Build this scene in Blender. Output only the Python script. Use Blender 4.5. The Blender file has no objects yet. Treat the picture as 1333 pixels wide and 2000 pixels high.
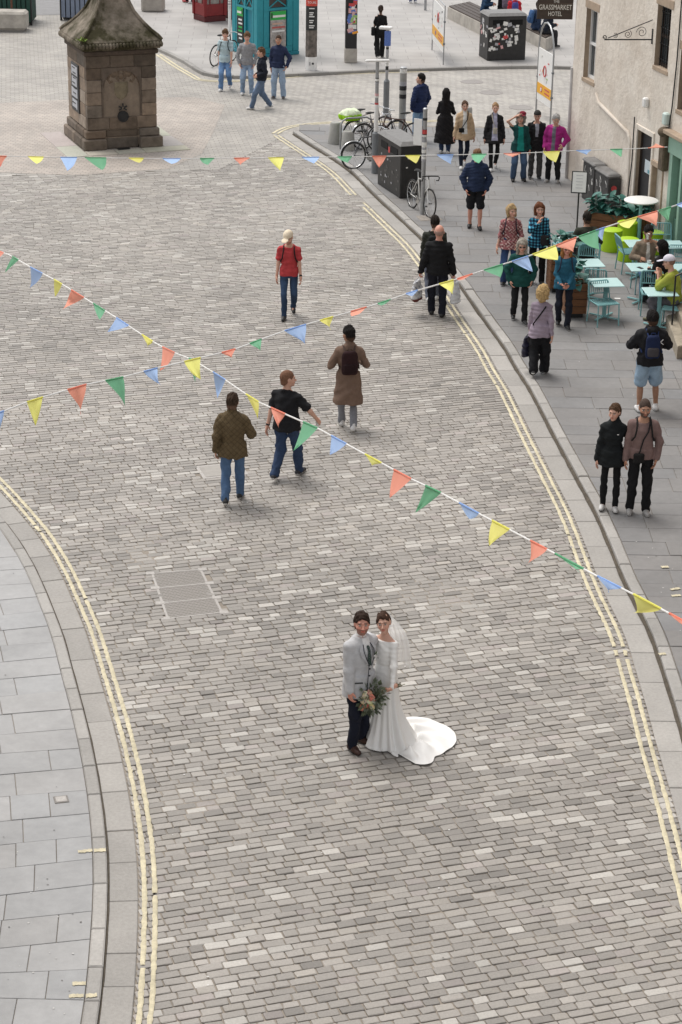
import bpy, bmesh, math, random
import numpy as np
from mathutils import Vector, Matrix
from math import sin, cos, pi, radians as R

SC = bpy.context.scene
COL = SC.collection
rnd = random.Random(7)
rng = np.random.default_rng(7)

# ---------------------------------------------------------------- camera
F_PX, PITCH, CAM_H, ROLL = 4200.0, R(22.0), 12.6, R(1.0)
cam_d = bpy.data.cameras.new('camera')
cam = bpy.data.objects.new('camera', cam_d); COL.objects.link(cam); SC.camera = cam
cam_d.sensor_fit = 'VERTICAL'; cam_d.sensor_height = 36.0; cam_d.lens = 36.0*F_PX/2000.0
cam_d.clip_start = 0.5; cam_d.clip_end = 2000
_f = Vector((0, cos(PITCH), -sin(PITCH))); _r0 = Vector((1, 0, 0)); _u0 = Vector((0, sin(PITCH), cos(PITCH)))
_r = _r0*cos(ROLL)+_u0*sin(ROLL); _u = -_r0*sin(ROLL)+_u0*cos(ROLL)
cam.matrix_world = Matrix(((_r.x, _u.x, -_f.x, 0), (_r.y, _u.y, -_f.y, 0), (_r.z, _u.z, -_f.z, CAM_H), (0, 0, 0, 1)))
CAM = Vector((0, 0, CAM_H))

# ---------------------------------------------------------------- sky, sun, exposure (an overcast day)
SUN_EL, SUN_AZ = R(64), R(-42)
w = bpy.data.worlds.new('World'); SC.world = w; w.use_nodes = True
nt = w.node_tree; nt.nodes.clear()
sky = nt.nodes.new('ShaderNodeTexSky'); sky.sky_type = 'NISHITA'; sky.sun_disc = False
sky.sun_elevation = SUN_EL; sky.sun_rotation = SUN_AZ; sky.dust_density = 1.0; sky.air_density = 1.0
hs = nt.nodes.new('ShaderNodeHueSaturation'); hs.inputs['Saturation'].default_value = 0.125
bg = nt.nodes.new('ShaderNodeBackground'); bg.inputs['Strength'].default_value = 0.125
wo = nt.nodes.new('ShaderNodeOutputWorld')
nt.links.new(sky.outputs[0], hs.inputs['Color']); nt.links.new(hs.outputs[0], bg.inputs['Color']); nt.links.new(bg.outputs[0], wo.inputs['Surface'])
sl = bpy.data.lights.new('sun', 'SUN'); sl.energy = 1.5; sl.angle = R(32); sl.color = (1.0, 0.955, 0.895)
so = bpy.data.objects.new('sun', sl); COL.objects.link(so)
_sd = Vector((sin(SUN_AZ)*cos(SUN_EL), cos(SUN_AZ)*cos(SUN_EL), sin(SUN_EL)))
so.rotation_euler = _sd.to_track_quat('Z', 'Y').to_euler(); so.location = _sd*60
SC.view_settings.view_transform = 'Standard'; SC.view_settings.look = 'None'
SC.view_settings.exposure = 0.86; SC.view_settings.gamma = 1.0
try: SC.view_settings.use_curve_mapping = False
except Exception: pass

# ---------------------------------------------------------------- helpers
def ray(px, py):
    return (_f*F_PX + _r*(px-666.5) - _u*(py-1000.0)).normalized()
def G(px, py, z=0.0):
    d = ray(px, py); t = (z-CAM_H)/d.z
    return CAM+d*t
def plane_hit(px, py, p0, n):
    d = ray(px, py); t = (p0-CAM).dot(n)/d.dot(n)
    return CAM+d*t
def project(p):
    v = Vector(p)-CAM; k = v.dot(_f)
    return (666.5+F_PX*v.dot(_r)/k, 1000-F_PX*v.dot(_u)/k, k)
def tag(o, label=None, cat=None, group=None, kind=None):
    if label: o['label'] = label
    if cat: o['category'] = cat
    if group: o['group'] = group
    if kind: o['kind'] = kind
    return o
def empty(name, loc=(0, 0, 0), rz=0.0, label=None, cat=None, group=None, kind=None):
    o = bpy.data.objects.new(name, None); COL.objects.link(o)
    o.location = loc; o.rotation_euler = (0, 0, rz); o.empty_display_size = 0.2
    return tag(o, label, cat, group, kind)
def copy_tree(o, parent=None):
    c = o.copy(); COL.objects.link(c); c.parent = parent
    for ch in o.children: copy_tree(ch, c)
    return c
def srgb(r, g, b):
    f = lambda c: ((c/255+0.055)/1.055)**2.4 if c > 10 else c/255/12.92
    return (f(r), f(g), f(b))

_mats = {}
def mat(name, col=(.5, .5, .5), rough=.7, var=.12, scale=6., bump=0., bscale=60., metal=0., attr=False, spec=.4, obj=False, stretch=None, detail=4., trans=0., alpha=1., var2=0., scale2=.6, emit=0.):
    if name in _mats: return _mats[name]
    m = bpy.data.materials.new(name); m.use_nodes = True; _mats[name] = m
    t = m.node_tree; N = t.nodes; L = t.links; b = N['Principled BSDF']
    b.inputs['Roughness'].default_value = rough; b.inputs['Metallic'].default_value = metal
    b.inputs['Specular IOR Level'].default_value = spec
    if obj: co = N.new('ShaderNodeTexCoord').outputs['Object']
    else: co = N.new('ShaderNodeNewGeometry').outputs['Position']
    if stretch:
        mp = N.new('ShaderNodeMapping'); mp.inputs['Scale'].default_value = stretch; L.new(co, mp.inputs[0]); co = mp.outputs[0]
    if attr:
        a = N.new('ShaderNodeAttribute'); a.attribute_name = 'Col'; c = a.outputs['Color']
    else:
        a = N.new('ShaderNodeRGB'); a.outputs[0].default_value = (*col, 1); c = a.outputs[0]
    def vary(c, v, s):
        n = N.new('ShaderNodeTexNoise'); n.inputs['Scale'].default_value = s; n.inputs['Detail'].default_value = detail; n.inputs['Roughness'].default_value = .65
        L.new(co, n.inputs['Vector'])
        mr = N.new('ShaderNodeMapRange'); mr.inputs['From Min'].default_value = .25; mr.inputs['From Max'].default_value = .75
        mr.inputs['To Min'].default_value = 1-v; mr.inputs['To Max'].default_value = 1+v; L.new(n.outputs[0], mr.inputs[0])
        h = N.new('ShaderNodeHueSaturation'); L.new(c, h.inputs['Color']); L.new(mr.outputs[0], h.inputs['Value'])
        return h.outputs[0]
    if var: c = vary(c, var, scale)
    if var2: c = vary(c, var2, scale2)
    L.new(c, b.inputs['Base Color'])
    if emit:
        L.new(c, b.inputs['Emission Color']); b.inputs['Emission Strength'].default_value = emit
    if bump:
        n = N.new('ShaderNodeTexNoise'); n.inputs['Scale'].default_value = bscale; n.inputs['Detail'].default_value = 5
        L.new(co, n.inputs['Vector'])
        bp = N.new('ShaderNodeBump'); bp.inputs['Strength'].default_value = min(1., bump); bp.inputs['Distance'].default_value = .01*max(1., bump)
        L.new(n.outputs[0], bp.inputs['Height']); L.new(bp.outputs[0], b.inputs['Normal'])
    if alpha < 1: b.inputs['Alpha'].default_value = alpha
    if trans: b.inputs['Transmission Weight'].default_value = trans
    return m

class MB:
    """collects shapes, links them as ONE mesh object"""
    def __init__(s): s.v = []; s.f = []; s.m = []; s.c = []; s.k = 0; s.col = (1, 1, 1)
    def add(s, vs, fs):
        o = len(s.v); s.v += [tuple(p) for p in vs]; s.c += [s.col]*len(vs)
        s.f += [tuple(i+o for i in f) for f in fs]; s.m += [s.k]*len(fs); return s
    def box(s, c, d, rz=0., bev=0., rot=None):
        x, y, z = d[0]/2, d[1]/2, d[2]/2
        M = rot if rot is not None else Matrix.Rotation(rz, 3, 'Z'); c = Vector(c)
        if not bev:
            vs = [M @ Vector((sx*x, sy*y, sz*z))+c for sx in (-1, 1) for sy in (-1, 1) for sz in (-1, 1)]
            return s.add(vs, [(0, 1, 3, 2), (4, 6, 7, 5), (0, 4, 5, 1), (2, 3, 7, 6), (0, 2, 6, 4), (1, 5, 7, 3)])
        b = min(bev, x*.9, y*.9, z*.9); vs = []
        ring = lambda a, e, h: [(a-e, -y+0*e, h)]
        def rect(ix, iy, cx, h):   # 8-gon
            return [(ix-cx, -iy, h), (ix, -iy+cx, h), (ix, iy-cx, h), (ix-cx, iy, h), (-ix+cx, iy, h), (-ix, iy-cx, h), (-ix, -iy+cx, h), (-ix+cx, -iy, h)]
        L = rect(x-b, y-b, b*.3, -z)+rect(x, y, b, -z+b)+rect(x, y, b, z-b)+rect(x-b, y-b, b*.3, z)
        vs = [M @ Vector(p)+c for p in L]; fs = [tuple(range(7, -1, -1)), tuple(range(24, 32))]
        for k in range(3):
            for i in range(8): j = (i+1) % 8; fs.append((k*8+i, k*8+j, k*8+8+j, k*8+8+i))
        return s.add(vs, fs)
    def cyl(s, a, b, r0, r1=None, n=12, cap=True):
        a, b = Vector(a), Vector(b); r1 = r0 if r1 is None else r1
        d = (b-a); q = d.to_track_quat('Z', 'X').to_matrix()
        vs = []
        for p, r in ((a, r0), (b, r1)):
            for i in range(n): t = 2*pi*i/n; vs.append(p+q @ Vector((r*cos(t), r*sin(t), 0)))
        fs = [(i, (i+1) % n, n+(i+1) % n, n+i) for i in range(n)]
        if cap: fs += [tuple(range(n-1, -1, -1)), tuple(range(n, 2*n))]
        return s.add(vs, fs)
    def tube(s, pts, r, n=8, closed=False):
        pts = [Vector(p) for p in pts]; m = len(pts); vs = []; up = None
        for i, p in enumerate(pts):
            a = pts[(i-1) % m] if (closed or i > 0) else p; b = pts[(i+1) % m] if (closed or i < m-1) else p
            d = (b-a).normalized()
            if up is None: up = Vector((0, 0, 1)) if abs(d.z) < .9 else Vector((1, 0, 0))
            x = d.cross(up).normalized(); y = x.cross(d).normalized(); up = y
            rr = r[i] if isinstance(r, (list, tuple)) else r
            for k in range(n): t = 2*pi*k/n; vs.append(p+x*(rr*cos(t))+y*(rr*sin(t)))
        fs = []
        for i in range(m if closed else m-1):
            j = (i+1) % m
            for k in range(n): l = (k+1) % n; fs.append((i*n+k, i*n+l, j*n+l, j*n+k))
        if not closed: fs += [tuple(range(n-1, -1, -1)), tuple(range((m-1)*n, m*n))]
        return s.add(vs, fs)
    def lathe(s, prof, c=(0, 0, 0), n=24, M=None):
        c = Vector(c); vs = []
        for r, z in prof:
            for i in range(n):
                t = 2*pi*i/n; p = Vector((r*cos(t), r*sin(t), z)); vs.append((M @ p if M else p)+c)
        m = len(prof); fs = []
        for k in range(m-1):
            for i in range(n): j = (i+1) % n; fs.append((k*n+i, k*n+j, k*n+n+j, k*n+n+i))
        fs += [tuple(range(n-1, -1, -1)), tuple(range((m-1)*n, m*n))]
        return s.add(vs, fs)
    def ell(s, c, r, nu=12, nv=8, M=None):
        c = Vector(c); vs = []; fs = []
        for j in range(nv+1):
            ph = pi*j/nv
            for i in range(nu):
                t = 2*pi*i/nu; p = Vector((r[0]*sin(ph)*cos(t), r[1]*sin(ph)*sin(t), -r[2]*cos(ph))); vs.append((M @ p if M else p)+c)
        for j in range(nv):
            for i in range(nu): k = (i+1) % nu; fs.append((j*nu+i, j*nu+k, j*nu+nu+k, j*nu+nu+i))
        return s.add(vs, fs)
    def prism(s, poly, z0, z1, bev=0., jz=None):
        """vertical prism over an xy polygon, bevelled top edge"""
        n = len(poly); P = [Vector((p[0], p[1])) for p in poly]
        ar = sum(P[i].x*P[(i+1) % n].y-P[(i+1) % n].x*P[i].y for i in range(n))
        if ar < 0: P.reverse()
        z1s = [z1+(jz(p) if jz else 0) for p in P]
        vs = [(p.x, p.y, z0) for p in P]; fs = []
        if bev:
            c = sum(P, Vector((0, 0)))/n; I = []
            for i in range(n):
                a, b, d = P[i-1], P[i], P[(i+1) % n]
                e1 = (b-a).normalized() if (b-a).length > 1e-6 else Vector((1, 0)); e2 = (d-b).normalized() if (d-b).length > 1e-6 else e1
                nn = Vector((-(e1.y+e2.y), e1.x+e2.x)); nn = nn.normalized() if nn.length > 1e-6 else Vector((0, 0))
                I.append(b+nn*bev*1.3)
            vs += [(p.x, p.y, z-bev) for p, z in zip(P, z1s)]+[(p.x, p.y, z) for p, z in zip(I, z1s)]; k = 2
        else: vs += [(p.x, p.y, z) for p, z in zip(P, z1s)]; k = 1
        for q in range(k):
            for i in range(n): j = (i+1) % n; fs.append((q*n+i, q*n+j, q*n+n+j, q*n+n+i))
        fs.append(tuple(range(k*n, k*n+n)))
        return s.add(vs, fs)
    def sheet(s, poly, z):
        P = [(p[0], p[1], z) for p in poly]; n = len(P)
        if sum(P[i][0]*P[(i+1) % n][1]-P[(i+1) % n][0]*P[i][1] for i in range(n)) < 0: P.reverse()
        return s.add(P, [tuple(range(n))])
    def quad(s, a, b, c, d): return s.add([a, b, c, d], [(0, 1, 2, 3)])
    def build(s, name, mats, parent=None, smooth=False, loc=None, rz=0., col=False):
        me = bpy.data.meshes.new(name); me.from_pydata(s.v, [], s.f)
        for m in (mats if isinstance(mats, (list, tuple)) else [mats]): me.materials.append(m)
        if len(me.materials) > 1: me.polygons.foreach_set('material_index', s.m)
        if smooth: me.polygons.foreach_set('use_smooth', [True]*len(s.f)); me.set_sharp_from_angle(angle=R(40))
        if col:
            a = me.color_attributes.new('Col', 'FLOAT_COLOR', 'POINT')
            a.data.foreach_set('color', np.array([(*c, 1) for c in s.c], dtype=np.float32).ravel())
        me.update()
        o = bpy.data.objects.new(name, me); COL.objects.link(o); o.parent = parent
        if loc is not None: o.location = loc
        o.rotation_euler = (0, 0, rz)
        return o

def np_mesh(name, V, Fc, mats, parent=None, col=None, smooth=True, fm=None):
    """V (n,3), Fc (m,4) quads"""
    me = bpy.data.meshes.new(name); n = len(V); m, k = Fc.shape
    me.vertices.add(n); me.vertices.foreach_set('co', np.ascontiguousarray(V, np.float32).ravel())
    me.loops.add(m*k); me.loops.foreach_set('vertex_index', Fc.astype(np.int32).ravel())
    me.polygons.add(m); me.polygons.foreach_set('loop_start', np.arange(0, m*k, k, dtype=np.int32))
    try: me.polygons.foreach_set('loop_total', np.full(m, k, np.int32))
    except Exception: pass
    for mm in (mats if isinstance(mats, (list, tuple)) else [mats]): me.materials.append(mm)
    me.polygons.foreach_set('use_smooth', np.full(m, smooth))
    if fm is not None: me.polygons.foreach_set('material_index', fm.astype(np.int32))
    if col is not None:
        a = me.color_attributes.new('Col', 'FLOAT_COLOR', 'POINT')
        a.data.foreach_set('color', np.concatenate([col, np.ones((n, 1))], 1).astype(np.float32).ravel())
    me.update(calc_edges=True); me.validate()
    o = bpy.data.objects.new(name, me); COL.objects.link(o); o.parent = parent
    return o

def text_mesh(body, size, depth=.004):
    cu = bpy.data.curves.new('txt', 'FONT'); cu.body = body; cu.size = size; cu.extrude = depth
    cu.align_x = 'CENTER'; cu.align_y = 'CENTER'; cu.resolution_u = 2
    o = bpy.data.objects.new('txt', cu); COL.objects.link(o)
    dg = bpy.context.evaluated_depsgraph_get(); me = bpy.data.meshes.new_from_object(o.evaluated_get(dg))
    bpy.data.objects.remove(o); bpy.data.curves.remove(cu)
    return me
def lettering(body, size, M, material, parent, name='lettering', sx=1., bold=0.):
    me = text_mesh(body, size); me.transform(Matrix.Diagonal((sx, 1, 1, 1))); me.transform(M); me.materials.clear(); me.materials.append(material)
    o = bpy.data.objects.new(name, me); COL.objects.link(o); o.parent = parent
    return o

def curve(pts, step=.1):
    """Catmull-Rom through ground points, resampled by length"""
    P = [Vector((p[0], p[1])) for p in pts]; P = [P[0]*2-P[1]]+P+[P[-1]*2-P[-2]]; out = []
    for i in range(1, len(P)-2):
        a, b, c, d = P[i-1:i+3]
        for k in range(24):
            t = k/24; out.append(.5*((2*b)+(c-a)*t+(2*a-5*b+4*c-d)*t*t+(3*b-a-3*c+d)*t**3))
    out.append(P[-2])
    A = np.array([(p.x, p.y) for p in out]); s = np.r_[0, np.cumsum(np.hypot(*np.diff(A, axis=0).T))]
    n = max(2, int(s[-1]/step)); q = np.linspace(0, s[-1], n+1)
    return np.stack([np.interp(q, s, A[:, 0]), np.interp(q, s, A[:, 1])], 1)
def smooth_curve(C, k=9):
    P = np.pad(C, ((k, k), (0, 0)), mode='reflect', reflect_type='odd'); ker = np.ones(2*k+1)/(2*k+1)
    return np.stack([np.convolve(P[:, i], ker, 'valid') for i in (0, 1)], 1)
def offset(C, d):
    T = np.gradient(C, axis=0); T /= np.linalg.norm(T, axis=1)[:, None]
    return C+np.stack([-T[:, 1], T[:, 0]], 1)*d     # left of travel for d>0
def snoise(x, y, seed=0, f=1.):
    r = np.random.default_rng(seed); s = 0
    for k in range(6):
        a, b, c = r.uniform(-1, 1, 3); g = f*(.6+.5*k); t = a*7
        s = s+np.sin((x*cos(t)+y*sin(t))*g+b*9+1.3*np.sin((y*cos(t)-x*sin(t))*g*.7+c*9))/(1+.35*k)
    return s/3
def view_size(c, r):
    x, y, k = project(c)
    if -20 < x < 1353 and -20 < y < 2020 and k > 0: return r*F_PX/k
    return 0
def pieces(parent, name, items, material, limit=300, stuff='rest'):
    """items: (centre, radius, MB with colour set); the ones largest in view become parts, the rest one part of kind stuff"""
    order = sorted(range(len(items)), key=lambda i: -view_size(items[i][0], items[i][1]))
    big = MB()
    for n, i in enumerate(order):
        c, r, mb = items[i]
        if n < limit and view_size(c, r) > 0:
            c = Vector(c); mb.v = [(p[0]-c.x, p[1]-c.y, p[2]-c.z) for p in mb.v]
            mb.build(name, material, parent, loc=c, col=True)
        else:
            o = len(big.v); big.v += mb.v; big.c += mb.c; big.f += [tuple(q+o for q in f) for f in mb.f]; big.m += mb.m
    if big.v:
        o = big.build(stuff, material, parent, col=True); o['kind'] = 'stuff'
# ================================================================ THE GROUND
KR, KL = .10, .045          # kerb heights, right and left
M_dirt = mat('dirt', (.20, .185, .165), .95, .25, 1.2, .6, 90)
M_joint = mat('joint_filler', (.262, .228, .19), .95, .22, 2.0, .5, 140, var2=.15, scale2=.35)
M_sett = mat('sett_stone', attr=True, rough=.62, var=.13, scale=38., bump=.35, bscale=120., spec=.45, var2=.10, scale2=.5)
M_flag = mat('flag_stone', attr=True, rough=.7, var=.08, scale=9., bump=.2, bscale=120., spec=.4, var2=.16, scale2=.7)
M_kerb = mat('kerb_stone', attr=True, rough=.8, var=.13, scale=24., bump=.5, bscale=110., spec=.35, var2=.12, scale2=.8)
M_paint = mat('yellow_paint', (.54, .485, .345), .85, .22, 14., .4, 140, var2=.18, scale2=2.2)

g = MB(); g.sheet([(-400, -60), (400, -60), (400, 700), (-400, 700)], -.03)
tag(g.build('ground', M_dirt), kind='structure')

# edge curves, bottom of the view to the far end (ground metres)
def gpts(L, z=0): return [G(x, y, z) for x, y in L]
LG = smooth_curve(curve(gpts([(236, 2120), (253, 2040), (260, 1985), (264, 1945), (267, 1880), (271, 1800), (271, 1720), (267, 1655), (256, 1570), (243, 1500), (224, 1420), (207, 1360), (190, 1305), (172, 1240), (155, 1200), (138, 1160), (118, 1115), (88, 1065), (64, 1030), (37, 1000), (0, 958), (-60, 900), (-140, 830), (-260, 740), (-420, 640)])), 6)
RK = smooth_curve(curve(gpts([(1535, 2120), (1500, 2000), (1466, 1880), (1428, 1750), (1398, 1645), (1362, 1525), (1331, 1430), (1320, 1385), (1302, 1335), (1285, 1277), (1265, 1225), (1235, 1170), (1212, 1120), (1185, 1052), (1162, 1000), (1144, 967), (1125, 932), (1087, 862), (1032, 756), (1013, 730), (989, 686), (963, 650), (934, 610), (904, 566), (870, 522), (836, 480), (800, 446), (770, 418), (728, 379), (686, 337), (644, 308), (612, 288), (572, 262)])), 6)
LGi = offset(LG, .33)        # gutter / kerb joint on the left side
LKi = offset(LG, .33+.16)    # kerb / flags joint
RGi = offset(RK, .36)        # sett / gutter joint on the right side
RKb = offset(RK, -.17)       # kerb / flags joint on the right

# ---- the cobbled carriageway
road_poly = [tuple(p) for p in LG]+[tuple(G(-60, 345))[:2], tuple(G(430, 330))[:2], tuple(G(555, 266))[:2]]+[tuple(p) for p in RGi[::-1]]
road = MB()
_hp = [(-30, 8), (30, 8), (30, 62), (-30, 62)]
road.sheet(_hp, -.0155)
road_o = tag(road.build('cobbled_road', M_joint), kind='structure')
RP = np.array(road_poly)
_a = G(590, 1930); _b = G(790, 1895); ROWD = np.array([_b.x-_a.x, _b.y-_a.y]); ROWD /= np.linalg.norm(ROWD); ROWN = np.array([-ROWD[1], ROWD[0]])
def row_spans(poly, off):
    """stretches (t0,t1) of the line p = t*ROWD + off*ROWN that lie inside poly"""
    s = poly @ ROWN-off; t = poly @ ROWD; ts = []
    for i in range(len(poly)):
        j = (i+1) % len(poly)
        if (s[i] < 0) != (s[j] < 0): ts.append(t[i]+(t[j]-t[i])*s[i]/(s[i]-s[j]))
    ts.sort(); return list(zip(ts[::2], ts[1::2]))
# sunk metal covers keep setts away from them
COVER1 = [G(*p) for p in ((298, 1120), (392, 1112), (434, 1196), (328, 1208))]
COVER2 = [G(*p) for p in ((381, 910), (468, 902), (486, 926), (398, 935))]
def in_quad(p, Q):
    s = [(Q[(i+1) % 4].x-Q[i].x)*(p[1]-Q[i].y)-(Q[(i+1) % 4].y-Q[i].y)*(p[0]-Q[i].x) for i in range(4)]
    return all(v >= 0 for v in s) or all(v <= 0 for v in s)
items = []; far_items = MB()
offs = RP @ ROWN; o0, o1 = offs.min(), offs.max(); off = o0+.03; row = 0
def sett_col(x, y):
    n = float(snoise(x, y, 3, .45)); n2 = float(snoise(x, y, 5, 1.3)); u = rnd.random()
    v = .280+.032*n+.018*n2+rnd.gauss(0, .028)
    pale = .04+.13*max(0, n2)+.10*max(0, float(snoise(x, y, 11, .6)))
    if u < pale: v = rnd.uniform(.34, .45); return (v, v*.945, v*.865)
    if u < pale+.10: return (v*1.10, v*1.01, v*.90)
    if u < pale+.14: return (v*1.08, v*.97, v*.90)
    if u < pale+.22: v *= .80
    return (v*1.045, v*.965, v*.875)
while off < o1-.03:
    w_ = .120+rnd.uniform(-.009, .010); rj = rnd.uniform(-.004, .004)
    for t0, t1 in row_spans(RP, off+w_/2):
        t = t0+.004; first = True
        while t < t1-.03:
            l = rnd.choice((.17, .19, .21, .22, .235, .26))*rnd.uniform(.9, 1.1)
            if first: l *= rnd.uniform(.4, 1); first = False
            if t1-t-l < .09: l = t1-t-.004
            c = (t+l/2)*ROWD+(off+w_/2+rj)*ROWN; t += l
            x, y = float(c[0]), float(c[1]); px, py, k = project((x, y, 0))
            if px < -60 or px > 1400 or py > 2060: continue
            if in_quad((x, y), COVER1) or in_quad((x, y), COVER2): continue
            gap = rnd.uniform(.008, .018); a, b = (l-gap)/2, (w_-rnd.uniform(.009, .017))/2
            dz = (rnd.gauss(0, .0028)+.003*float(snoise(x, y, 9, 3.)))*(1 if y < 30 else .5); tx, ty = rnd.gauss(0, .016), rnd.gauss(0, .022)
            near = y < 36
            if not near: gap *= .5; a = (l-gap)/2; b = (w_-rnd.uniform(.020, .028))/2; tx *= .3; ty *= .3
            mb = MB(); mb.col = sett_col(x, y)
            j = lambda s=.004: rnd.uniform(-s, s)
            if near:
                ch = [rnd.uniform(.004, .015) for _ in range(4)]
                def ring(ins, z):
                    A, B = a-ins, b-ins; q = []
                    for (sx, sy), cc in zip(((1, -1), (1, 1), (-1, 1), (-1, -1)), ch):
                        p1 = (sx*(A-cc), sy*B); p2 = (sx*A, sy*(B-cc)); q += [p1, p2] if sx*sy < 0 else [p2, p1]
                    return [(p[0]+j(), p[1]+j(.003), z+tx*p[0]+ty*p[1]) for p in q]
                L_ = ring(0, -.03)+ring(0, dz-.007)+ring(.003, dz-.0025)+ring(.009, dz)
                fs = [tuple(range(24, 32))]
                for q in range(3):
                    for i in range(8): i2 = (i+1) % 8; fs.append((q*8+i, q*8+i2, q*8+8+i2, q*8+8+i))
            else:
                L_ = []
                for ins, z in ((0, -.025), (0, dz-.005), (.008, dz)):
                    L_ += [(sx*(a-ins)+j(), sy*(b-ins)+j(.002), z+tx*sx*a+ty*sy*b) for sx, sy in ((1, -1), (1, 1), (-1, 1), (-1, -1))]
                fs = [(8, 9, 10, 11)]+[(q*4+i, q*4+(i+1) % 4, q*4+4+(i+1) % 4, q*4+4+i) for q in (0, 1) for i in range(4)]
            mb.add([(x+p[0]*ROWD[0]+p[1]*ROWN[0], y+p[0]*ROWD[1]+p[1]*ROWN[1], p[2]) for p in L_], fs)
            if y < 24: items.append(((x, y, 0), l/2, mb))
            else:
                o_ = len(far_items.v); far_items.v += mb.v; far_items.c += mb.c; far_items.f += [tuple(q+o_ for q in f) for f in mb.f]; far_items.m += mb.m
    off += w_; row += 1
for mb in (far_items,): items.append(((0, 500, 0), .01, mb))
pieces(road_o, 'sett', items, M_sett, 300, 'far_setts')

# ---- kerbs, gutters
def stones(Ca, Cb, z0, z1, lo, hi, colf, bev=.008, dish=0., jz=.003, gap=.006):
    out = []; n = len(Ca); i = 0
    S = np.r_[0, np.cumsum(np.hypot(*np.diff(Ca, axis=0).T))]
    while i < n-3:
        L_ = rnd.uniform(lo, hi); k = int(np.searchsorted(S, S[i]+L_)); k = min(k, n-1)
        if n-1-k < 4: k = n-1
        sub = sorted(set([i, (i+k)//2, k]))
        ta = (Ca[min(i+1, n-1)]-Ca[i]); ta = ta/np.linalg.norm(ta)*gap
        A = [Ca[q].copy() for q in sub]; B = [Cb[q].copy() for q in sub]
        A[0] = A[0]+ta; B[0] = B[0]+ta; A[-1] = A[-1]-ta; B[-1] = B[-1]-ta
        for q in range(len(A)):     # joint between neighbouring rows
            m_ = (B[q]-A[q]); m_ = m_/np.linalg.norm(m_)*.004; A[q] = A[q]+m_; B[q] = B[q]-m_
        mid = (A[0]+B[-1])/2; dz = rnd.gauss(0, jz); tl = rnd.gauss(0, jz*1.5)
        mb = MB(); mb.col = colf(mid[0], mid[1])
        mb.prism(A+B[::-1], z0, z1+dz, bev)
        out.append(((mid[0], mid[1], z1), L_/2, mb)); i = k
    return out
def gcol(x, y):
    v = .325+.03*float(snoise(x, y, 21, 1.))+rnd.gauss(0, .018); return (v*1.025, v*.972, v*.905)
def kcol(x, y):
    v = .325+rnd.gauss(0, .025); return (v*1.02, v*.975, v*.915)
gut = tag(empty('gutter'), kind='structure'); pieces(gut, 'gutter_stone', stones(LG, LGi, -.03, .0, .55, 1.05, gcol)+stones(RGi, RK, -.03, .0, .7, 1.1, gcol), M_kerb)
ker = tag(empty('kerb'), kind='structure'); pieces(ker, 'kerb_stone', stones(LGi, LKi, -.03, KL, .5, 1.0, kcol, .014)+stones(RK, RKb, -.03, KR, .55, 1.1, kcol, .016, jz=.005), M_kerb)

# ---- flagstones
def fcol(x, y, c=(.40, .395, .39)):
    v = 1+.05*float(snoise(x, y, 31, .8))+rnd.gauss(0, .03); t = rnd.gauss(0, .002)
    return (c[0]*v+t, c[1]*v, c[2]*v-t)
bedL = MB(); bedL.prism([tuple(p) for p in LKi]+[(-14, 30), (-14, 12)], -.028, KL-.014)
pavL = tag(bedL.build('pavement_left', M_joint), kind='structure')
rowsL = [(950, 935, 16), (975, 958, 22)]
_rl = [((0, 1031), (0, 1030)), ((0, 1062), (22, 1059)), ((0, 1089), (36, 1087)), ((0, 1114), (52, 1111)), ((0, 1143), (66, 1139)), ((0, 1172), (76, 1165)), ((0, 1202), (88, 1193)), ((0, 1232), (98, 1222)), ((0, 1262), (106, 1254)), ((0, 1294), (113, 1283)), ((0, 1327), (121, 1316)), ((0, 1361), (130, 1349)), ((0, 1396), (138, 1385)), ((0, 1435), (148, 1423)), ((0, 1472), (157, 1461)), ((0, 1513), (164, 1499)), ((0, 1556), (170, 1543)), ((0, 1604), (178, 1588)), ((0, 1650), (183, 1632)), ((0, 1697), (184, 1677)), ((0, 1749), (184, 1727)), ((0, 1798), (183, 1779)), ((0, 1852), (183, 1833)), ((0, 1900), (175, 1893)), ((0, 1949), (163, 1953)), ((0, 2003), (158, 2012)), ((0, 2060), (154, 2074))]
fl = []
def at_edge(P, Q, C, z):
    """where the line from P through Q meets the polyline C"""
    d = np.array([Q.x-P.x, Q.y-P.y]); nrm = np.array([-d[1], d[0]]); p = np.array([P.x, P.y]); s = (C-p) @ nrm
    best = None
    for i in range(len(C)-1):
        if (s[i] < 0) != (s[i+1] < 0):
            q = C[i]+(C[i+1]-C[i])*s[i]/(s[i]-s[i+1]); u = (q-p) @ d/(d @ d)
            if best is None or abs(u-1) < abs(best[0]-1): best = (u, q)
    return best[1] if best else np.array([Q.x, Q.y])
edges = []
for (a, b) in _rl:
    P, Q = G(*a, KL), G(*b, KL)
    if (Q-P).length < .2: P, Q = G(-30, 1033, KL), G(3, 1029, KL)
    E_ = at_edge(P, Q, LKi, KL); d = np.array([Q.x-P.x, Q.y-P.y]); d /= np.linalg.norm(d); edges.append((E_, d))
for i in range(len(edges)-1):
    (E0, d0), (E1, d1) = edges[i], edges[i+1]; t = 0.
    while t < 2.6:
        l = rnd.choice((.45, .6, .62, .75, .9)) if t else rnd.uniform(.35, .95)
        q = [E0-d0*(t+.004), E0-d0*(t+l-.004), E1-d1*(t+l-.004), E1-d1*(t+.004)]
        n_ = (q[3]-q[0]); n_ = n_/np.linalg.norm(n_)*.004; q = [q[0]+n_, q[1]+n_, q[2]-n_, q[3]-n_]
        m_ = sum(q)/4; mb = MB(); mb.col = fcol(m_[0], m_[1], (.315, .312, .31))
        mb.prism([tuple(p) for p in q], -.02, KL+rnd.gauss(0, .0025), .004); fl.append(((m_[0], m_[1], KL), l/2, mb)); t += l
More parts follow.
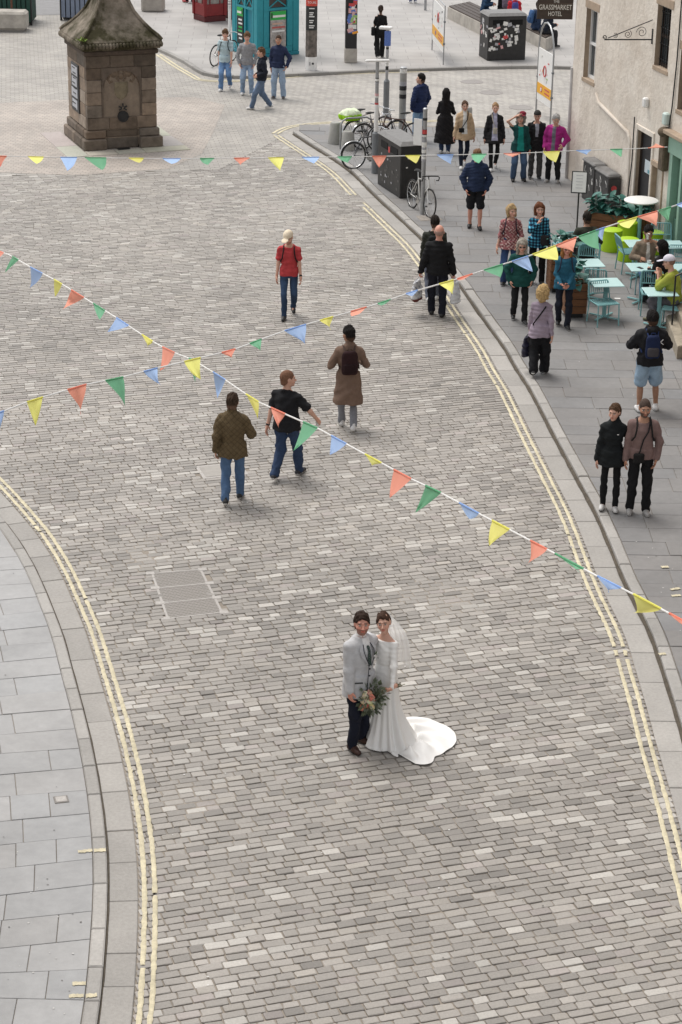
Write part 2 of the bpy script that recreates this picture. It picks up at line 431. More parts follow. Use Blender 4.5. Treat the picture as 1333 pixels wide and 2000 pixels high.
pieces(pavL, 'flagstone', fl, M_flag, 300, 'far_flagstones')

# right: rows run across the view; the footway ends at the house wall line and at the cross street
WALL_A, WALL_B = G(1108, 348, KR), G(1299, 478, KR)      # foot of the hotel wall
WD = (WALL_B-WALL_A).normalized(); WN = Vector((-WD.y, WD.x, 0)); WN = -WN if WN.x > 0 else WN
back_edge = curve([G(*p, KR) for p in ((572, 262), (620, 250), (700, 245), (800, 245), (900, 246), (1000, 247), (1115, 250), (1180, 252))], .15)
Ymax = float(back_edge[:, 1].max())
bedR = MB(); bedR.prism([tuple(p) for p in RKb]+[tuple(p) for p in back_edge[3:]]+[(14, 60), (14, 13)], -.028, KR-.014)
pavR = tag(bedR.build('pavement_right', M_joint), kind='structure')
fr = []; Y = 16.; ri = 0
def x_kerb(y): return float(np.interp(y, RKb[:, 1], RKb[:, 0]))
y_end = float(back_edge[:, 1].mean())
while Y < y_end-.1:
    h = rnd.choice((.45, .5, .55, .6)); Y1 = min(Y+h, y_end+.2)
    if y_end-Y1 < .3: Y1 = y_end
    tilt = -.02
    xa, xb = x_kerb(Y), x_kerb(Y1); x0 = max(xa, xb); xw = 9.5+max(0, 30-Y)*.05; t = 0; x = None
    while (x if x is not None else x0) < xw:
        l = rnd.choice((.6, .75, .9, .95, 1.05)) if x is not None else rnd.uniform(.35, .9)
        xs = [xa, xb] if x is None else [x, x]; xe = x0+l if x is None else x+l; g_ = .004
        q = [(xs[0]+g_, Y+g_), (xe-g_, Y+g_), (xe-g_, Y1-g_), (xs[1]+g_, Y1-g_)]
        mx, my = (xs[0]+xe)/2, (Y+Y1)/2; mb = MB(); mb.col = fcol(mx, my, (.195, .190, .187)); mb.prism(q, -.02, KR+rnd.gauss(0, .0025), .004)
        fr.append(((mx, my, KR), l/2, mb)); x = xe
    Y = Y1
pieces(pavR, 'flagstone', fr, M_flag, 300, 'far_flagstones')

# ---- double yellow lines, painted over the uneven setts
def yellow(name, C, d, wdt, breaks=(), s0=0, s1=None):
    A = offset(C, d); n = len(A); mb = MB(); S = np.r_[0, np.cumsum(np.hypot(*np.diff(A, axis=0).T))]
    q = np.arange(0, S[-1], .055); ax = np.interp(q, S, A[:, 0]); ay = np.interp(q, S, A[:, 1]); B = np.stack([ax, ay], 1)
    T = np.gradient(B, axis=0); T /= np.linalg.norm(T, axis=1)[:, None]; Nn = np.stack([-T[:, 1], T[:, 0]], 1)
    vs = []; fs = []
    for i in range(len(B)):
        a = B[i]+Nn[i]*(wdt/2+rnd.uniform(-.007, .006)); b = B[i]-Nn[i]*(wdt/2+rnd.uniform(-.007, .006)); z = .0125+rnd.uniform(-.002, .002)
        vs += [(a[0], a[1], z-.006), (a[0]*.75+b[0]*.25, a[1]*.75+b[1]*.25, z), (a[0]*.25+b[0]*.75, a[1]*.25+b[1]*.75, z), (b[0], b[1], z-.006)]
        if i and not any(u < q[i] < v for u, v in breaks) and rnd.random() > .005:
            o = 4*i
            for k in range(3): fs.append((o-4+k, o-3+k, o+1+k, o+k))
    mb.add(vs, fs); return mb.build(name, M_paint)
def at_len(C, px, py):
    p = G(px, py); i = int(np.argmin(np.hypot(C[:, 0]-p.x, C[:, 1]-p.y))); return float(np.r_[0, np.cumsum(np.hypot(*np.diff(C, axis=0).T))][i])
for nm, C, d, lb in (('double_yellow_line', LG, -.065, 0), ('double_yellow_line', LG, -.178, 0)):
    tag(yellow(nm, C, d, .056), kind='structure')
bA, bB = at_len(RGi, 712, 405), at_len(RGi, 660, 352); cA, cB = at_len(RGi, 1230, 1290), at_len(RGi, 1225, 1262)
for d in (.075, .20):
    tag(yellow('double_yellow_line', RGi, d, .055, [(bA+rnd.uniform(0, .5), bA+1.2), (bB-2., bB-1.6), (cA, cA+.12), (cB-.1, cB)]), kind='structure')
# kerb ticks
def tick(pts, z):
    mb = MB(); (x0, y0), (x1, y1) = pts; a, b = G(x0, y0, z), G(x1, y1, z); d = (b-a); n = Vector((-d.y, d.x, 0)).normalized()*.035; k = 9; vs = []
    for i in range(k+1):
        p = a.lerp(b, i/k); e = rnd.uniform(.6, 1.15); vs += [p+n*e, p-n*rnd.uniform(.6, 1.15)]
    mb.add([(v.x, v.y, z+.006) for v in vs], [(2*i, 2*i+1, 2*i+3, 2*i+2) for i in range(k)])
    tag(mb.build('kerb_mark', M_paint), kind='structure')
for p in (((153, 1664), (181, 1661)), ((184, 1662), (207, 1660)), ((142, 1922), (168, 1921)), ((135, 1946), (164, 1945)), ((168, 1946), (190, 1944))): tick(p, KL+.004)
for p in (((1292, 1108), (1306, 1107)), ((1310, 1152), (1328, 1149)), ((1312, 1164), (1330, 1163)), ((1287, 1278), (1301, 1277))): tick(p, KR+.006)

# ---- the square beyond: small pink setts round the well, grey ones on the cross street, far footway, asphalt
def brick_mat(name, c1, c2, cm, bw, bh, rot, off=.5, mortar=.012):
    m = bpy.data.materials.new(name); m.use_nodes = True; t = m.node_tree; N = t.nodes; L = t.links; b = N['Principled BSDF']; b.inputs['Roughness'].default_value = .7
    ge = N.new('ShaderNodeNewGeometry'); mp = N.new('ShaderNodeMapping'); mp.inputs['Rotation'].default_value = (0, 0, rot); L.new(ge.outputs['Position'], mp.inputs[0])
    br = N.new('ShaderNodeTexBrick'); br.inputs['Scale'].default_value = 1; br.inputs['Brick Width'].default_value = bw; br.inputs['Row Height'].default_value = bh
    br.inputs['Mortar Size'].default_value = mortar; br.inputs['Mortar Smooth'].default_value = .3; br.inputs['Color1'].default_value = (*c1, 1); br.inputs['Color2'].default_value = (*c2, 1); br.inputs['Mortar'].default_value = (*cm, 1)
    L.new(mp.outputs[0], br.inputs['Vector'])
    n = N.new('ShaderNodeTexNoise'); n.inputs['Scale'].default_value = .7; n.inputs['Detail'].default_value = 6; L.new(ge.outputs['Position'], n.inputs['Vector'])
    mr = N.new('ShaderNodeMapRange'); mr.inputs[1].default_value = .3; mr.inputs[2].default_value = .7; mr.inputs[3].default_value = .86; mr.inputs[4].default_value = 1.14; L.new(n.outputs[0], mr.inputs[0])
    h = N.new('ShaderNodeHueSaturation'); L.new(br.outputs['Color'], h.inputs['Color']); L.new(mr.outputs[0], h.inputs['Value']); L.new(h.outputs[0], b.inputs['Base Color'])
    bp = N.new('ShaderNodeBump'); bp.inputs['Strength'].default_value = .4; bp.inputs['Distance'].default_value = .01; bp.invert = True; L.new(br.outputs['Fac'], bp.inputs['Height']); L.new(bp.outputs[0], b.inputs['Normal'])
    return m
M_sq = brick_mat('square_setts', (.36, .335, .30), (.28, .262, .24), (.20, .185, .165), .26, .14, -.15)
M_pk = brick_mat('pink_setts', (.41, .355, .31), (.32, .285, .252), (.24, .215, .19), .20, .13, .1)
M_cx = brick_mat('cross_street_setts', (.38, .355, .32), (.29, .272, .25), (.20, .185, .168), .26, .15, .75)
M_ff = brick_mat('far_flags', (.35, .332, .315), (.32, .305, .29), (.22, .207, .193), .95, .6, -.04, mortar=.010)
M_as = mat('asphalt', (.23, .225, .225), .9, .15, 3., .5, 200)
sq = MB(); sq.sheet([tuple(G(*p))[:2] for p in ((-700, 345), (-60, 345), (430, 330), (555, 266), (640, 244), (640, 120), (300, -40), (-700, -40))], -.002); tag(sq.build('market_square', M_sq), kind='structure')
pk = MB(); pk.sheet([tuple(G(*p))[:2] for p in ((-60, 335), (150, 342), (330, 330), (395, 300), (415, 262), (440, 205), (380, 190), (180, 192), (-60, 205))], .003); tag(pk.build('pink_paving', M_pk), kind='structure')
cx = MB(); cx.sheet([tuple(G(*p))[:2] for p in ((556, 264), (572, 262), (640, 250), (800, 246), (1400, 256), (1400, 120), (640, 120), (470, 170))], .0); tag(cx.build('cross_street', M_cx), kind='structure')
fp_pts = [(314, 98), (340, 110), (365, 122), (398, 143), (422, 150), (472, 152), (565, 149), (700, 142), (841, 137), (1008, 133), (1110, 134), (1400, 142)]
fpc = curve([G(*p) for p in fp_pts], .5)
fp = MB(); fp.prism([tuple(p) for p in fpc]+[tuple(G(1500, -60))[:2], (60, 300), (-20, 300), tuple(G(225, -90))[:2], tuple(G(238, 20))[:2], tuple(G(272, 62))[:2]], -.028, .09); tag(fp.build('far_pavement', M_ff), kind='structure')
ker2 = tag(empty('far_kerb'), kind='structure'); k0 = offset(fpc, -.16) if offset(fpc, -.16)[2][1] < fpc[2][1] else offset(fpc, .16)
pieces(ker2, 'kerb_stone', stones(k0, fpc, -.028, .10, .8, 1.3, lambda x, y: tuple(.8*c for c in kcol(x, y)), .014), M_kerb)
asf = MB(); asf.sheet([tuple(G(*p))[:2] for p in ((60, 30), (120, 29), (230, 27), (262, 24), (240, -60), (-60, -60), (-60, 28))], .006); tag(asf.build('asphalt_road', M_as), kind='structure')
for L_ in ([(306, 107), (340, 130), (371, 148), (390, 157), (440, 160), (500, 157), (565, 152), (625, 147), (770, 142), (841, 140)], [(542, 262), (556, 254), (580, 247), (640, 241), (720, 239), (800, 240), (870, 236)]):
    C_ = curve([G(*p) for p in L_], .2)
    for d in (0, .14): tag(yellow('double_yellow_line', C_, d, .08), kind='structure')

# sandy grit lying in the joints
M_grit = mat('sandy_grit', (.285, .25, .212), .95, .25, 6., .6, 120, var2=.15, scale2=1.5)
def grit(cx, cy, rx, ry, seed):
    c = G(cx, cy); r = random.Random(seed); b = MB(); ph = [r.uniform(0, 6.3) for _ in range(3)]
    b.sheet([(c.x+rx*cos(t)*(1+.25*sin(3*t+ph[0])+.15*sin(5*t+ph[1])), c.y+ry*sin(t)*(1+.25*sin(2*t+ph[2])+.12*sin(7*t))) for t in [2*pi*i/40 for i in range(40)]], -.0035-.0007*seed); tag(b.build('joint_grit', M_grit), kind='structure')
for q in ((285, 1078, .35, .6, 5), (365, 1560, .4, .4, 7), (860, 1165, .7, .6, 6), (1200, 1290, .3, .6, 8)): grit(*q)

# trodden gum and droppings on the pavements and the road
gum = MB()
for i in range(420):
    if i < 50: p = G(rnd.uniform(5, 175), rnd.uniform(1080, 2000), KL); z = KL+.0055; ok = p.x < float(np.interp(p.y, LKi[:, 1], LKi[:, 0]))-.1
    elif i < 330: p = G(rnd.uniform(900, 1330), rnd.uniform(430, 1350), KR); z = KR+.0055; ok = p.x > x_kerb(p.y)+.1
    else: p = G(rnd.uniform(250, 1150), rnd.uniform(500, 1950)); z = .012; ok = True
    if not ok: continue
    r_ = rnd.uniform(.006, .014); c_ = rnd.choice(((.16, .155, .15), (.17, .16, .155), (.5, .49, .47))) if i < 330 else rnd.choice(((.6, .59, .57), (.13, .12, .11)))
    gum.col = c_; n_ = 7; gum.add([(p.x+r_*cos(2*pi*k/n_)*rnd.uniform(.7, 1.2), p.y+r_*sin(2*pi*k/n_)*rnd.uniform(.7, 1.2), z) for k in range(n_)], [tuple(range(n_))])
tag(gum.build('gum_spots', mat('gum', attr=True, rough=.8, var=.1), col=True), 'small dark and pale gum spots trodden over the paving', 'spots', kind='stuff')

M_grime_shade = mat('gutter_grime_shade', (.085, .07, .052), .95, .4, 12., .8, 60)  # dark strip at the kerb foot: gutter dirt plus painted kerb-face shade
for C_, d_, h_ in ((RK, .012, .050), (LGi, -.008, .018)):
    A_ = offset(C_, d_)[::3]; b = MB(); b.tube([(p[0], p[1], h_*.25+rnd.uniform(-.004, .006)) for p in A_], [h_*rnd.uniform(.45, .75) for _ in A_], 6); tag(b.build('gutter_grime_shade', M_grime_shade), kind='structure')
# ================================================================ PEOPLE: a small surface-net modeller
V3 = lambda *a: np.array(a, float)
def unit(v):
    n = np.linalg.norm(v); return v/n if n > 1e-9 else v
def nets(D, org, h):
    S = D < 0
    c = np.zeros(tuple(n-1 for n in D.shape), np.int8)
    offs = [(i, j, k) for i in (0, 1) for j in (0, 1) for k in (0, 1)]
    for i, j, k in offs: c += S[i:c.shape[0]+i, j:c.shape[1]+j, k:c.shape[2]+k]
    act = (c > 0) & (c < 8); ii = np.argwhere(act)
    if not len(ii): return np.zeros((0, 3)), np.zeros((0, 4), int)
    vid = np.full(c.shape, -1, np.int64); vid[act] = np.arange(len(ii))
    dv = [D[ii[:, 0]+o[0], ii[:, 1]+o[1], ii[:, 2]+o[2]] for o in offs]; pos = np.zeros((len(ii), 3)); cnt = np.zeros(len(ii))
    for a in range(8):
        for b in range(a+1, 8):
            df = [offs[b][q]-offs[a][q] for q in range(3)]
            if sum(abs(q) for q in df) != 1: continue
            m = (dv[a] < 0) != (dv[b] < 0); t = dv[a][m]/(dv[a][m]-dv[b][m])
            pos[m] += np.array(offs[a])+np.array(df)*t[:, None]; cnt[m] += 1
    V = (ii+pos/cnt[:, None])*h+org; Q = []
    def emit(idx, flip, cells):
        q = np.stack([vid[tuple(x.T)] for x in cells], 1); q[flip] = q[flip][:, ::-1]; Q.append(q[(q >= 0).all(1)])
    for ax in range(3):
        sl0 = [slice(1, -1)]*3; sl1 = [slice(1, -1)]*3; sl0[ax] = slice(0, -1); sl1[ax] = slice(1, None)
        A, B = S[tuple(sl0)], S[tuple(sl1)]; e = np.argwhere(A != B)
        if not len(e): continue
        fl = ~A[tuple(e.T)]; base = e+np.array([0 if q == ax else 1 for q in range(3)])
        o = lambda *d: base+np.array(d)
        if ax == 0: cells = [o(0, -1, -1), o(0, 0, -1), o(0, 0, 0), o(0, -1, 0)]
        elif ax == 1: cells = [o(-1, 0, -1), o(-1, 0, 0), o(0, 0, 0), o(0, 0, -1)]
        else: cells = [o(-1, -1, 0), o(0, -1, 0), o(0, 0, 0), o(-1, 0, 0)]
        emit(e, fl, cells)
    return V, np.concatenate(Q)
def rc(a, b, ra, rb, k=.03, op='u'):
    a, b = np.asarray(a, float), np.asarray(b, float); m = max(ra, rb)+k
    def f(X, Y, Z):
        ba = b-a; L2 = max(ba @ ba, 1e-9); x, y, z = X-a[0], Y-a[1], Z-a[2]
        t = np.clip((x*ba[0]+y*ba[1]+z*ba[2])/L2, 0, 1)
        return np.sqrt((x-t*ba[0])**2+(y-t*ba[1])**2+(z-t*ba[2])**2)-(ra+(rb-ra)*t)
    return (f, np.minimum(a, b)-m, np.maximum(a, b)+m, k, op)
def el(c, r, k=.02, M=None, op='u'):
    c = np.asarray(c, float); r = np.asarray(r, float); e = (r.max() if M is not None else r)+k
    def f(X, Y, Z):
        x, y, z = X-c[0], Y-c[1], Z-c[2]
        if M is not None: x, y, z = [M[0][q]*x+M[1][q]*y+M[2][q]*z for q in range(3)]
        k0 = np.sqrt((x/r[0])**2+(y/r[1])**2+(z/r[2])**2); k1 = np.sqrt((x/r[0]**2)**2+(y/r[1]**2)**2+(z/r[2]**2)**2)+1e-9
        return k0*(k0-1)/k1
    return (f, c-e, c+e, k, op)
def loft(a, b, side, prof, k=.03, op='u', fold=None):
    """elliptic sections (t, half width, half depth[, depth offset]) along a->b"""
    a, b = np.asarray(a, float), np.asarray(b, float); ax = b-a; L = np.linalg.norm(ax); ax = ax/L
    sx = unit(np.asarray(side, float)-ax*(np.asarray(side, float) @ ax)); sy = np.cross(ax, sx)
    T = [p[0] for p in prof]; A = [p[1] for p in prof]; B = [p[2] for p in prof]; O = [p[3] if len(p) > 3 else 0 for p in prof]
    m = max(A+B)+max(map(abs, O))+k+.02
    def f(X, Y, Z):
        x, y, z = X-a[0], Y-a[1], Z-a[2]
        t = (x*ax[0]+y*ax[1]+z*ax[2]); u = x*sx[0]+y*sx[1]+z*sx[2]; v = x*sy[0]+y*sy[1]+z*sy[2]; tt = t/L
        wa, wb = np.interp(tt, T, A), np.interp(tt, T, B); v = v-np.interp(tt, T, O)
        if fold is not None:
            q = 1+fold(np.arctan2(v, u), tt); wa = wa*q; wb = wb*q
        k0 = np.sqrt((u/wa)**2+(v/wb)**2); k1 = np.sqrt((u/wa**2)**2+(v/wb**2)**2)+1e-9
        return np.maximum(k0*(k0-1)/k1, np.maximum(-t, t-L))
    return (f, np.minimum(a, b)-m, np.maximum(a, b)+m, k, op)
def half(n, c):
    """keep the side where n.p > c"""
    n = np.asarray(n, float)
    return (lambda X, Y, Z: c-(n[0]*X+n[1]*Y+n[2]*Z), V3(-9, -9, -9), V3(9, 9, 9), 0, 'i')
def sdf_mesh(prims, h, noise=None):
    us = [p for p in prims if p[4] == 'u']; lo = np.min([p[1] for p in us], 0)-2*h; hi = np.max([p[2] for p in us], 0)+2*h
    n = np.ceil((hi-lo)/h).astype(int)+1; ax = [lo[q]+h*np.arange(n[q]) for q in range(3)]
    D = np.full(tuple(n), .5)
    for f, a, b, k, op in prims:
        s = [slice(max(0, int((a[q]-lo[q])/h)-1), min(n[q], int((b[q]-lo[q])/h)+3)) for q in range(3)]
        if any(q.stop <= q.start for q in s): continue
        X, Y, Z = ax[0][s[0]][:, None, None], ax[1][s[1]][None, :, None], ax[2][s[2]][None, None, :]
        d = f(X, Y, Z)+0*X+0*Y+0*Z; E = D[tuple(s)]
        if op == 'u':
            if k: g = np.maximum(k-np.abs(E-d), 0)/k; D[tuple(s)] = np.minimum(E, d)-g*g*k*.25
            else: D[tuple(s)] = np.minimum(E, d)
        elif op == 's': D[tuple(s)] = np.maximum(E, -d)
        else: D[tuple(s)] = np.maximum(E, d)
    if noise: D = D+noise(ax[0][:, None, None], ax[1][None, :, None], ax[2][None, None, :])
    return nets(D, lo, h)
def wrinkle(amp, seed, f=1., an=(18, 18, 32)):
    r = np.random.default_rng(seed); K = r.normal(0, 1, (4, 3))*V3(*an)*f; P = r.uniform(0, 6, 8)
    def w_(X, Y, Z):
        s = 0
        for i in range(4): s = s+np.sin(K[i, 0]*X+K[i, 1]*Y+K[i, 2]*Z+P[i]+1.6*np.sin(11*X*(i-1)+13*Z+9*Y+P[i+4]))
        return s*amp*.5
    return w_
def ik(a, b, l1, l2, pole):
    d = b-a; L = np.linalg.norm(d); L = min(max(L, .05), (l1+l2)*.9995); u = unit(d)
    x = (l1*l1-l2*l2+L*L)/(2*L); hgt = math.sqrt(max(0, l1*l1-x*x)); p = unit(pole-u*(pole @ u))
    return a+u*x+p*hgt, a+u*L
def rotm(yaw, pitch=0., roll=0.):
    return np.array(Matrix.Rotation(yaw, 3, 'Z') @ Matrix.Rotation(pitch, 3, 'X') @ Matrix.Rotation(roll, 3, 'Y'))

M_skin = mat('skin', attr=True, rough=.55, var=.06, scale=30, obj=True, spec=.35)
M_cloth = mat('cloth', attr=True, rough=.88, var=.14, scale=16, bump=.35, bscale=34, obj=True, spec=.2)
M_satin = mat('satin', attr=True, rough=.5, var=.03, scale=12, bump=.12, bscale=18, obj=True, spec=.35)
M_shoe = mat('shoe_leather', attr=True, rough=.55, var=.10, scale=30, obj=True, spec=.4)
M_hair = mat('hair', attr=True, rough=.75, var=.3, scale=26, bump=.8, bscale=55, obj=True, stretch=(3, 3, .6), spec=.12)
SKIN = {'fair': (.56, .33, .245), 'light': (.50, .30, .22), 'mid': (.40, .22, .145), 'tan': (.33, .18, .115), 'red': (.55, .27, .20)}

def hand_prims(wr, d, n, side, curl=.5, spread=1.):
    """palm, four fingers, a thumb; d along the hand, n palm side, side towards the thumb"""
    P = []; B = np.stack([side, d, n], 1)
    P.append(el(wr+d*.048+n*.002, (.040, .052, .017), .012, B)); P.append(rc(wr-d*.05, wr+d*.02, .029, .026, .02))
    for i, (o, l) in enumerate(((.029, .078), (.010, .086), (-.010, .080), (-.028, .064))):
        c = curl*(1+.1*i); p = wr+d*(.088-.004*abs(i-1))+side*o*spread; a = c*.7
        for q, (ll, rr) in enumerate(((.48, .0095), (.30, .0088), (.24, .0078))):
            e = d*cos(a)+n*sin(a); p2 = p+e*l*ll; P.append(rc(p, p2, rr, rr*.93, .006)); p = p2; a += c*.75
    p = wr+d*.018+side*.030; q = p+unit(side*.75+d*.75+n*.35)*.042; P.append(rc(p, q, .014, .011, .01))
    P.append(rc(q, q+unit(side*(.25-.4*curl)+d*.9+n*(.3+.5*curl))*.034, .011, .009, .006))
    return P

def person(loc, face, label, h=1.75, wide=1., fem=False, lean=0., side=0., feet=((.10, .0), (-.10, .0)), rh=None, lh=None, head=(0, 0), headroll=0., skin='light',
           hair='short', haircol=(.06, .04, .03), beard=None, top=None, bottom=None, shoes=None, sit=None, curl=(.45, .45), extra=None, res=.0125, group='people out on the street', rpole=None, lpole=None, belly=0., twist=0., z0=None, hdir=(None, None), neckline=0.):
    """unit figure 1.75 m tall facing +Y, right side +X; feet (x, y[, lift]); sit = seat height"""
    root = empty('person', loc, R(face), label, 'person', group); s = h/1.75; root.scale = (s*wide, s*wide, s)
    seed = int(abs(loc[0]*977+loc[1]*131))+3
    hz = .92
    FT = []
    for f in feet:
        FT.append(V3(f[0], f[1], .085+(f[2] if len(f) > 2 else 0)))
    if sit is not None: hz = sit/s+.09
    else:
        for f, sg in zip(FT, (1, -1)): hz = min(hz, f[2]+math.sqrt(max(.1, .838**2-f[1]**2-(f[0]-sg*.09)**2)))
    tw = R(twist); U = unit(V3(sin(side), sin(lean), cos(lean)*cos(side))); Xs = V3(cos(tw), sin(tw), 0); Xs = unit(Xs-U*(Xs @ U)); Fw = np.cross(U, Xs)
    P0 = V3(0, 0, hz-.09); T = lambda x, y, z: P0+Xs*x+Fw*y+U*z       # torso frame, z from crotch level
    LT = .67; N0 = T(0, -.01, LT)
    hips = [V3(.09, 0, hz), V3(-.09, 0, hz)]; legs = []
    for hp, ft, i in zip(hips, FT, (0, 1)):
        kp = V3((.12 if i == 0 else -.12), 1., .15)
        kn, an = ik(hp, ft, .43, .412, kp if sit is None else V3(.05*(1-2*i), .6, 1.)); legs.append((hp, kn, an))
    fat = belly
    if fem: prof = [(0, .135, .10), (.14, .168, .118), (.24, .163, .112), (.42, .118, .094+fat*.5), (.62, .136, .112), (.72, .140, .112), (.82, .128, .095), (.90, .105, .080), (.95, .075, .066), (1, .056, .056)]
    else: prof = [(0, .135, .10), (.14, .160, .115), (.26, .155, .108+fat*.6), (.42, .142, .105+fat), (.62, .158, .118+fat*.3), (.74, .160, .118), (.83, .146, .100), (.90, .112, .085), (.95, .085, .072), (1, .062, .062)]
    infl = lambda e, lo=0., hi=1.: [(p[0], p[1]+e, p[2]+e) for p in prof]
    shw = .146 if fem else .166; sh = [T(shw, -.01, LT-.108), T(-shw, -.01, LT-.108)]; arms = []
    for i, tgt in enumerate((rh, lh)):
        sg = 1-2*i
        if tgt is None: tgt = (sg*.255, .06, hz-.10)
        if abs(tgt[0]) > .18 and tgt[2] < 1.0 and not (rpole if i == 0 else lpole): tgt = (tgt[0]*.88, tgt[1], tgt[2]-.01)
        pole = (rpole, lpole)[i]; pole = V3(*pole) if pole else V3(sg*.55, -1, -.3)
        e_, w_ = ik(sh[i], V3(*tgt), .285, .255, pole); arms.append((sh[i], e_, w_))
    # ---- body: legs, trunk, arms, with finer hands and head joined to it
    ar = .86 if fem else 1.; bare_leg = bottom and bottom.get('kind') in ('shorts', 'gown')
    B = [loft(P0, N0, Xs, [(q[0], q[1]-.012, q[2]-.012) for q in prof] if top else prof, .04)]; lr = 1. if (not bottom or bare_leg) else .78
    for hp, kn, an in legs:
        B += [rc(hp-V3(0, 0, .02), kn, .082*ar*lr, .052*lr, .03), rc(kn, an, .050*lr, .036*lr, .03), rc(kn*.7+an*.3+V3(0, -.018*lr, 0), kn*.45+an*.55+V3(0, -.012*lr, 0), .046*lr, .038*lr, .03), rc(an, an+V3(0, .08, -.05), .034, .028, .02)]
    for (a, e_, w_), i in zip(arms, (0, 1)):
        B += [rc(T((1-2*i)*.06, -.01, LT-.066), a, .045, .052*ar, .05), rc(a, e_, .049*ar, .038*ar, .02), rc(e_, w_, .038*ar, .026*ar, .02)]
    hr = rotm(R(head[0])+tw, R(head[1]), R(headroll)); hs = 1.11; HC = N0+U*.096+V3(0, .012, 0)+hr @ V3(0, .012, .064); Hf = lambda p: HC+hr @ np.asarray(p, float)*hs
    B.append(rc(N0-U*.03, HC+hr @ V3(0, -.012, -.05), .056 if not fem else .046, .050 if not fem else .042, .03))
    sk = np.array(SKIN[skin])
    V, Q = sdf_mesh(B, .017); C = np.tile(sk, (len(V), 1)); Vs, Qs, Cs = [V], [Q], [C]; nv = len(V)
    for (a, e_, w_), i in zip(arms, (0, 1)):
        d = unit(w_-e_) if hdir[i] is None else unit(V3(*hdir[i])); sg = 1-2*i
        n = unit(np.cross(d, V3(0, 1, 0)))*sg if abs(d[1]) < .75 else unit(V3(-sg, 0, -.6)-d*(d @ V3(-sg, 0, -.6)))
        if n @ V3(-sg, 0, 0) < 0: n = -n
        sd = np.cross(n, d)*(-sg) if True else 0
        if sd @ V3(0, 1, .3) < 0: sd = -sd
        v, q = sdf_mesh(hand_prims(w_, d, n, sd, curl[i]), .0062); Vs.append(v); Qs.append(q+nv); nv += len(v); Cs.append(np.tile(sk*V3(1.02, .94, .92), (len(v), 1)))
        legs_h = None
        arms[i] = (a, e_, w_, d, n, sd)
    HB = lambda c, r, k=.015, op='u': el(Hf(c), np.asarray(r, float)*hs, k, hr, op)
    jw = .85 if fem else 1.
    H = [HB((0, -.014, .022), (.075, .094, .098), .02), HB((0, .018, -.042), (.058*jw+.004, .068, .082), .03), HB((0, .066, -.096), (.026*jw, .022, .02), .025), HB((.038, .052, -.03), (.026, .026, .03), .02), HB((-.038, .052, -.03), (.026, .026, .03), .02),
         HB((0, .074, .022), (.052, .018, .012), .015), HB((.031, .096, .0), (.017, .014, .011), .008, 's'), HB((-.031, .096, .0), (.017, .014, .011), .008, 's'),
         rc(Hf((0, .084, .002)), Hf((0, .110, -.036)), .008, .0125, .012), HB((.012, .097, -.038), (.009, .01, .008), .008), HB((-.012, .097, -.038), (.009, .01, .008), .008),
         HB((0, .088, -.062), (.023, .011, .006), .004), HB((0, .087, -.071), (.019, .011, .006), .004), HB((.077, -.008, -.004), (.009, .02, .03), .008), HB((-.077, -.008, -.004), (.009, .02, .03), .008),
         HB((.031, .078, 0), (.0125, .0115, .0115), .002), HB((-.031, .078, 0), (.0125, .0115, .0115), .002)]
    H.append(rc(N0+U*.01, HC+hr @ V3(0, -.012, -.05), .052 if not fem else .044, .049 if not fem else .041, .025))
    v, q = sdf_mesh(H, min(.0075, res*.6)); p = (v-HC) @ hr/hs; c = np.tile(sk, (len(v), 1)); x, y, z = np.abs(p[:, 0]), p[:, 1], p[:, 2]
    c *= (1+.10*np.exp(-((x-.04)**2+(z+.035)**2)/.0006)[:, None]*V3(1.0, -.6, -.6))
    hc = np.array(haircol)
    if beard is not None:
        m = (z < -.042+.25*np.maximum(0, x-.03)) & (y > -.01) & (z > -.125) & ~((x < .021) & (z > -.075) & (z < -.056)); k = beard if isinstance(beard, float) else .75
        c[m] = c[m]*(1-k)+hc*k
    c[(x < .024) & (y > .082) & (z < -.055) & (z > -.077)] = sk*V3(.86, .55, .55)
    m = (np.abs(x-.031) < .0185) & (np.abs(z-.0235-.12*(.03-x)) < .0062) & (y > .06); c[m] = hc*.6+sk*.28
    e_ = ((x-.031)**2+(z*1.35)**2 < .0125**2) & (y > .076); c[e_] = (.50, .47, .44); e2 = ((x-.031)**2+z**2 < .0072**2) & (y > .078); c[e2] = (.06, .045, .035)
    m = (np.abs(x-.031) < .017) & (np.abs(z-.011) < .0042) & (y > .066); c[m] = c[m]*.5
    Vs.append(v); Qs.append(q+nv); Cs.append(c)
    np_mesh('body', np.concatenate(Vs), np.concatenate(Qs), M_skin, root, np.concatenate(Cs))
    # ---- hair
    def cloth(name, prims, hh, colf, material=M_cloth, amp=.0, f=1., noise=None):
        w1 = wrinkle(amp, seed, f) if amp else None
        nz = (lambda X, Y, Z: (w1(X, Y, Z) if w1 else 0)+(noise(X, Y, Z) if noise else 0)) if (amp or noise) else None
        v, q = sdf_mesh(prims, hh, nz)
        if not len(v): return None
        c = colf(v) if callable(colf) else np.tile(np.array(colf), (len(v), 1))
        return np_mesh(name, v, q, material, root, c)
    up = np.array([hr[0][2], hr[1][2], hr[2][2]]); fw = np.array([hr[0][1], hr[1][1], hr[2][1]])
    def hair_cut(zf=.058, sl=.92, yf=.085):      # keep above a slanting hairline
        n = up-fw*sl; n = n/np.linalg.norm(n); return half(n, n @ HC+hs*(zf-sl*yf)/math.sqrt(1+sl*sl))
    hn = wrinkle(.0075, seed+5, 2.6, (32, 32, 10))
    hcol = lambda v: hc[None]*(1+.35*np.sin(v[:, :1]*260+v[:, 2:]*60+np.sin(v[:, 1:2]*190)*2))
    big = .0
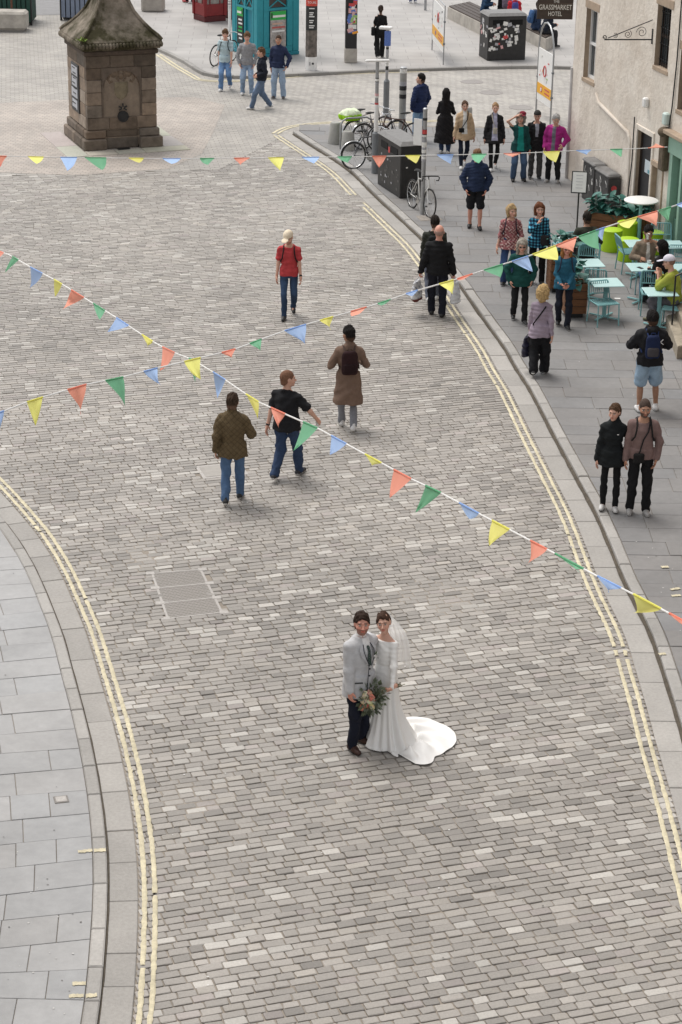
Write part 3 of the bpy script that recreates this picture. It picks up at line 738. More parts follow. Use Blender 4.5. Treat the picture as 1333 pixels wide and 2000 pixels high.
    if hair in ('short', 'quiff', 'grey', 'fringe'):
        t = {'quiff': .022, 'fringe': .02}.get(hair, .012)
        cap = [HB((0, -.014, .026), (.080+t*.3, .102+t*.4, .101+t), .01), HB((0, .03, .085), (.06, .05, .03+t*.5), .02)]
        cap += [HB((0, -.052, -.050), (.064, .050, .058), .02), hair_cut(.068 if hair != 'fringe' else .034, 1.0), HB((0, .085, -.03), (.060, .055, .100 if hair != 'fringe' else .075), 0, 's'), HB((.086, .012, -.02), (.03, .028, .034), 0, 's'), HB((-.086, .012, -.02), (.03, .028, .034), 0, 's')]
        def hfade(v):
            c_ = hcol(v); p_ = (v-HC) @ hr/hs; k_ = np.clip((-.01-p_[:, 2])/.08, 0, .35)[:, None]; return c_*(1-k_)+sk*k_*.6
        cloth('hair', cap, .0085, hfade, M_hair, noise=hn)
    elif hair == 'buzz':
        cloth('hair', [HB((0, -.016, .025), (.0775, .097, .1005), .0), HB((0, -.052, -.045), (.063, .050, .055), .02), hair_cut(.055, .95), HB((0, .085, -.03), (.060, .05, .085), 0, 's')], .009, lambda v: np.tile(hc*.9+sk*.07, (len(v), 1)), M_hair)
    elif hair == 'bald':
        cloth('hair', [HB((0, -.016, .022), (.0775, .097, .099), .0), half(-up+0*fw, -(up @ HC)-.035), hair_cut(.02, .7)], .009, lambda v: np.tile(hc*.6+sk*.4, (len(v), 1)), M_hair)
    elif hair in ('long', 'bob', 'curly', 'loose'):
        L_ = {'long': .30, 'bob': .10, 'curly': .09, 'loose': .22}[hair]; t = .03 if hair == 'curly' else .016
        pr = [HB((0, -.018, .028), (.082+t*.6, .100+t*.5, .103+t), .01), hair_cut(.058, .75), HB((0, .095, -.035), (.058, .055, .095), 0, 's')]
        dn = -U*.9-fw*.12
        pr += [rc(Hf((0, -.055, .0)), Hf((0, -.055, -.02))+dn*L_, .078+t, .062+t*.5, .04)]
        for sg in (1, -1): pr.append(rc(Hf((sg*.068, -.01, .03)), Hf((sg*.075, .012, -.03))+dn*L_*.8, .030+t*.5, .026+t*.3, .025))
        cloth('hair', pr, .0105, hcol, M_hair, noise=wrinkle(.011 if hair == 'curly' else .007, seed+5, 2.4 if hair == 'curly' else 2., (30, 30, 26) if hair == 'curly' else (34, 34, 8)))
    elif hair in ('bun', 'pony', 'updo'):
        pr = [HB((0, -.016, .026), (.081, .105, .105), .01), HB((0, -.052, -.040), (.064, .050, .058), .02), hair_cut(.070, .90), HB((0, .09, -.03), (.056, .055, .104), 0, 's')]
        if hair == 'bun': pr.append(HB((0, -.112, .05), (.042, .036, .042), .02))
        if hair == 'updo': pr.append(HB((0, -.10, -.02), (.055, .045, .05), .03))
        if hair == 'pony': pr += [rc(Hf((0, -.105, .03)), Hf((0, -.15, -.02)), .026, .03, .02), rc(Hf((0, -.15, -.02)), Hf((0, -.13, -.05))-U*.12, .03, .016, .02)]
        cloth('hair', pr, .009, hcol, M_hair, noise=hn)
    # ---- trousers
    if bottom:
        bk = bottom.get('kind', 'trousers'); fit = bottom.get('fit', 1.); bc = bottom['col']; e = .008
        pr = [loft(P0, N0, Xs, [(q[0], q[1]+e, q[2]+e) for q in prof], .03), half(-U, -(U @ T(0, 0, .24)))]
        if bk in ('trousers', 'shorts'):
            for hp, kn, an in legs:
                if bk == 'shorts':
                    k2 = kn+(hp-kn)*.10; pr += [rc(hp-V3(0, 0, .02), k2, .092*fit, .088*fit, .03)]
                else:
                    low = an+V3(0, 0, -.005); pr += [rc(hp-V3(0, 0, .02), kn, .092*ar*(.5+.5*fit), .066*fit, .04), rc(kn, low, .066*fit, .058*fit, .03), rc(kn*.7+an*.3+V3(0, -.016, 0), kn*.45+an*.55+V3(0, -.010, 0), .056, .05, .03)]
            bcf = bc if not isinstance(bc, str) else None
            v_ = np.array(bc)
            def jean(v, v_=v_, den=bottom.get('denim')):
                c_ = np.tile(v_, (len(v), 1))
                if den:
                    for hp, kn, an in legs:
                        for pt, rr in ((kn+V3(0, .05, .05), .10), ((hp+kn)/2+V3(0, .06, 0), .13)): c_ = c_*(1+.45*np.exp(-((v-pt)**2).sum(1)/rr**2)[:, None])
                return c_
            cloth('shorts' if bk == 'shorts' else 'trousers', pr, res, jean, noise=wrinkle(.0085*min(1., fit)**3, seed+2, 1., (24, 24, 18)))
    # ---- shoes
    if shoes:
        for (hp, kn, an), f, i in zip(legs, feet, (0, 1)):
            lift = f[2] if len(f) > 2 else 0.; pit = -min(.75, lift*4.) if f[1] < .1 else min(.4, lift*2.)
            if sit is not None: pit = 0
            M_ = rotm(R(-8 if i == 0 else 8), pit); an0 = an
            q_ = lambda x, y, z: an0+M_ @ (V3(x, y, z)-V3(0, 0, .085))
            pr = [rc(q_(0, -.045, .042), q_(0, .05, .045), .042, .044, .02), rc(q_(0, .05, .042), q_(0, .135, .034), .043, .036, .02), rc(q_(0, -.03, .05), q_(0, -.012, .10), .04, .040, .02)]
            n_ = M_ @ V3(0, 0, 1); pr.append(half(n_, n_ @ q_(0, 0, .003)))
            sc_ = np.array(shoes['col']); so_ = np.array(shoes.get('sole', (.6, .58, .55)))
            cloth('shoe', pr, .0105, lambda v, n_=n_, c0=n_ @ q_(0, 0, .028): np.where(((v @ n_) < c0)[:, None], so_, sc_), M_shoe)
    # ---- upper garments
    for g_ in (top if isinstance(top, list) else [top] if top else []):
        kd = g_.get('kind', 'jacket'); e = g_.get('e', .012); hem = g_.get('hem', -.03); hem = hem+.07 if hem > -.2 else hem; slv = g_.get('sleeve', 1.); tc = np.array(g_['col']); flare = g_.get('flare', 0.)
        pr = [loft(P0, N0, Xs, infl(e), .04)]
        if kd != 'gown':
            lo_ = T(0, 0, .20); hm = T(0, 0, hem)
            b0 = (.172 if fem else .167)+e; d0 = .126+e+fat*.5
            if sit is None: pr.append(loft(hm, lo_, Xs, [(0, b0+flare+.006, d0+flare+.004), (1, b0+.002, d0)], .03))
            if sit is None: pr.append(half(U, U @ hm))
            else: pr.append(half(U, U @ T(0, 0, .03)))
        for (a, el_, w_, *_), i in zip(arms, (0, 1)):
            st = T((1-2*i)*.06, -.01, LT-.068); rr = 1+(g_.get('arm', 1.)-1)*.6; es = e*.62
            pr.append(rc(st, a, .044+es, .052*ar+es, .05))
            if slv > .5:
                end = el_+(w_-el_)*(slv-.5)*2*.97; pr += [rc(a, el_, (.053*ar+es)*rr, (.045*ar+es)*rr, .025), rc(el_, end, (.045*ar+es)*rr, (.033*ar+es*.9)*rr, .025)]
            elif slv > 0:
                end = a+(el_-a)*min(1., slv*2); pr.append(rc(a, end-unit(el_-a)*.03, .052*ar+es, .054*ar+es, .02))
        if not g_.get('collar') and not g_.get('hood') and kd != 'gown' and not g_.get('nocut'):
            nk = unit(U+Fw*.45); pr.append(half(-nk, -(nk @ T(0, 0, LT-.022))))
        if kd == 'gown': pr.append(half(-U, -(U @ T(0, 0, .606))))
        if g_.get('collar'): pr.append(rc(N0-U*.03, N0+U*(.012+g_['collar']), .066+e*.5, .060+e*.4, .02)); pr.append(rc(N0+U*.05+Fw*.05, HC+fw*.09-up*.09, .02, .02, 0, 's'))
        if g_.get('hood'): pr += [el(T(0, -.10, LT-.01), (.105, .06, .065), .03), rc(T(.07, -.03, LT+.01), T(.05, .07, LT-.06), .035, .028, .03), rc(T(-.07, -.03, LT+.01), T(-.05, .07, LT-.06), .035, .028, .03)]
        front = g_.get('front'); pat = g_.get('pat')
        def colf(v, tc=tc, front=front, pat=pat):
            c_ = np.tile(tc, (len(v), 1)); d_ = v-P0; u, f_, z_ = d_ @ Xs, d_ @ Fw, d_ @ U
            if pat == 'check':
                k1 = (np.sin(u*95) > .2); k2 = (np.sin(z_*95) > .2); c_ = np.where((k1 & k2)[:, None], V3(.10, .42, .58), np.where((k1 | k2)[:, None], tc, V3(.012, .014, .03)))
            elif pat == 'floral':
                n_ = np.sin(u*85+2*np.sin(z_*60))+np.sin(z_*90+2*np.sin(u*70+f_*50)); c_ = np.where((n_ > .95)[:, None], V3(.55, .42, .38), np.where((n_ < -1.1)[:, None], tc*.45, tc))
            elif pat == 'quilt': c_ = c_*(1-.45*np.clip(1-np.minimum(np.abs(np.sin((v[:, 0]+v[:, 2])*36)), np.abs(np.sin((v[:, 0]-v[:, 2])*36)))/.3, 0, 1))[:, None]
            elif pat == 'yoke': c_ = np.where((z_ > .50)[:, None], tc*.8, tc)
            if front:
                fc_, w0, w1, zlo, zhi = front; m_ = (f_ > .02) & (np.abs(u) < w0+(w1-w0)*np.clip((z_-zlo)/(zhi-zlo), 0, 1)) & (z_ > zlo) & (z_ < zhi+.2); c_[m_] = np.array(fc_)
            return c_
        nz = None
        if pat == 'quilt': nz = lambda X, Y, Z: .006*np.clip(1-np.minimum(np.abs(np.sin((X+Z)*36)), np.abs(np.sin((X-Z)*36)))/.35, 0, 1)
        cloth(g_.get('name', kd), pr, res, colf, g_.get('mat', M_cloth), amp=g_.get('amp', .0085), noise=nz)
    root['_'] = 0; del root['_']
    K = dict(root=root, T=T, HC=HC, hr=hr, Hf=Hf, arms=arms, legs=legs, N0=N0, U=U, Xs=Xs, Fw=Fw, P0=P0, LT=LT, cloth=cloth, e=(top[0] if isinstance(top, list) else top or {}).get('e', .012), fat=fat, s=s, wide=wide, HB=HB, up=up, fw=fw, hz=hz, res=res, group=group)
    if extra: extra(K)
    return K

# ---- things worn and carried
def worn(K, name, label, cat, group=None):
    r = K['root']; o = empty(name, r.location, r.rotation_euler[2], label, cat, group); o.scale = r.scale; return o
def backpack(K, label, col, size=(.15, .075, .22), strap=(.02, .02, .02), zc=.42, flap=None, logo=None, one=None):
    o = worn(K, 'backpack', label, 'backpack'); T = K['T']; e = K['e']; yb = -.122-e
    B = np.stack([K['Xs'], K['Fw'], K['U']], 1); c = T(0, yb-size[1]*.75, zc)
    def put(nm, prims, hh, cc, amp=.003):
        v, q = sdf_mesh(prims, hh, wrinkle(amp, 5)); np_mesh(nm, v, q, M_cloth, o, np.tile(np.array(cc), (len(v), 1)))
    sx, sy, sz = size
    body = [loft(T(0, yb-sy*.8, zc-sz), T(0, yb-sy*.8, zc+sz), K['Xs'], [(0, sx*.86, sy*.9), (.12, sx, sy), (.75, sx, sy), (.93, sx*.85, sy*.85), (1, sx*.6, sy*.6)], .02)]
    put('bag', body, .012, col)
    put('pocket', [loft(T(0, yb-sy*1.7, zc-sz*.8), T(0, yb-sy*1.7, zc-sz*.02), K['Xs'], [(0, sx*.7, .03), (.15, sx*.78, .036), (.85, sx*.78, .036), (1, sx*.6, .02)], .02)], .012, flap or tuple(q*.75 for q in col), .002)
    for sg in (1, -1):
        mb = MB(); ch = .135+e+K['fat']*.3
        P = [T(sg*.075, yb-.01, zc+sz*.85), T(sg*.095, -.06, K['LT']-.035+e*.8), T(sg*.10, .02, K['LT']-.042+e*.8), T(sg*.105, .085+e, K['LT']-.09), T(sg*.115, ch-.005, K['LT']-.16), T(sg*.13, ch-.012, K['LT']-.25), T(sg*.165, .06+e, K['LT']-.33), T(sg*.16, yb+.02, zc-sz*.6)]
        mb.tube([tuple(p) for p in P], .013, 6); mb.col = strap; mb.c = [strap]*len(mb.v)
        mb.build('strap', M_cloth, o, smooth=True, col=True)
    mb = MB(); mb.tube([tuple(T(x, yb-.02, zc+sz+z)) for x, z in ((-.04, -.01), (-.03, .03), (.03, .03), (.04, -.01))], .008, 6); mb.c = [strap]*len(mb.v); mb.build('handle', M_cloth, o, col=True)
    return o
def strap_bag(K, label, col, at, size=(.11, .05, .08), strapc=(.015, .015, .016), sh_=1, name='shoulder_bag', slung=True):
    o = worn(K, name, label, 'bag'); T = K['T']; e = K['e']
    c = T(*at); v, q = sdf_mesh([loft(c-K['U']*size[2], c+K['U']*size[2], K['Xs'], [(0, size[0]*.9, size[1]*.9), (.1, size[0], size[1]), (.85, size[0], size[1]), (1, size[0]*.85, size[1]*.6)], .02)], .011, wrinkle(.003, 9)); np_mesh('bag', v, q, M_cloth, o, np.tile(np.array(col), (len(v), 1)))
    ch = .14+e+K['fat']*.4; mb = MB()
    if slung:
        s_ = sh_; P = [c+K['U']*size[2]*.8, T(at[0]*.4-s_*.02, ch*(1 if at[1] > 0 else -1), .38), T(-s_*.06, (ch-.01)*(1 if at[1] > 0 else -1), .50), T(-s_*.085, (.07+e)*(1 if at[1] > 0 else -1), K['LT']-.045), T(-s_*.09, 0, K['LT']-.006+e), T(-s_*.07, (-.12-e)*(1 if at[1] > 0 else -1), .5), T(at[0]*.5, (-.13-e)*(1 if at[1] > 0 else -1), .3), c+K['U']*size[2]*.6]
    else: P = [c+K['U']*size[2]*.9+K['Xs']*size[0]*.6, c+K['U']*(size[2]+.10), c+K['U']*size[2]*.9-K['Xs']*size[0]*.6]
    mb.tube([tuple(p) for p in P], .011, 6); mb.c = [strapc]*len(mb.v); mb.build('strap', M_cloth, o, smooth=True, col=True)
    return o
def hand_point(K, i, d=.09, n=.03):
    a = K['arms'][i]; return a[2]+a[3]*d+a[4]*n
def cap_hat(K, col, name='cap', peak=True):
    HB, Hf = K['HB'], K['Hf']; n = K['up']-K['fw']*.12; n = n/np.linalg.norm(n)
    pr = [HB((0, -.012, .038), (.088, .108, .100), .01), half(n, n @ K['HC']+.035)]
    if peak: pr.append(el(Hf((0, .140, .047)), (.074, .080, .011), .012, K['hr']))
    v, q = sdf_mesh(pr if not peak else [pr[0], pr[1], pr[2]], .009); np_mesh(name, v, q, M_cloth, K['root'], np.tile(np.array(col), (len(v), 1)))
def glasses(K, sun=True):
    mb = MB(); Hf = K['Hf']
    for sg in (1, -1):
        c = Hf((sg*.033, .098, .001)); mb.ell(c, (.024, .005, .019), 10, 6, Matrix(K['hr'].tolist()))
        mb.tube([tuple(Hf((sg*.056, .092, .006))), tuple(Hf((sg*.078, .04, .008))), tuple(Hf((sg*.080, -.01, .004)))], .0035, 5)
    mb.tube([tuple(Hf((-.012, .102, .004))), tuple(Hf((.012, .102, .004)))], .003, 5); mb.c = [(.012, .011, .011)]*len(mb.v)
    mb.build('glasses', mat('lens_black', (.012, .012, .013), .15, 0, spec=.6), K['root'], smooth=True)
# ================================================================ THE HOTEL ON THE RIGHT
def wall_mat(name, c, stain, amt=.7):
    m = bpy.data.materials.new(name); m.use_nodes = True; t = m.node_tree; N = t.nodes; L = t.links; b = N['Principled BSDF']; b.inputs['Roughness'].default_value = .9; b.inputs['Specular IOR Level'].default_value = .2
    ge = N.new('ShaderNodeNewGeometry'); pos = ge.outputs['Position']
    def noise(s, d=6, st=None):
        v = pos
        if st: mp = N.new('ShaderNodeMapping'); mp.inputs['Scale'].default_value = st; L.new(pos, mp.inputs[0]); v = mp.outputs[0]
        n = N.new('ShaderNodeTexNoise'); n.inputs['Scale'].default_value = s; n.inputs['Detail'].default_value = d; n.inputs['Roughness'].default_value = .65; L.new(v, n.inputs['Vector']); return n.outputs[0]
    def ramp(x, a, bb, lo=0., hi=1.):
        r = N.new('ShaderNodeMapRange'); r.inputs[1].default_value = a; r.inputs[2].default_value = bb; r.inputs[3].default_value = lo; r.inputs[4].default_value = hi; L.new(x, r.inputs[0]); return r.outputs[0]
    def mix(f, a, bb):
        q = N.new('ShaderNodeMixRGB'); L.new(f, q.inputs[0]); [L.new(v, q.inputs[i]) if hasattr(v, 'is_linked') else setattr(q.inputs[i], 'default_value', (*v, 1)) for i, v in ((1, a), (2, bb))]; return q.outputs[0]
    c1 = mix(ramp(noise(1.1), .35, .68, 0, amt), c, stain); c2 = mix(ramp(noise(5., 8), .5, .72, 0, .30), c1, tuple(q*.72 for q in stain)); c3 = mix(ramp(noise(2.2, 6, (1, 1, .25)), .52, .75, 0, .5), c2, tuple(q*1.15 for q in c))
    L.new(c3, b.inputs['Base Color'])
    bp = N.new('ShaderNodeBump'); bp.inputs['Strength'].default_value = .9; bp.inputs['Distance'].default_value = .03; L.new(noise(7., 8), bp.inputs['Height']); L.new(bp.outputs[0], b.inputs['Normal'])
    return m
M_harl = wall_mat('old_lime_render', (.70, .64, .565), (.52, .445, .37))
M_sand = mat('dressed_sandstone', (.36, .275, .20), .85, .18, 5., .5, 60, var2=.15, scale2=1.)
M_black = mat('black_metal', (.015, .015, .016), .45, .1, 20)
M_wood = mat('dark_wood', (.045, .03, .022), .6, .25, 5., .3, 40, stretch=(1, 1, 6))
M_door = mat('charcoal_door_paint', (.03, .029, .031), .55, .15, 12)
M_glass = mat('window_glass', (.05, .06, .065), .08, .1, 2, spec=.8)
M_white = mat('white_paint', (.72, .71, .69), .55, .06, 10)
M_green = mat('sage_green_paint', (.27, .42, .335), .5, .06, 12)
M_green2 = mat('dark_sage_paint', (.13, .24, .19), .5, .08, 12)
M_steel = mat('galvanised_steel', (.34, .345, .35), .42, .12, 14, metal=.6)
A0 = WALL_A.copy(); A0.z = 0
def WP(u, z, o=0.): return A0+WD*u+WN*o+Vector((0, 0, z))
WR = Matrix((WD, WN, Vector((0, 0, 1)))).transposed()       # columns: along, outward, up
def wbox(mb, u0, u1, z0, z1, o0, o1, bev=0.):
    return mb.box(WP((u0+u1)/2, (z0+z1)/2, (o0+o1)/2), (abs(u1-u0), abs(o1-o0), abs(z1-z0)), rot=WR, bev=bev)
hotel = empty('hotel_building', WP(0, 0), 0, 'old cream rendered hotel building with deep windows and charcoal door', 'building'); hotel.location = (0, 0, 0)
OPEN = [(.72, 1.50, 2.80, 4.48), (5.22, 6.02, 3.90, 5.25), (6.72, 7.5, 3.2, 4.5), (4.56, 5.48, 0, 2.30), (5.62, 6.20, 0, 1.70), (6.58, 12., 0, 2.20)]
us = sorted(set([-.02, 13.]+[o[0] for o in OPEN]+[o[1] for o in OPEN])); zs = sorted(set([.0, 11.]+[o[2] for o in OPEN]+[o[3] for o in OPEN]))
mb = MB()
for i in range(len(us)-1):
    for j in range(len(zs)-1):
        uc, zc = (us[i]+us[i+1])/2, (zs[j]+zs[j+1])/2
        if any(o[0] < uc < o[1] and o[2] < zc < o[3] for o in OPEN): continue
        nu = max(1, int((us[i+1]-us[i])/.3)); nz = max(1, int((zs[j+1]-zs[j])/.3))     # front skin, slightly uneven
        f = lambda u, z: WP(u, z, .018*float(snoise(u, z, 41, 2.))*min(1, min([min(abs(u-o[0]), abs(u-o[1])) if o[2]-.01 <= z <= o[3]+.01 else 9 for o in OPEN]+[min(abs(z-o[2]), abs(z-o[3])) if o[0]-.01 <= u <= o[1]+.01 else 9 for o in OPEN]+[9])*6))
        vs = [f(us[i]+(us[i+1]-us[i])*a/nu, zs[j]+(zs[j+1]-zs[j])*b/nz) for a in range(nu+1) for b in range(nz+1)]
        mb.add(vs, [(a*(nz+1)+b, a*(nz+1)+b+1, (a+1)*(nz+1)+b+1, (a+1)*(nz+1)+b) for a in range(nu) for b in range(nz)])
for (a, b, c, d) in OPEN:                                     # reveals
    rv = MB()
    for p in (((a, c), (a, d)), ((a, d), (b, d)), ((b, d), (b, c)), ((b, c), (a, c))):
        rv.quad(WP(*p[0]), WP(*p[1]), WP(*p[1], -.36), WP(*p[0], -.36))
    rv.build('reveal', M_sand, hotel)
mb.quad(WP(-.02, 0), WP(-.02, 0, -9), WP(-.02, 11, -9), WP(-.02, 11)); mb.quad(WP(-.02, 11), WP(13, 11), WP(13, 11, -9), WP(-.02, 11, -9)); mb.quad(WP(13, 0), WP(13, 11), WP(13, 11, -9), WP(13, 0, -9)); mb.quad(WP(-.02, 0, -9), WP(13, 0, -9), WP(13, 11, -9), WP(-.02, 11, -9))
mb.build('wall', M_harl, hotel)
mb = MB()                                                    # hipped roof out of view, closes the building
mb.add([WP(-.3, 11, .3), WP(13.2, 11, .3), WP(13.2, 11, -9.3), WP(-.3, 11, -9.3), WP(2.5, 14, -4.5), WP(10.5, 14, -4.5)], [(0, 1, 5, 4), (1, 2, 5), (2, 3, 4, 5), (3, 0, 4), (0, 3, 2, 1)]); mb.build('roof', mat('slate', (.07, .075, .085), .6, .2, 4), hotel)
def window(o, bars=2, cols=2, grille=False):
    a, b, c, d = o; fr = MB(); wbox(fr, a, b, c, d, -.17, -.345)
    w = fr.build('window', M_glass, hotel)
    f = MB()
    for q in (wbox(f, a+.001, a+.06, c, d, -.12, -.168), wbox(f, b-.06, b-.001, c, d, -.12, -.168), wbox(f, a+.061, b-.061, d-.06, d-.001, -.12, -.168), wbox(f, a+.061, b-.061, c+.001, c+.07, -.12, -.168), wbox(f, a+.061, b-.061, (c+d)/2-.03, (c+d)/2+.03, -.115, -.166)): pass
    for k in range(1, cols): u = a+(b-a)*k/cols; wbox(f, u-.012, u+.012, c+.071, d-.061, -.135, -.167)
    f.build('frame', M_white if not grille else M_wood, w)
    s_ = MB(); wbox(s_, a-.05, b+.05, c-.10, c-.001, .02, -.34, .01); s_.build('sill', M_sand, w)
    l_ = MB(); wbox(l_, a-.10, b+.12, d+.002, d+.20, .008, -.2, .01); l_.build('lintel', M_sand, w)
    if grille:
        for k in range(6):
            g_ = MB(); u = a+.08+(b-a-.16)*k/5; g_.tube([WP(u, c, -.10), WP(u, d, -.10)], .012, 6); g_.build('grille_bar', M_black, w)
        for k in range(4):
            g_ = MB(); z = c+.15+(d-c-.3)*k/3; g_.tube([WP(a, z, -.11), WP(b, z, -.11)], .010, 6); g_.build('grille_bar', M_black, w)
window(OPEN[0]); window(OPEN[1], grille=True); window(OPEN[2], grille=True)
a, b, c, d = OPEN[3]; mb = MB(); wbox(mb, a+.03, b-.03, KR, d-.03, -.12, -.18, .005); dr = mb.build('door', M_door, hotel)
mb = MB(); wbox(mb, 4.82, 5.24, 1.36, 1.66, -.112, -.119); mb.build('notice', mat('pale_blue_notice', (.55, .62, .66), .5, .08, 30), dr)
mb = MB(); wbox(mb, 5.02, 5.22, 1.38, 1.46, -.108, -.111); mb.build('notice_print', mat('notice_ink', (.12, .30, .36), .5), dr)
mb = MB(); wbox(mb, a-.10, a-.002, KR, d+.12, .035, -.10, .01); wbox(mb, b+.002, b+.10, KR, d+.12, .035, -.10, .01); wbox(mb, a-.001, b+.001, d+.002, d+.12, .03, -.10, .01); mb.build('door_surround', M_harl, hotel)
mb = MB(); wbox(mb, a-.001, a+.028, KR, d-.002, -.08, -.2); wbox(mb, b-.028, b+.001, KR, d-.002, -.08, -.2); wbox(mb, a+.029, b-.029, d-.028, d-.002, -.08, -.2); mb.build('door_frame', M_wood, hotel)
a, b, c, d = OPEN[4]; mb = MB(); wbox(mb, a, b, 0, d, -.10, -.2); pn = mb.build('blocked_panel', M_harl, hotel)
mb = MB(); wbox(mb, a-.06, b+.05, d+.002, d+.13, .05, -.08, .01); wbox(mb, a-.06, a-.002, 0, d, .03, -.08, .01); wbox(mb, b+.002, b+.05, 0, d, .03, -.08, .01); mb.build('panel_moulding', M_sand, pn)
# raised string-course ridge running down the wall, corner strip
mb = MB(); mb.tube([WP(u, z, .012) for u, z in ((1.7, 2.58), (1.95, 2.40), (2.6, 2.30), (3.4, 2.18), (3.95, 2.10), (4.12, 1.95), (4.16, 1.5), (4.18, .6))], [.03, .045, .045, .04, .045, .035, .03, .02], 8); mb.build('render_ridge', M_harl, hotel, smooth=True)
mb = MB(); mb.cyl(WP(-.03, KR, .01), WP(-.03, 2.9, .01), .045, n=10); mb.build('corner_guard', mat('pale_grey_paint', (.50, .48, .46), .6), hotel, smooth=True)
# green shopfront
a, b, c, d = OPEN[5]; mb = MB(); wbox(mb, a, b, KR, d, -.30, -.36); sf = mb.build('shopfront', M_glass, hotel)
for u0, u1 in ((a+.002, a+.16), (a+.62, a+.74), (a+1.5, a+1.62), (a+2.8, a+2.92)):
    mb = MB(); wbox(mb, u0, u1, KR, d-.002, .03, -.30, .008); mb.build('mullion', M_green, sf)
mb = MB(); wbox(mb, a-.06, b, d, d+.42, .06, -.05, .01); mb.build('fascia', M_green, sf)
mb = MB(); wbox(mb, a-.10, b, d+.425, d+.52, .20, -.05, .015); mb.build('cornice', M_sand, sf)
for u0, u1 in ((a+.17, a+.61), (a+.75, a+1.49), (a+1.63, a+2.79)):
    mb = MB(); wbox(mb, u0, u1, KR, .75, -.10, -.28, .01); mb.build('stall_riser', M_green2, sf)
mb = MB(); wbox(mb, a+.17, a+.61, .76, d-.01, -.15, -.28); mb.build('door_leaf', M_green2, sf)
# console bracket, alarm boxes, cables
mb = MB(); wbox(mb, 6.22, 6.50, 1.75, 2.62, .001, .16, .03); mb.ell(WP(6.36, 2.62, .10), (.16, .16, .12)); mb.build('console_block', mat('weathered_bracket', (.10, .075, .05), .9, .5, 9, .8, 30), hotel)
for n_, (u, z, sz, m_) in enumerate(((5.05, 3.02, .16, M_white), (6.30, 2.90, .20, mat('pale_green_box', (.52, .62, .58), .5)))):
    o = MB(); wbox(o, u-sz*.5, u+sz*.5, z-sz*.7, z+sz*.7, .002, .13, .03); o = tag(o.build('alarm_box', m_), ('small white alarm box above the charcoal door', 'pale green alarm box beside the shopfront bracket')[n_], 'alarm box')
for pts, lab in (([(6.62, 6.), (6.60, 4.2), (6.52, 3.2), (6.42, 2.66)], 'black cable running down to the shopfront bracket'), ([(4.36, 2.55), (4.38, 1.5), (4.30, .9), (4.22, .12)], 'thin cable down the wall left of charcoal door')):
    mb = MB(); mb.tube([WP(u, z, .035) for u, z in pts], .016, 6); tag(mb.build('wall_cable', M_black), lab, 'cable')
# hanging sign, carried on a bracket from the corner; scroll bracket over the door
sc = plane_hit(1084, 8, G(1084, 300), Vector((0, -1, 0)))
sgn = empty('hanging_sign', (0, 0, 0), 0, 'dark wooden hotel sign with white lettering hanging over the pavement', 'sign')
sd = (G(1118, 300)-G(1050, 300)); sd.z = 0; sp = CAM+ray(1085, 10)*52.; W_ = 68/F_PX*52
SX = Vector((1, .03, 0)).normalized(); SN = Vector((SX.y, -SX.x, 0)); SM = Matrix((SX, SN, Vector((0, 0, 1)))).transposed()
mb = MB(); mb.box(sp+Vector((0, 0, .05)), (W_, .05, .75), rot=SM, bev=.008); bd = mb.build('board', M_wood, sgn)
for k in range(4):
    mb = MB(); mb.box(sp+Vector((0, 0, -.22+.19*k))-SN*(-.027), (W_-.03, .006, .178), rot=SM, bev=.002); mb.build('plank', mat('sign_plank%d' % (k % 2), ((.055, .038, .028), (.075, .053, .038))[k % 2], .6, .3, 8, stretch=(.4, .4, 6)), bd)
M_let = mat('cream_lettering', (.72, .69, .62), .6, .05)
def on_sign(dx, dz, sx=1.): return Matrix.Translation(sp+SX*dx+Vector((0, 0, dz))+SN*.034) @ Matrix(((SX.x, 0, SN.x, 0), (SX.y, 0, SN.y, 0), (0, 1, 0, 0), (0, 0, 0, 1)))
lettering('GRASSMARKET', .165, on_sign(0, -.05), M_let, sgn, sx=.70); lettering('HOTEL', .145, on_sign(.0, -.20), M_let, sgn, sx=.72); lettering('THE', .11, on_sign(.02, .09), M_let, sgn, sx=.72)
mb = MB(); mb.tube([sp+Vector((0, 0, .50))-SX*.5, sp+Vector((0, 0, .50))+SX*1.4, ], .02, 8); mb.tube([sp-SX*.3+Vector((0, 0, .43)), sp-SX*.3+Vector((0, 0, .5))], .012, 6); mb.tube([sp+SX*.3+Vector((0, 0, .43)), sp+SX*.3+Vector((0, 0, .5))], .012, 6); mb.build('arm', M_black, sgn)
sb = empty('scroll_bracket', (0, 0, 0), 0, 'empty black wrought iron scroll bracket on the cream wall', 'bracket')
# the arm projects from the wall towards the street
bu, bz = 5.02, 4.45; oN = 1.0
base = WP(bu, bz); tipd = (WN+WD*-.05).normalized()
BL = (plane_hit(1180, 71, base, WD)-base).length
mb = MB(); mb.tube([base+Vector((0, 0, -.02)), base+tipd*BL*.97], .016, 6); mb.build('arm', M_black, sb)
mb = MB(); mb.tube([base+tipd*.02+Vector((0, 0, .42)), base+tipd*BL*.9+Vector((0, 0, .03))], .011, 6); mb.build('stay', M_black, sb)
mb = MB(); mb.box(base+Vector((0, 0, .05)), (.06, .03, .34), rot=WR, bev=.005); mb.build('wall_plate', M_black, sb)
def spiral(c, r, a0, turns, n=26): return [c+tipd*(r*(1-i/n*.8)*cos(a0+turns*2*pi*i/n))+Vector((0, 0, r*(1-i/n*.8)*sin(a0+turns*2*pi*i/n))) for i in range(n+1)]
for c_, r_, a_ in ((.22, .13, 0), (.50, .09, 2), (.75, .06, 1)):
    mb = MB(); mb.tube(spiral(base+tipd*(c_*BL)+Vector((0, 0, .02+r_)), r_, a_, 1.6), .007, 5); mb.build('scroll', M_black, sb)
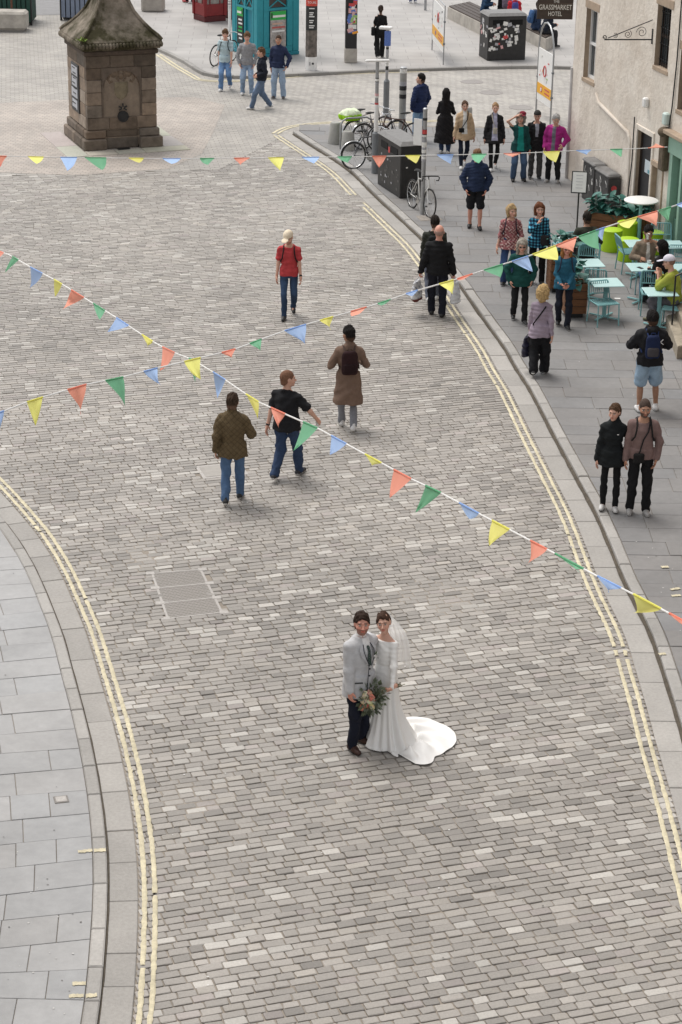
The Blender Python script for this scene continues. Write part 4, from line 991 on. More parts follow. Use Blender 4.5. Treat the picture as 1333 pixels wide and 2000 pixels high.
mb = MB(); mb.tube(spiral(base+tipd*(BL*.97)+Vector((0, 0, .05)), .055, -1.6, -1.2), .011, 5); mb.build('curl', M_black, sb)
# stone steps with handrail at the next door, right edge
st = empty('stone_steps', (0, 0, 0), 0, 'worn stone steps with mossy edges at the right pavement edge', 'steps')
q0 = [G(*p, KR) for p in ((1300, 640), (1322, 702), (1380, 690), (1352, 628))]
for k, (dz, ins) in enumerate(((.26, 0), (.46, .35), (.66, .7))):
    P_ = [(p.x+(ins if i in (0, 1) else 0)*.55, p.y+(ins*.0 if i in (1, 2) else ins*.25)) for i, p in enumerate(q0)]
    mb = MB(); mb.prism(P_, KR-.02 if not k else KR+.262+.2*(k-1), KR+dz, .02); mb.build('step', mat('step_stone', (.30, .26, .20), .9, .3, 6, .7, 40, var2=.2, scale2=2.), st)
hp_ = G(1313, 634, KR+.26); hr_ = empty('handrail', (0, 0, 0), 0, 'thin black iron handrail post standing on the stone steps', 'handrail')
mb = MB(); mb.tube([hp_, hp_+Vector((0, 0, .98))], .018, 8); mb.build('post', M_black, hr_); mb = MB(); mb.tube([hp_+Vector((0, 0, .98)), hp_+Vector((.9, .25, 1.35))], .018, 8); mb.build('rail', M_black, hr_)
# unseen rest of the row beyond the right edge, added to block sky light
nb = empty('unseen_row_block', (0, 0, 0), 0, 'unseen tall block continuing the hotel row, blocks sky light', 'building')
mb = MB(); mb.box(WP(29, 6.5, -5.2), (31.9, 9, 13), rot=WR); mb.build('wall', M_sand, nb)

tb = empty('unseen_terrace_block', (0, 0, 0), 0, 'unseen stone block left of the street, added to shade the near ground', 'building')
mb = MB(); mb.box((-16.5, 13, 7.5), (8, 27, 15)); mb.build('wall', M_sand, tb)  # plain block out of view, added to dim sky light on the near road
# ================================================================ STREET FURNITURE
ZF = .09
M_stone = wall_mat('well_sandstone', (.27, .215, .165), (.12, .095, .075), .8)
M_stone_d = mat('sooty_sandstone', attr=True, rough=.9, var=.35, scale=5., bump=.7, bscale=40, var2=.3, scale2=1.3)
M_moss = mat('moss', (.07, .072, .02), .95, .5, 12., 1., 60)
M_conc = mat('concrete', (.38, .35, .31), .9, .18, 4., .4, 60, var2=.15, scale2=1.)
# ---- the old stone well
fo = G(166, 297); fr_ = G(317, 285); fang = R(21); FX = Vector((cos(fang), sin(fang), 0)); FY = Vector((-sin(fang), cos(fang), 0)); FWd, FDp = 2.16, 2.3
fc = fo+FX*(FWd/2)+FY*(FDp/2)
well = empty('stone_well', fc, fang, 'square old stone well with carved niche and mossy pointed cap', 'well')
def wb(x0, x1, y0, y1, z0, z1, col, nm='block', bev=.012, par=None, m_=None):
    b = MB(); b.col = col; b.box(((x0+x1)/2, (y0+y1)/2, (z0+z1)/2), (x1-x0, y1-y0, z1-z0), bev=bev); return b.build(nm, m_ or M_stone_d, par or well, col=True)
def sc_(k=1.):
    r = k*rnd.uniform(.75, 1.25); t = rnd.uniform(.94, 1.08); return (.165*r*t, .130*r, .100*r/t)
hx, hy = FWd/2, FDp/2
core = MB(); core.box((0, 0, 1.45), (FWd-.36, FDp-.36, 2.75)); core.build('core', M_stone, well)
for z0, z1, e_ in ((0, .30, 0.), (.305, .52, .07)):
    for y0, y1, x0, x1 in ((-hy, -hy+.38, -hx, -hx+.62), (-hy+.16, -hy+.37, -hx+.63, hx-.63), (-hy, -hy+.38, hx-.62, hx), (-hy+.39, 0, -hx, -hx+.3), (.005, hy, -hx, -hx+.3), (-hy+.39, hy, hx-.3, hx), (hy-.3, hy, -hx+.31, hx-.31)):
        wb(x0+(e_ if x0 < -hx+.01 else 0), x1-(e_ if x1 > hx-.01 else 0), y0+(e_ if y0 < -hy+.01 else 0), y1-(e_ if y1 > hy-.01 else 0), z0, z1, sc_(.85), 'plinth_block', .03)
bx, by = hx-.13, hy-.13            # ashlar shaft
zc = [.53, .85, 1.18, 1.52, 1.85, 2.16, 2.48]
for i in range(len(zc)-1):
    z0, z1 = zc[i]+.004, zc[i+1]-.004; k = 1.15 if i < 4 else .5
    if i == 0: cuts = [(-bx, -.35), (-.345, .40), (.405, bx)]
    elif i < 5: cuts = [(-bx, -bx+.40), (bx-.40, bx)]
    else: cuts = [(-bx, -.30), (-.295, .35), (.355, bx)]
    for a, b in cuts: wb(a, b, -by, -by+.2, z0, z1, sc_(k if i else .9))
    for a, b in ((-by+.205, -.03), (-.025, by)): wb(-bx, -bx+.15, a, b, z0, z1, sc_(1.5 if i < 5 else .8)); wb(bx-.15, bx, a, b, z0, z1, sc_(.9))
# niche: round-arched recess with a curved back, carved arms, mask and plate
nm_ = MB(); R_ = .50; nx0 = -bx+.405; nw = (bx-.405)*2
nv = []; K_ = 14
for i in range(K_+1):
    t = pi*i/K_; nv += [(R_*cos(t)*.98, -by+.015, 1.62+R_*sin(t)*.9), (R_*cos(t)*.98, -by+.16, 1.62+R_*sin(t)*.9)]
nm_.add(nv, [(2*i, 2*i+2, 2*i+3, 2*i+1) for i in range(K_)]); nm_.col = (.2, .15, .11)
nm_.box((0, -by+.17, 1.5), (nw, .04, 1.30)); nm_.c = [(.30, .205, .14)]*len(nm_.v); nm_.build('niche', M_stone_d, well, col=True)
sp_ = MB()
for sg in (-1, 1):
    pl = [(sg*nw/2*.998, .86), (sg*nw/2*.998, 2.155)]+[(sg*.0, 2.155)]+[(sg*R_*cos(t), 1.62+R_*.9*sin(t)) for t in [pi/2*(1-i/8) for i in range(9)]]+[(sg*R_, .86)]
    n_ = len(pl); sp_.add([(x, -by+.012, z) for x, z in pl]+[(x, -by+.14, z) for x, z in pl], [tuple(range(n_))]+[(i, (i+1) % n_, n_+(i+1) % n_, n_+i) for i in range(n_)])
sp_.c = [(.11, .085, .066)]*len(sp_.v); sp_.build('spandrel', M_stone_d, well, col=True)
sh_ = MB(); pl = [(-.19, 1.78), (.19, 1.78), (.20, 1.5), (.14, 1.36), (0, 1.27), (-.14, 1.36), (-.20, 1.5)]
n_ = len(pl); sh_.add([(x*.86, -by+.03, 1.53+(z-1.53)*.86) for x, z in pl]+[(x, -by+.06, z) for x, z in pl]+[(x, -by+.15, z) for x, z in pl], [tuple(range(n_))]+[(q*n_+i, q*n_+(i+1) % n_, q*n_+n_+(i+1) % n_, q*n_+n_+i) for q in (0, 1) for i in range(n_)])
sh_.c = [(.20, .165, .11)]*len(sh_.v); sh_.build('carved_shield', M_stone_d, well, col=True)
cr = MB()
for sg in (-1, 1):
    cr.lathe([(.01, -.03), (.10, -.02), (.12, .02), (.06, .05), (.02, .06)], (sg*.20, -by+.08, 1.98), 12, Matrix.Rotation(R(90), 3, 'X'))
    cr.tube([(sg*.30, -by+.07, 1.98), (sg*.36, -by+.07, 1.86), (sg*.30, -by+.07, 1.76), (sg*.24, -by+.07, 1.80)], .045, 6); cr.tube([(sg*.06, -by+.07, 2.05), (sg*.12, -by+.06, 1.86), (sg*.06, -by+.05, 1.80)], .035, 6)
cr.ell((0, -by+.07, 1.92), (.08, .06, .10)); cr.c = [(.15, .11, .078)]*len(cr.v); cr.build('carved_crest', M_stone_d, well, smooth=True, col=True)
b = MB(); b.cyl((.02, -by+.02, .86), (.02, -by-.04, .86), .15, .15, 20); b.cyl((.02, -by-.04, .86), (.02, -by-.055, .86), .11, .10, 16); b.build('spout_plate', M_black, well)
b = MB(); [b.box((.02+.075*cos(t), -by-.01, 1.09+.075*sin(t)), (.09, .03, .035), rot=Matrix.Rotation(-t, 3, 'Y')) for t in (R(90), R(210), R(330), R(20), R(160))]; b.build('iron_flower', M_black, well)
b = MB(); b.tube([(bx, -.2, 1.02), (bx+.10, -.2, 1.02), (bx+.14, -.2, .96)], .025, 6); b.build('tap', M_black, well)
b = MB(); b.box((-bx-.02, .12, 1.47), (.03, .78, 1.28), bev=.01); pq = b.build('plaque', mat('plaque_frame', (.03, .03, .032), .5), well)
for k in range(4):
    b = MB(); b.box((-bx-.04, .12+rnd.uniform(-.02, .02), 1.93-.30*k), (.012, .62-.1*(k % 2), .24), bev=.004); b.build('panel', mat('plaque_face', (.42, .43, .46), .5, .2, 18), pq)
for k in range(9):
    b = MB(); b.box((-bx-.048, .12+rnd.uniform(-.08, .08), 2.0-.135*k), (.006, .40*rnd.uniform(.6, 1), .03)); b.build('inscription', M_black, pq)
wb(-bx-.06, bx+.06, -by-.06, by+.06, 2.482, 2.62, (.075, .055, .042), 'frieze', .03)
# cornice of rounded knobs round the cap
cap = MB(); prof = [(hx+.01, 2.74, 0), (hx+.01, 2.84, 0), (hx-.08, 2.94, 0), (hx-.22, 3.06, 0), (hx-.40, 3.26, 0), (hx-.57, 3.5, 0), (hx-.67, 3.74, 0), (hx-.72, 3.98, 0), (hx-.62, 4.0, 0), (hx-.62, 4.35, 0), (.1, 4.8, 0)]
rows_ = []; NS = 10
for r_, z_, _q in [(hx-.05, 2.621, 0)]+prof:
    ry = r_*(hy/hx); P_ = []
    for (x0, y0), (x1, y1) in (((-1, -1), (1, -1)), ((1, -1), (1, 1)), ((1, 1), (-1, 1)), ((-1, 1), (-1, -1))):
        for i in range(NS): t = i/NS; P_.append(((x0+(x1-x0)*t)*r_+rnd.uniform(-.012, .012), (y0+(y1-y0)*t)*ry+rnd.uniform(-.012, .012), z_+rnd.uniform(-.012, .012)))
    rows_.append(P_)
m4 = 4*NS; cap.add([p for r in rows_ for p in r], [(k*m4+i, k*m4+(i+1) % m4, (k+1)*m4+(i+1) % m4, (k+1)*m4+i) for k in range(len(rows_)-1) for i in range(m4)])
M_cap = wall_mat('mossy_cap_stone', (.29, .245, .20), (.045, .04, .020), 1.5)
cap.build('cap', M_cap, well)
for sg in (-1, 1):
    for sy in (-1, 1):
        rb = MB(); rb.tube([(sg*(hx*1-q), sy*(hy-q*hy/hx), z) for q, z in ((.0, 2.86), (.08, 2.96), (.22, 3.08), (.40, 3.28), (.57, 3.52), (.67, 3.76), (.71, 3.97))], [.05, .05, .048, .045, .042, .04, .04], 6); rb.build('cap_rib', M_cap, well, smooth=True)
kn = MB(); kn.ell((0, 0, 0), (.052, .075, .075), 8, 6); kn0 = None
def knob(x, y):
    global kn0
    if kn0 is None: kn0 = kn.build('cornice_knob', M_cap, well, smooth=True); o = kn0
    else: o = kn0.copy(); COL.objects.link(o)
    o.location = (x, y, 2.75)
for i in range(24):
    t = -1+2*(i+.5)/24; knob(t*(hx+.02), -(hy+.04))
for i in range(22): knob(-(hx+.025), (-1+2*(i+.5)/22)*(hy+.01))
fern = MB()
for i in range(26):
    a_ = rnd.uniform(0, 6.3); l_ = rnd.uniform(.08, .17); c_ = Vector((-hx-.02+rnd.uniform(-.08, .14), -hy-.02+rnd.uniform(-.1, .15), 2.9)); d_ = Vector((cos(a_)*l_, sin(a_)*l_, rnd.uniform(.02, .14))); n_ = Vector((-sin(a_), cos(a_), 0))*.025
    fern.add([c_-n_*.5, c_+d_*.6-n_, c_+d_, c_+d_*.6+n_], [(0, 1, 2, 3)])
tag(fern.build('fern', mat('fern_green', (.16, .24, .035), .7, .3, 20), loc=fc, rz=fang), 'small bright green fern growing on the corner of the stone well cap', 'plant')
ap = tag(empty('well_apron', fc, fang), kind='structure')
for x0, x1, y0, y1 in ((-hx-.6, -hx-.02, -hy-.55, -.4), (-hx-.6, -hx-.02, -.39, hy+.3), (-hx-.01, -.3, -hy-.55, -hy-.01), (-.29, .45, -hy-.55, -hy-.01), (.46, hx+.6, -hy-.55, -hy-.01), (hx+.02, hx+.6, -hy, .1), (hx+.02, hx+.6, .11, hy+.3)):
    b = MB(); b.col = tuple(q*rnd.uniform(.92, 1.08) for q in (.42, .38, .345)); b.box(((x0+x1)/2, (y0+y1)/2, .005), (x1-x0-.012, y1-y0-.012, .03), bev=.006); b.build('slab', M_kerb, ap, col=True)
b = MB(); b.sheet([tuple(G(*p))[:2] for p in ((228, 291), (252, 289), (256, 293), (232, 295))], .0245); tag(b.build('drain_grate', M_black), 'small dark drain grate at the foot of the stone well', 'drain')

# ---- covers let into the setts
M_iron = mat('worn_iron', (.38, .355, .33), .5, .2, 40, .3, 90, metal=.2)
M_iron_d = mat('iron_recess', (.20, .185, .17), .7, .2, 40)
def lerp4(Q, u, v): return (Q[0]*(1-u)+Q[1]*u)*(1-v)+(Q[3]*(1-u)+Q[2]*u)*v
cv = empty('utility_cover', (0, 0, 0), 0, 'triple chequered metal utility cover set in the cobbles', 'cover')
for k in range(3):
    v0, v1 = k/3+.012, (k+1)/3-.012; q = [lerp4(COVER1, u, v) for u, v in ((.02, v0), (.98, v0), (.98, v1), (.02, v1))]
    b = MB(); b.prism([tuple(p)[:2] for p in q], -.02, .002, .002); lid = b.build('lid', mat('cover_lid', (.21, .19, .168), .6, .2, 30), cv)
    st_ = MB(); Q = [Vector((p.x, p.y, 0)) for p in q]
    for i in range(26):
        for j in range(9):
            c_ = lerp4(Q, (i+.5)/26, (j+.5)/9); an_ = R(35 if (i+j) % 2 else -35)+R(10); d_ = Vector((cos(an_), sin(an_), 0))*.017; n_ = Vector((-d_.y, d_.x, 0))*.34
            st_.add([(c_+d_*a+n_*b_+Vector((0, 0, .0055))) for a, b_ in ((-1, -1), (1, -1), (1, 1), (-1, 1))], [(0, 1, 2, 3)])
    o_ = st_.build('tread_pattern', M_iron, lid); o_['kind'] = 'stuff'
for u in (0, 1):
    for k in range(4):
        c_ = lerp4(COVER1, u, k/3); b = MB(); b.box((c_.x+(.03 if u else -.03), c_.y, -.004), (.13, .10, .022), R(10), .006); b.build('corner_lug', M_iron, cv)
for k in range(4):
    a_, b_ = lerp4(COVER1, 0, k/3), lerp4(COVER1, 1, k/3); m_ = (a_+b_)/2; d_ = b_-a_; b = MB(); b.box((m_.x, m_.y, -.006), (d_.length, .03, .02), math.atan2(d_.y, d_.x)); b.build('frame_bar', M_iron, cv)
for u in (0, 1):
    a_, b_ = lerp4(COVER1, u, .02), lerp4(COVER1, u, .98); m_ = (a_+b_)/2; d_ = b_-a_; b = MB(); b.box((m_.x, m_.y, -.008), (d_.length, .035, .02), math.atan2(d_.y, d_.x)); b.build('frame_bar', M_iron, cv)
c2 = empty('inspection_cover', (0, 0, 0), 0, 'plain concrete filled inspection cover by the quilted jacket man', 'cover')
b = MB(); b.prism([tuple(p)[:2] for p in COVER2], -.02, -.001, .004); b.build('frame', M_iron, c2); b = MB(); b.prism([tuple(lerp4(COVER2, u, v))[:2] for u, v in ((.07, .1), (.93, .1), (.93, .9), (.07, .9))], -.019, .004, .003); b.build('infill', mat('cover_infill', (.33, .31, .285), .9, .12, 8), c2)
for k, (x, y) in enumerate(((922, 160), (960, 181), (1018, 210))):
    c_ = G(x, y); b = MB(); b.lathe([(.36, -.005), (.36, .006), (.30, .008), (.29, .004), (.05, .004)], (c_.x, c_.y, 0), 20); tag(b.build('manhole_cover', mat('dull_iron', (.24, .22, .205), .6, .2, 20)), ('round iron manhole cover on the cross street, farthest of three', 'middle round iron manhole cover on the cross street', 'round iron manhole cover on the cross street, nearest of three')[k], 'manhole cover')
def sett_patch(pts, z, lab):
    b = MB(); b.prism([tuple(G(*p, z))[:2] for p in pts], z-.01, z+.009, .004); return tag(b.build('patch', mat('patch_tarmac', (.25, .225, .20), .9, .2, 12, .5, 90)), lab, 'patch')
sett_patch(((812, 422), (852, 421), (866, 430), (822, 432)), KR, 'brown patch in the pavement under the road bike')
vb = empty('valve_box', (0, 0, 0), 0, 'small square iron valve box in the left pavement', 'cover')
q = [G(*p, KL) for p in ((104, 1557), (132, 1554), (136, 1567), (108, 1570))]
b = MB(); b.prism([tuple(p)[:2] for p in q], KL-.01, KL+.010, .004); b.build('frame', M_iron_d, vb); b = MB(); b.prism([tuple(lerp4(q, u, v))[:2] for u, v in ((.12, .12), (.88, .12), (.88, .88), (.12, .88))], KL, KL+.014, .003); b.build('lid', M_iron, vb)

# ---- boxes and kiosks
M_red = mat('dark_red_paint', (.20, .014, .016), .4, .15, 6)
M_teal = mat('teal_paint', (.012, .20, .26), .45, .12, 5)
M_teal2 = mat('teal_panel_paint', (.02, .25, .30), .45, .10, 5)
def kiosk_red(c, ang, lab):
    o = empty('telephone_box', c, ang, lab, 'phone box', 'red telephone boxes'); s_ = .46
    b = MB(); b.box((0, 0, .10), (.86, .86, .2), bev=.02); b.build('plinth', mat('dark_red_base', (.09, .012, .013), .6, .2, 8), o)
    for x in (-1, 1):
        for y in (-1, 1): b = MB(); b.box((x*.40, y*.40, 1.27), (.12, .12, 2.14), bev=.012); b.build('post', M_red, o)
    for k, (dx, dy) in enumerate(((0, -1), (-1, 0), (1, 0), (0, 1))):
        r_ = R((0, -90, 90, 180)[k]); Mx = Matrix.Rotation(r_, 4, 'Z')
        def P3(x, y, z): return Mx @ Vector((x, y, z))
        b = MB(); b.box(P3(0, -.40, .40), (.676, .05, .38), r_, .008); b.build('kick_panel', M_red, o)
        b = MB(); b.box(P3(0, -.385, 1.42), (.676, .012, 1.64), r_); pn = b.build('pane', mat('phonebox_glass', (.22, .20, .18), .2, .5, 5), o)
        f = MB()
        for z in [.60+.235*i for i in range(8)]: f.box(P3(0, -.40, z), (.676, .035, .035), r_)
        for x in (-.20, .20): f.box(P3(x, -.401, 1.42), (.028, .033, 1.64), r_)
        f.build('glazing_bars', M_red, pn)
        b = MB(); b.box(P3(0, -.40, 2.29), (.676, .06, .09), r_); b.build('head_rail', M_red, o)
        b = MB(); b.box(P3(0, -.43, 2.42), (.6, .03, .14), r_, .005); b.build('sign_panel', M_white, o)
    for (x, z, w_, h_) in ((-.05, 1.18, .16, .2), (.16, .95, .14, .16), (-.2, 1.45, .2, .12), (.05, 1.6, .2, .14)):
        b = MB(); b.box((x, -.372, z), (w_, .006, h_)); b.box((-.372, x, z+.1), (.006, w_, h_)); b.build('poster', M_white, o)
    b = MB(); b.box((0, 0, 2.42), (.90, .90, .16), bev=.03); b.lathe([(.62, 2.5), (.58, 2.6), (.42, 2.7), (.2, 2.76), (.02, 2.78)], (0, 0, 0), 24); b.build('roof', M_red, o)
kiosk_red(Vector((*G(410, 44)[:2], ZF)), R(32), 'dark red telephone box on the far pavement, nearer one')
kiosk_red(Vector((*G(410, 44)[:2], ZF))+Vector((.98, .60, 0)), R(32), 'dark red telephone box partly behind the teal kiosk')
# teal police box kiosk
pa, pb, pc_ = G(456, 92, ZF), G(503, 114, ZF), G(583, 106, ZF)
kd = (pc_-pb); KWd = kd.length; kang = math.atan2(kd.y, kd.x); KDp = 1.55
ko = empty('police_box_kiosk', pb, kang, 'large teal police box kiosk with green coffee posters', 'kiosk')
b = MB(); b.box((KWd/2, KDp/2, 1.5), (KWd-.10, KDp-.10, 3.0)); b.build('body', M_teal, ko)
b = MB(); b.box((KWd/2, KDp/2, .06), (KWd+.06, KDp+.06, .12), bev=.02); b.build('plinth', M_teal, ko)
for x in (0.10, KWd-.10):
    for y in (.10, KDp-.10): b = MB(); b.box((x, y, 1.56), (.24, .24, 2.88), bev=.02); b.build('corner_pilaster', M_teal2, ko)
M_pg = mat('poster_green', (.03, .38, .07), .5, .05); M_pk_ = mat('poster_black', (.02, .02, .02), .5, .1); M_ph = mat('poster_photo', (.35, .32, .30), .5, .6, 9)
for f_ in (0, 1):        # front (y=0) and left side (x=0)
    Wd_ = KWd if f_ == 0 else KDp
    def fb(mbx, u0, u1, z0, z1, o0, o1):
        if f_ == 0: return mbx.box(((u0+u1)/2, -(o0+o1)/2+.05, (z0+z1)/2), (u1-u0, abs(o1-o0), z1-z0), bev=.004)
        return mbx.box((-(o0+o1)/2+.05, (u0+u1)/2, (z0+z1)/2), (abs(o1-o0), u1-u0, z1-z0), bev=.004)
    for z0, z1 in ((.13, .30), (1.48, 1.56), (2.5, 2.98)):
        b = MB(); fb(b, .24, Wd_-.24, z0, z1, 0, .07); b.build('rail', M_teal2, ko)
    cols = [(.24, .32), (Wd_/2-.05, Wd_/2+.05), (Wd_-.32, Wd_-.24)] if f_ else [(.23, Wd_*.28), (Wd_*.72, Wd_-.23)]
    for u0, u1 in cols: b = MB(); fb(b, u0, u1, .305, 2.495, 0, .06); b.build('stile', M_teal2, ko)
    for (u0, u1) in (((.33, Wd_/2-.06), (Wd_/2+.06, Wd_-.33)) if f_ else ((Wd_*.285, Wd_*.715),)):
        b = MB(); fb(b, u0, u1, 1.57, 2.49, 0, .012); wn = b.build('window', mat('kiosk_glass', (.06, .05, .045), .25, .3, 4), ko)
        for sg in (1, -1):
            b = MB(); cu = (u0+u1)/2; ln = math.hypot(u1-u0, .46); an_ = math.atan2(.46, u1-u0)*sg
            for zc_ in (1.80, 2.26):
                if f_ == 0: b.box((cu, .025, zc_), (ln, .03, .035), rot=Matrix.Rotation(-an_, 3, 'Y'))
                else: b.box((.025, cu, zc_), (.03, ln, .035), rot=Matrix.Rotation(an_, 3, 'X'))
            b.build('glazing_cross', M_teal2, wn)
    if f_ == 0: P_ = [(.64, 1.02, .35, 1.33)] if False else [(Wd_*.30, Wd_*.68, .15, 1.46)]
    else: P_ = [(Wd_/2+.06, Wd_-.33, .34, 1.5)]
    for (u0, u1, z0, z1) in P_:
        po = MB(); fb(po, u0, u1, z0, z1, .072, .085); po = po.build('poster', M_ph if f_ == 0 else M_pk_, ko)
        b = MB(); fb(b, u0+.005, u1-.005, z1-.28, z1-.005, .087, .09); b.build('poster_header', M_pg, po)
        b = MB(); fb(b, u0+.09, u1-.03, z1-.20, z1-.13, .092, .094); b.build('header_lettering', M_white, po)
        b = MB(); fb(b, u0+.03, u0+.08, z1-.22, z1-.05, .092, .094); b.build('header_logo', M_pk_, po)
        for k in range(7 if f_ else 3):
            b = MB(); zz = z1-.40-.12*k
            if zz < z0+.06: break
            fb(b, u0+.04+rnd.uniform(0, .04), u1-.04-rnd.uniform(0, .10), zz-.028, zz+.028, .087, .09); b.build('poster_print', (M_white if k not in (2, 3) else M_pg) if f_ else [mat('photo_peach', (.55, .36, .28), .6), mat('photo_red', (.45, .1, .09), .6), M_white][k], po)
b = MB(); b.box((KWd/2, KDp/2, 3.08), (KWd+.24, KDp+.24, .16), bev=.03); b.box((KWd/2, KDp/2, 3.3), (KWd-.1, KDp-.1, .28), bev=.08); b.build('roof', M_teal, ko)

# ---- columns and banner
bc_ = G(608, 137, ZF); bn = empty('advert_banner', bc_, R(4), 'tall white and black printed tour banner standing on the far pavement', 'banner')
def hexcol(nm, r, z0, z1, m_, par): b = MB(); b.lathe([(r, z0), (r, z1)], (0, 0, 0), 6, Matrix.Diagonal((1, .6, 1))); return b.build(nm, m_, par)
hexcol('base_panel', .185, .0, .42, M_white, bn); mid = hexcol('photo_panel', .180, .421, 1.25, mat('banner_photo', (.13, .11, .095), .6, .7, 7), bn); hexcol('text_panel', .180, 1.251, 2.0, M_pk_, bn); hexcol('header_panel', .182, 2.001, 2.22, mat('banner_red', (.55, .06, .04), .5), bn)
hexcol('top_panel', .18, 2.221, 2.32, M_white, bn)
B4 = Matrix.Translation((0, -.107, 0)) @ Matrix(((1, 0, 0, 0), (0, 0, -1, 0), (0, 1, 0, 0), (0, 0, 0, 1)))
B4 = Matrix(((1, 0, 0, 0), (0, 0, -1, -.0975), (0, 1, 0, 0), (0, 0, 0, 1)))
lettering('TOURS', .10, Matrix.Translation((0, 0, 2.11)) @ B4, M_white, bn, sx=.85)
for k, z in enumerate((1.93, 1.80, 1.74, 1.68, 1.56, 1.50, 1.40, 1.34)):
    b = MB(); b.box((-.01*(k % 3), -.0965, z), (.17-.03*(k % 3), .006, .032)); b.build('print_line', M_white, bn)
b = MB(); b.lathe([(.035, -.003), (.035, .003)], (.05, -.101, .22), 14, Matrix.Rotation(R(90), 3, 'X')); b.build('round_mark', M_pk_, bn)
b = MB(); b.box((-.05, -.1015, .22), (.05, .006, .11)); b.build('small_print', mat('print_grey', (.4, .4, .4), .6), bn)
cc_ = G(685, 121, ZF); cl = empty('sticker_column', cc_, R(3), 'square black column with a stone base and colourful stickers', 'column')
b = MB(); b.box((0, 0, .23), (.40, .40, .46), bev=.02); b.build('base', M_conc, cl); b = MB(); b.box((0, 0, 1.9), (.37, .37, 2.9), bev=.01); b.build('shaft', M_black, cl)
STK = [mat('sticker_%s' % n, c, .5, .25, 25) for n, c in (('white', (.68, .67, .64)), ('red', (.5, .06, .06)), ('blue', (.10, .17, .45)), ('pink', (.62, .36, .36)), ('green', (.30, .45, .16)), ('grey', (.34, .34, .36)), ('orange', (.72, .30, .03)))]
def stickers(par, n, f, size=(.05, .12), pal=STK, seed=1):
    r = random.Random(seed)
    for i in range(n):
        u, v = r.random(), r.random(); w_, h_ = r.uniform(*size), r.uniform(*size)*.8; b = MB(); c, ex, ez, n_ = f(u, v); a = r.uniform(-.4, .4); e1 = ex*cos(a)+ez*sin(a); e2 = ez*cos(a)-ex*sin(a); c = c+n_*(.004+.0006*i)
        b.add([c-e1*w_/2-e2*h_/2, c+e1*w_/2-e2*h_/2, c+e1*w_/2+e2*h_/2, c-e1*w_/2+e2*h_/2], [(0, 1, 2, 3)] if ex.cross(ez).dot(n_) > 0 else [(3, 2, 1, 0)]); b.build('sticker', r.choice(pal), par)
stickers(cl, 34, lambda u, v: (Vector((-.06+.20*u, -.185, .95+1.9*v)), Vector((1, 0, 0)), Vector((0, 0, 1)), Vector((0, -1, 0))), (.08, .2), STK, 4)
for z, h_, m_ in ((1.0, .1, STK[2]), (1.15, .14, STK[0]), (1.33, .16, STK[4]), (1.5, .1, STK[2]), (1.66, .16, STK[3])):
    b = MB(); b.box((.03, -.192, z), (.26, .008, h_)); b.build('poster', m_, cl)
# ---- big litter bins
def big_bin(corner, ang, Wx, Wy, H_, lab, seed, nst, side='front'):
    o = empty('litter_bin', corner, ang, lab, 'bin', 'big black litter bins')
    b = MB(); b.box((Wx/2, Wy/2, H_/2), (Wx, Wy, H_), bev=.02); b.build('body', mat('bin_black', (.022, .021, .021), .5, .3, 8), o)
    b = MB(); b.add([(-.03, -.03, H_+.002), (Wx+.03, -.03, H_+.002), (Wx+.03, Wy+.03, H_+.002), (-.03, Wy+.03, H_+.002), (.06, .08, H_+.09), (Wx-.06, .08, H_+.09), (Wx-.06, Wy-.08, H_+.09), (.06, Wy-.08, H_+.09)], [(0, 1, 5, 4), (1, 2, 6, 5), (2, 3, 7, 6), (3, 0, 4, 7), (4, 5, 6, 7), (3, 2, 1, 0)]); b.build('lid', mat('bin_lid_grey', (.17, .165, .16), .6, .2, 10), o)
    for k in range(2):
        b = MB()
        if side == 'front': b.box((Wx*(.28+.44*k), -.004, H_-.20), (Wx*.34, .012, .17), bev=.004)
        else: b.box((-.004, Wy*(.28+.44*k), H_-.20), (.012, Wy*.30, .17), bev=.004)
        b.build('slot', mat('slot_dark', (.004, .004, .004), .9), o)
    return o
p0 = G(952, 119, ZF); p1 = G(1026, 117, ZF); ab = math.atan2(p1.y-p0.y, p1.x-p0.x)
bf = big_bin(p0, ab, (p1-p0).length, .95, 1.42, 'big black litter bin covered with stickers on the far pavement', 1, 40)
Wb = (p1-p0).length
stickers(bf, 46, lambda u, v: (Vector((.06+(Wb-.3)*u, -.001, .35+.85*v)), Vector((1, 0, 0)), Vector((0, 0, 1)), Vector((0, -1, 0))), (.06, .16), [STK[0]]*8+[STK[5]]*4+[STK[3], STK[1], STK[0]], 2)
stickers(bf, 14, lambda u, v: (Vector((-.001, .1+.7*u, .3+1.*v)), Vector((0, 1, 0)), Vector((0, 0, 1)), Vector((-1, 0, 0))), (.06, .2), [STK[0]]*6+[STK[5]]*3+[STK[3]], 3)
q0_, q1_, q2_ = G(781, 388, KR), G(747, 366, KR), G(826, 385, KR); ab2 = math.atan2((q2_-q0_).y, (q2_-q0_).x)
bw2 = (q2_-q0_).length
nb_ = big_bin(q0_, ab2, bw2, 1.6, 1.28, 'big black litter bin by the kerb with scratched paint', 2, 10, 'left')
stickers(nb_, 26, lambda u, v: (Vector((-.001, .1+1.3*u, .15+.75*v)), Vector((0, 1, 0)), Vector((0, 0, 1)), Vector((-1, 0, 0))), (.02, .09), [STK[5], mat('scratch', (.12, .115, .11), .7)], 6)
b = MB(); b.box((-.006, .80, 1.03), (.006, .10, .14)); b.build('sticker', STK[1], nb_)
stickers(nb_, 6, lambda u, v: (Vector((.1+.6*u, -.001, .5+.5*v)), Vector((1, 0, 0)), Vector((0, 0, 1)), Vector((0, -1, 0))), (.02, .05), [STK[0]], 9)
